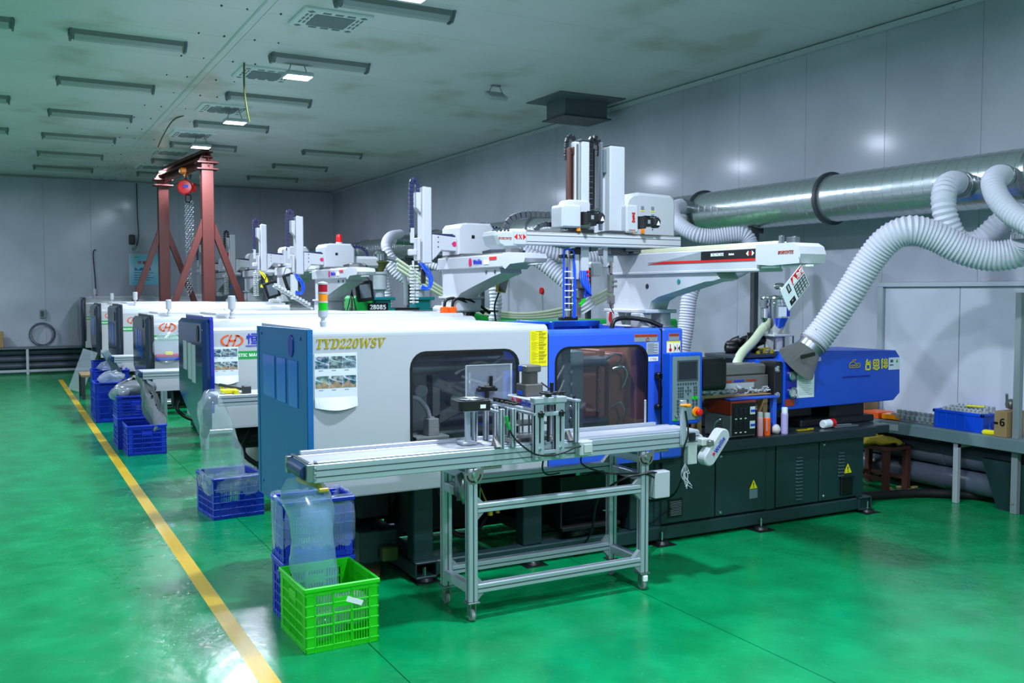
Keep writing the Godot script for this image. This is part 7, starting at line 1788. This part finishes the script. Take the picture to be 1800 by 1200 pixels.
func crates_and_bags():
	crate("bright green slotted plastic crate at the near end of the conveyor", "crategreen", 0.43, 0.49, 0.37, V(1.645, 0, -5.275), 0.02)
	var b := B.new()
	b.T = Transform3D(Basis(Vector3.BACK, -0.4), V(1.72, 0.26, -5.03)); b.b(-0.05, 0.05, -0.015, 0.015, 0, 0.002, 0)
	one(b, "label_strip", "letterwhite", "white slip of paper stuck slanting on the front of the green crate", "label")
	# film packs in the crate, clear tube hanging in from the conveyor
	sack(vs([1.49, 0.96, -5.22, 1.50, 0.86, -5.20, 1.535, 0.76, -5.17, 1.555, 0.62, -5.17, 1.545, 0.48, -5.18, 1.57, 0.34, -5.2, 1.59, 0.16, -5.22, 1.6, 0.05, -5.22]), [0.08, 0.13, 0.14, 0.135, 0.14, 0.13, 0.13, 0.12], "film", "long clear film tube hanging from the conveyor end into the green crate", 3, 0.75, 0.3)
	for k in 4:
		var q := B.new()
		q.ball(V(1.55 + 0.07 * k, 0.12 + 0.06 * (k % 2), -5.16 - 0.07 * (k % 3)), V(0.11, 0.1, 0.12), 14)
		var n := FastNoiseLite.new(); n.seed = k; n.frequency = 8.0
		for i in q.v.size(): q.v[i] += V(0.04, 0.03, 0.04) * n.get_noise_3dv(q.v[i])
		one(q, "film_pack", "filmclear", ["crumpled clear film pack at the left in the green crate", "crumpled clear film pack left of the middle in the green crate", "crumpled clear film pack right of the middle in the green crate", "crumpled clear film pack at the right in the green crate"][k], "plastic bag")
	b = B.new(); b.bar(V(1.47, 0.935, -5.3), V(1.55, 0.915, -5.06), 0.006, 0.035); b.b(1.525, 1.585, 0.89, 0.915, -5.07, -5.05, 0.006); one(b, "yellow_strap", "gold", "yellow strap under the left end of the conveyor", "strap")
	# two blue crates behind the green one
	crate("lower blue crate of the stack behind the green crate", "crateblue", 0.44, 0.28, 0.37, V(1.68, 0, -5.70))
	crate("upper blue crate of the stack behind the green crate, lined with film", "crateblue", 0.44, 0.28, 0.37, V(1.68, 0.372, -5.70), 0.0, true)
	liner(1.68, -5.70, 0.44, 0.28, 0.742, "clear film liner over the upper blue crate behind the green one", 8, 0.30)
	# second machine's crate and tube
	crate("blue crate under the second machine's conveyor, with a film liner hanging over its edge", "crateblue", 0.45, 0.52, 0.37, V(1.80, 0, -8.70), 0.1)
	liner(1.80, -8.70, 0.46, 0.53, 0.37, "clear film liner folded over the blue crate under the second conveyor", 5, 0.14)
	sack(vs([1.66, 1.12, -8.55, 1.62, 1.0, -8.5, 1.66, 0.8, -8.52, 1.70, 0.6, -8.55, 1.73, 0.42, -8.58, 1.76, 0.2, -8.6]), [0.08, 0.13, 0.15, 0.165, 0.19, 0.18], "filmclear", "long clear film tube hanging from the second conveyor into its blue crate", 6, 0.8, 0.3)
	# third machine's crate and the ones behind it
	crate("blue slotted crate beside the yellow line, third crate down the aisle", "crateblue", 0.45, 0.52, 0.37, V(1.55, 0, -12.53))
	crate("blue crate just behind the slotted one, taller stack below", "crateblue", 0.45, 0.52, 0.40, V(1.50, 0, -13.12), 0, true)
	crate("blue crate stacked on the one behind the slotted crate", "crateblue", 0.45, 0.52, 0.28, V(1.50, 0.402, -13.12), 0, true)
	crate("tall blue bin farther along the yellow line, pale film in it", "crateblue", 0.55, 0.5, 0.62, V(1.52, 0, -15.9), 0, true)
	crate("blue crate standing behind the tall bin", "crateblue", 0.55, 0.5, 0.75, V(1.55, 0, -16.7), 0, true)
	crate("farthest blue crate, under the fourth machine's conveyor", "crateblue", 0.45, 0.5, 0.80, V(1.62, 0, -18.0), 0, true)
	sack(vs([1.50, 1.0, -12.45, 1.58, 0.8, -12.4, 1.62, 0.6, -12.4, 1.68, 0.42, -12.4, 1.72, 0.3, -12.4]), [0.05, 0.10, 0.14, 0.15, 0.11], "bag", "silvery grey bag hanging from the third conveyor into the slotted blue crate", 12, 0.6, 0.5)
	var lumps := [[1.50, 0.74, -13.1, 0.24, 0.14, "large grey film sack on the blue crates behind the slotted one"], [1.36, 0.72, -13.05, 0.12, 0.09, "small pale film bundle on the left of the grey film sack"], [1.50, 0.68, -15.85, 0.2, 0.09, "pale film bundle filling the tall blue bin"], [1.56, 0.80, -16.7, 0.2, 0.08, "pale film bundle on the blue crate behind the tall bin"]]
	for k in 4:
		var q: Array = lumps[k]
		var s := B.new(); s.ball(V(q[0], q[1], q[2]), V(q[3], q[4], 0.2), 16)
		var n := FastNoiseLite.new(); n.seed = 20 + k; n.frequency = 5.0
		for i in s.v.size(): s.v[i] += V(0.12, 0.08, 0.1) * n.get_noise_3dv(s.v[i])
		one(s, "film_bundle", "bag" if k == 0 else "filmclear", q[5], "plastic bag")
	# small cart and chutes far down the aisle
	b = B.new(); b.b(1.66, 1.95, 0.78, 0.80, -14.6, -14.2); b.b(1.66, 1.72, 0.0, 0.78, -14.25, -14.2); b.b(1.9, 1.95, 0, 0.78, -14.6, -14.55); one(b, "small_stand", "cream", "small stand with a pale top beside the grey film sack", "stand")
	var t := th("low_cart", "low cart with a pale wooden top at the far end of the aisle", "cart", V(1.75, 0, -19.6))
	b = B.new(); b.b(1.3, 2.0, 0.42, 0.46, -20.0, -19.2); pt(b, "top", "cardboard", t)
	for x in [1.33, 1.97]:
		for z in [-19.97, -19.23]:
			b = B.new(); b.b(x - 0.03, x + 0.03, 0, 0.42, z - 0.03, z + 0.03); pt(b, "leg", "darkgrey", t)
	b = B.new(); b.T = Transform3D(Basis(Vector3.BACK, -0.35), V(1.42, 0.44, -20.6)); b.box(Vector3.ZERO, V(0.28, 0.85, 0.02)); one(b, "clear_chute", "filmclear", "slanted clear sheet chute before the fifth machine", "chute")
	b = B.new(); b.T = Transform3D(Basis(Vector3.BACK, 0.5), V(1.62, 0.75, -16.4)); b.box(Vector3.ZERO, V(0.10, 0.7, 0.3)); one(b, "steel_chute", "panelgrey", "slanted grey green chute under the fourth machine's conveyor", "chute")
	# waste under the second machine
	b = B.new(); b.ball(V(2.55, 0.18, -10.6), V(0.22, 0.2, 0.2), 14)
	var nn := FastNoiseLite.new(); nn.seed = 77; nn.frequency = 6.0
	for i in b.v.size(): b.v[i] += V(0.1, 0.08, 0.1) * nn.get_noise_3dv(b.v[i])
	one(b, "white_sack", "rag", "dirty white sack on the floor beneath the second machine", "sack")
	b = B.new(); b.cyl(V(2.72, 0, -9.6), V(2.72, 0.16, -9.6), 0.2, -1, 20); one(b, "drip_tray", "charcoal", "round dark drip tray on the floor beneath the second machine", "tray")
	b = B.new(); b.cyl(V(2.72, 0.16, -9.6), V(2.72, 0.30, -9.6), 0.06, -1, 14); one(b, "oil_tin", "gold", "small yellow tin standing in the round drip tray", "tin")
	# cardboard on the floor by the front machine
	b = B.new(); b.T = Transform3D(Basis(Vector3.UP, 0.5), V(2.12, 0.004, -6.72)); b.b(-0.12, 0.12, 0, 0.008, -0.2, 0.2, 0.001); one(b, "cardboard_sheet", "cardboard", "flat cardboard sheet on the floor under the front machine, farther of two", "cardboard")
	b = B.new(); b.T = Transform3D(Basis(Vector3.UP, -0.4), V(2.24, 0.004, -6.35)); b.b(-0.12, 0.12, 0, 0.008, -0.12, 0.12, 0.001); one(b, "cardboard_sheet", "cardboard", "flat cardboard sheet on the floor under the front machine, nearer of two", "cardboard")

func bench_things():
	var t := th("wall_bench", "long grey steel bench along the right wall, tilted pipes below it", "bench", V(8.2, 0, -5.6))
	var b := B.new(); b.b(7.92, 8.42, 0.66, 0.69, -9.0, -3.0, 0.004); pt(b, "top", "panelgrey", t)
	b = B.new(); b.b(7.915, 7.94, 0.575, 0.685, -9.0, -3.0, 0.004); pt(b, "apron", "panelgrey", t)
	for z in [-5.78, -3.6, -8.2]:
		b = B.new(); b.b(7.93, 7.98, 0, 0.575, z - 0.025, z + 0.025); b.b(7.93, 8.35, 0.53, 0.575, z - 0.025, z + 0.025); pt(b, "leg", "lightgrey", t)
	b = B.new(); b.b(7.908, 7.917, 0.605, 0.67, -6.62, -6.42, 0.001); pt(b, "plate", "lightgrey", t)
	for q in [[8.22, 0.40, 0.11, "pipegrey", "upper thick grey pipe running under the wall bench"], [8.22, 0.17, 0.11, "pipegrey", "lower thick grey pipe running under the wall bench"], [8.42, 0.045, 0.035, "pipewhite", "thin white pipe on the floor below the thick grey pipes"]]:
		b = B.new(); b.cyl(V(q[0], q[1], -9.5), V(q[0], q[1], -2.5), q[2], -1, 24)
		for z in [-6.1, -5.2]: b.cyl(V(q[0], q[1], z - 0.05), V(q[0], q[1], z + 0.05), q[2] * 1.06, -1, 24)
		one(b, "floor_pipe", q[3], q[4], "pipe")
	b = B.new(); b.b(7.99, 8.05, 0, 2.0, -5.26, -5.20, 0.004); b.cyl(V(7.99, 0.1, -5.23), V(7.98, 0.1, -5.23), 0.012, -1, 8); one(b, "steel_post", "grey", "upright steel post at the right frame edge in front of the bench", "post")
	b = B.new(); b.T = Transform3D(Basis(V(0, 0, -1), V(0, 1, 0), V(1, 0, 0)), V(8.06, 0, 0)); b.prism(pv([5.0, 0, 5.43, 0, 5.60, 0.45, 5.0, 0.45]), 0.25, 0.01); one(b, "hopper_bin", "base", "dark green tapered bin beside the steel post, under the bench", "bin")
	# blue tote with gripper bars
	var first := get_child_count()
	t = th("tote_box", "bright blue plastic tote on the wall bench, filled with gripper bars", "tote", V(8.16, 0.765, -5.81))
	b = B.new(); var w := 0.165; var d := 0.255
	for s in [-1, 1]:
		b.b(8.16 + w * s - 0.006, 8.16 + w * s + 0.006, 0.765, 0.93, -5.81 - d, -5.81 + d, 0.004); b.b(8.16 - w, 8.16 + w, 0.765, 0.93, -5.81 + d * s - 0.006, -5.81 + d * s + 0.006, 0.004)
		b.b(8.16 + w * s - 0.014, 8.16 + w * s + 0.014, 0.915, 0.945, -5.81 - d - 0.014, -5.81 + d + 0.014, 0.005); b.b(8.16 - w - 0.014, 8.16 + w + 0.014, 0.915, 0.945, -5.81 + d * s - 0.014, -5.81 + d * s + 0.014, 0.005)
		for k in 5: b.b(8.16 + w * s - 0.012, 8.16 + w * s + 0.012, 0.77, 0.92, -5.81 - d + 0.1 * k + 0.03, -5.81 - d + 0.1 * k + 0.04, 0.003)
	b.b(8.16 - w, 8.16 + w, 0.765, 0.775, -5.81 - d, -5.81 + d); pt(b, "box", "toteblue", t)
	for k in 3:
		b = B.new()
		var x: float = 8.05 + 0.1 * k
		b.bar(V(x, 0.93, -6.02), V(x, 0.94, -5.6), 0.03, 0.03)
		for q in 9: b.b(x - 0.03, x + 0.03, 0.93, 0.975 + 0.01 * k, -6.0 + q * 0.045, -5.975 + q * 0.045, 0.006)
		one(b, "gripper_bar", "lightgrey", ["pale gripper bar in the blue tote, nearest the room", "pale gripper bar in the middle of the blue tote", "pale gripper bar in the blue tote, nearest the wall"][k], "gripper bar", "gripper bars by the wall")
	b = B.new(); b.bar(V(8.1, 0.995, -5.8), V(8.12, 1.0, -5.62), 0.02, 0.015); one(b, "yellow_tie", "yellow", "yellow strip lying on the gripper bars in the blue tote", "strip")
	for k in 2:
		b = B.new()
		var x: float = 8.05 + 0.09 * k
		b.bar(V(x, 0.785 + 0.03 * k, -6.62), V(x, 0.785 + 0.03 * k, -6.08), 0.03, 0.03)
		for q in 9: b.b(x - 0.035, x + 0.02, 0.79 + 0.03 * k, 0.84 + 0.03 * k, -6.60 + q * 0.06, -6.57 + q * 0.06, 0.006)
		one(b, "gripper_bar", "grey", ["grey gripper bar on the bench left of the blue tote, front one", "grey gripper bar on the bench left of the blue tote, rear one"][k], "gripper bar", "gripper bars by the wall")
	# boxes on the bench
	t = th("orange_box", "flat orange carton with a bent flap on the bench", "box", V(8.1, 0.765, -6.8))
	b = B.new(); b.b(7.98, 8.22, 0.765, 0.83, -6.95, -6.72, 0.004); pt(b, "carton", "orange", t)
	b = B.new(); b.T = Transform3D(Basis(Vector3.UP, 0.3), V(8.1, 0.80, -6.62)); b.box(Vector3.ZERO, V(0.2, 0.05, 0.18)); pt(b, "flap", "amber", t)
	b = B.new(); b.T = Transform3D(Basis(Vector3.UP, 0.2), V(8.22, 0.765, -7.2)); b.b(-0.14, 0.14, 0, 0.16, -0.16, 0.16, 0.006); one(b, "carton", "cardboard", "brown cardboard carton behind the orange one on the bench", "box")
	b = B.new(); b.T = Transform3D(Basis(Vector3.UP, -0.2), V(8.02, 0.765, -7.35)); b.b(-0.1, 0.1, 0, 0.03, -0.16, 0.16, 0.004); b.b(-0.1, -0.09, 0.03, 0.12, -0.16, 0.16); b.b(-0.1, 0.1, 0.03, 0.12, -0.16, -0.15); one(b, "parts_bin", "brick", "open dark orange parts bin at the far end of the bench", "bin")
	b = B.new(); b.cyl(V(8.0, 0.765, -7.1), V(8.0, 0.85, -7.1), 0.05, -1, 18); one(b, "paper_roll", "rag", "small pale paper roll on the bench before the brown carton", "roll")
	t = th("numbered_carton", "tall brown carton printed with the numeral 6, at the right frame edge", "box", V(8.1, 0.765, -5.28))
	b = B.new(); b.b(7.94, 8.2, 0.765, 1.0, -5.40, -5.28, 0.004); pt(b, "carton", "cardboard", t)
	b = B.new(); b.b(7.937, 7.94, 0.88, 0.9, -5.40, -5.36, 0); pt(b, "stripe", "black", t)
	text("6", 0.07, "black", t, V(7.938, 0.90, -5.32), -PI / 2, true, false, 0, 0.002)
	b = B.new(); b.ball(V(8.08, 1.06, -5.33), V(0.06, 0.05, 0.05), 12); b.cyl(V(8.02, 1.03, -5.33), V(7.98, 1.16, -5.31), 0.012, -1, 8); one(b, "valve_part", "brushed", "metal valve part lying on top of the numbered carton", "part")
	b = B.new(); b.ring(V(7.99, 0.84, -5.43), V(1, 0, 0.3), 0.06, 0.008, 20, 6); one(b, "blue_coil", "tubeblue", "small blue coil of air line leaning on the numbered carton", "coil")
	b = B.new(); b.T = Transform3D(Basis(Vector3.UP, 0.3), V(7.98, 0.765, -5.46)); b.b(-0.03, 0.05, 0, 0.045, -0.07, 0.07, 0.015); one(b, "yellow_bag", "yellow", "small yellow packet in front of the blue coil on the bench", "packet")
	for k in range(first, get_child_count()): (get_child(k) as Node3D).position.y -= 0.075
	# stool with rags
	t = th("work_stool", "rust brown steel stool topped with yellow rags, by the end of the green cabinet", "stool", V(7.92, 0, -6.65))
	for x in [7.76, 8.06]:
		for z in [-6.9, -6.43]:
			b = B.new(); b.b(x - 0.03, x + 0.03, 0, 0.42, z - 0.03, z + 0.03); pt(b, "leg", "rust", t)
	b = B.new(); b.b(7.72, 8.10, 0.415, 0.45, -6.94, -6.39); b.b(7.76, 8.06, 0.10, 0.14, -6.91, -6.88); b.b(7.745, 7.775, 0.10, 0.14, -6.9, -6.43); b.b(8.045, 8.075, 0.10, 0.14, -6.9, -6.43); each(b, "frame", "rust", t)
	b = B.new(); b.ball(V(7.91, 0.48, -6.66), V(0.22, 0.055, 0.29), 18)
	var n := FastNoiseLite.new(); n.seed = 41; n.frequency = 5.0
	for i in b.v.size():
		b.v[i] += V(0.09, 0.10, 0.09) * n.get_noise_3dv(b.v[i] * 1.6)
		b.v[i].y = maxf(b.v[i].y, 0.45 if absf(b.v[i].x - 7.91) < 0.19 and absf(b.v[i].z + 6.66) < 0.26 else 0.40)
	one(b, "yellow_rag", "ragyellow", "pile of dirty yellow rags on the rust brown stool", "rag")
	b = B.new(); b.lathe(V(7.82, 0.53, -6.82), [Vector2(0.025, 0), Vector2(0.05, 0), Vector2(0.05, 0.05), Vector2(0.025, 0.05), Vector2(0.025, 0)], 18, V(-0.4, 0.1, 1)); one(b, "tape_roll", "black", "dark roll of tape standing on the stool beside the yellow rags", "tape")
	b = B.new(); b.tube(spline(vs([7.05, 0.05, -6.3, 7.4, 0.045, -6.22, 7.8, 0.045, -6.12, 8.05, 0.045, -5.95, 8.3, 0.045, -5.7]), 8), 0.042, 12); one(b, "floor_hose", "rubber", "thick black hose lying on the green floor between cabinet and bench", "hose")
	b = B.new()
	for k in 14: b.T = Transform3D(Basis(Vector3.UP, k * 1.7), V(7.75 + 0.03 * k + 0.03 * sin(k * 3.0), 0.012, -6.35 + 0.15 * sin(k * 1.9))); b.box(Vector3.ZERO, V(0.06 + 0.02 * (k % 3), 0.02, 0.04), 0.006)
	var lt := one(b, "floor_litter", "cardboard", "scraps of litter on the floor beside the stool", "litter"); lt.set_meta("kind", "stuff")

func gantry():
	var t := th("gantry_crane", "dark red steel gantry with A-shaped legs, straddling the fifth machine under the ceiling", "gantry", V(3.4, 0, -20.5))
	var A := V(3.56, 0, -18.9)
	var C := V(3.24, 0, -22.25)
	for q in [A, C]:
		var b := B.new(); b.b(q.x - 0.11, q.x + 0.11, 0.02, 4.5, q.z - 0.11, q.z + 0.11, 0.006); b.b(q.x - 0.2, q.x + 0.2, 4.48, 4.51, q.z - 0.18, q.z + 0.18); b.b(q.x - 0.2, q.x + 0.2, 4.36, 4.385, q.z - 0.16, q.z + 0.16); pt(b, "leg", "crane", t)
		for s in [-1, 1]:
			b = B.new(); b.bar(q + V(0.05 * s, 3.42, 0), q + V(1.25 * s, 0.1, 0), 0.12, 0.10, 0.004, V(0, 0, 1)); pt(b, "brace", "crane", t)
		b = B.new(); b.b(q.x - 1.4, q.x + 1.4, 0.03, 0.15, q.z - 0.08, q.z + 0.08); pt(b, "foot_beam", "crane", t)
		for s in [-1, 1]:
			b = B.new(); b.T = Transform3D(Basis.IDENTITY, q + V(0, 4.5, -0.01)); b.prism(pv([0.0, 0.0, 0.17 * s, 0.0, 0.05 * s, 0.2, 0, 0.2]), 0.02); pt(b, "gusset", "crane", t)
	var b := B.new()
	var d := (C - A).normalized()
	var e0 := A - d * 0.15 + V(0, 4.60, 0)
	var e1 := C + d * 0.15 + V(0, 4.60, 0)
	b.bar(e0 + V(0, 0.09, 0), e1 + V(0, 0.09, 0), 0.02, 0.18, 0.003, V(1, 0, 0)) 
	b.bar(e0 + V(0, 0.09, 0), e1 + V(0, 0.09, 0), 0.18, 0.02, 0.003, V(1, 0, 0))
	b.bar(e0 + V(0, -0.09, 0), e1 + V(0, -0.09, 0), 0.18, 0.02, 0.003, V(1, 0, 0)); b.bar(e0, e1, 0.02, 0.18, 0.003, V(1, 0, 0)); b.bar(e0, e1, 0.18, 0.02, 0.003, V(1, 0, 0))
	pt(b, "beam", "crane", t)
	# hoist
	var h := A.lerp(C, 0.44)
	var t2 := th("chain_hoist", "red chain hoist with a yellow trolley and hanging steel chains under the gantry beam", "hoist", V(h.x, 2.0, h.z))
	b = B.new(); b.b(h.x - 0.12, h.x + 0.12, 4.44, 4.56, h.z - 0.1, h.z + 0.1, 0.03); b.b(h.x - 0.03, h.x + 0.03, 4.36, 4.5, h.z - 0.03, h.z + 0.03); pt(b, "trolley", "amber", t2)
	b = B.new(); b.ring(V(h.x, 4.36, h.z), V(1, 0, 0), 0.05, 0.015, 14, 6); b.b(h.x - 0.02, h.x + 0.02, 4.29, 4.34, h.z - 0.02, h.z + 0.02); pt(b, "hook", "charcoal", t2)
	b = B.new(); b.lathe(V(h.x - 0.05, 4.16, h.z + 0.06) - V(-0.05, 0, 0.1), [Vector2(0, 0), Vector2(0.13, 0), Vector2(0.155, 0.02), Vector2(0.155, 0.14), Vector2(0.13, 0.18), Vector2(0, 0.19)], 24, V(-0.25, 0, 1)); b.cyl(V(h.x + 0.14, 4.17, h.z - 0.05), V(h.x + 0.2, 4.17, h.z - 0.05), 0.1, -1, 18); var hb := pt(b, "hoist_body", "red", t2)
	b = B.new(); b.b(h.x - 0.08, h.x + 0.02, 4.14, 4.2, h.z + 0.145, h.z + 0.16, 0.002); pt(b, "label", "inkblue", hb)
	b = B.new(); b.b(h.x - 0.02, h.x + 0.1, 3.85, 4.02, h.z - 0.04, h.z + 0.04, 0.02); pt(b, "chain_guide", "charcoal", t2)
	for s in 3:
		b = B.new()
		var bot: float = [1.95, 2.0, 2.6][s]
		var k := 0
		var y := 3.9
		while y > bot:
			var cx: float = h.x - 0.0 + 0.055 * s
			var nrm := V(1, 0, 0) if k % 2 == 0 else V(0, 0, 1)
			b.ring(V(cx, y, h.z + 0.02 * s), nrm, 0.028, 0.008, 8, 4)
			y -= 0.045; k += 1
		var cn := pt(b, "chain", "steel", t2); cn.set_meta("kind", "stuff")
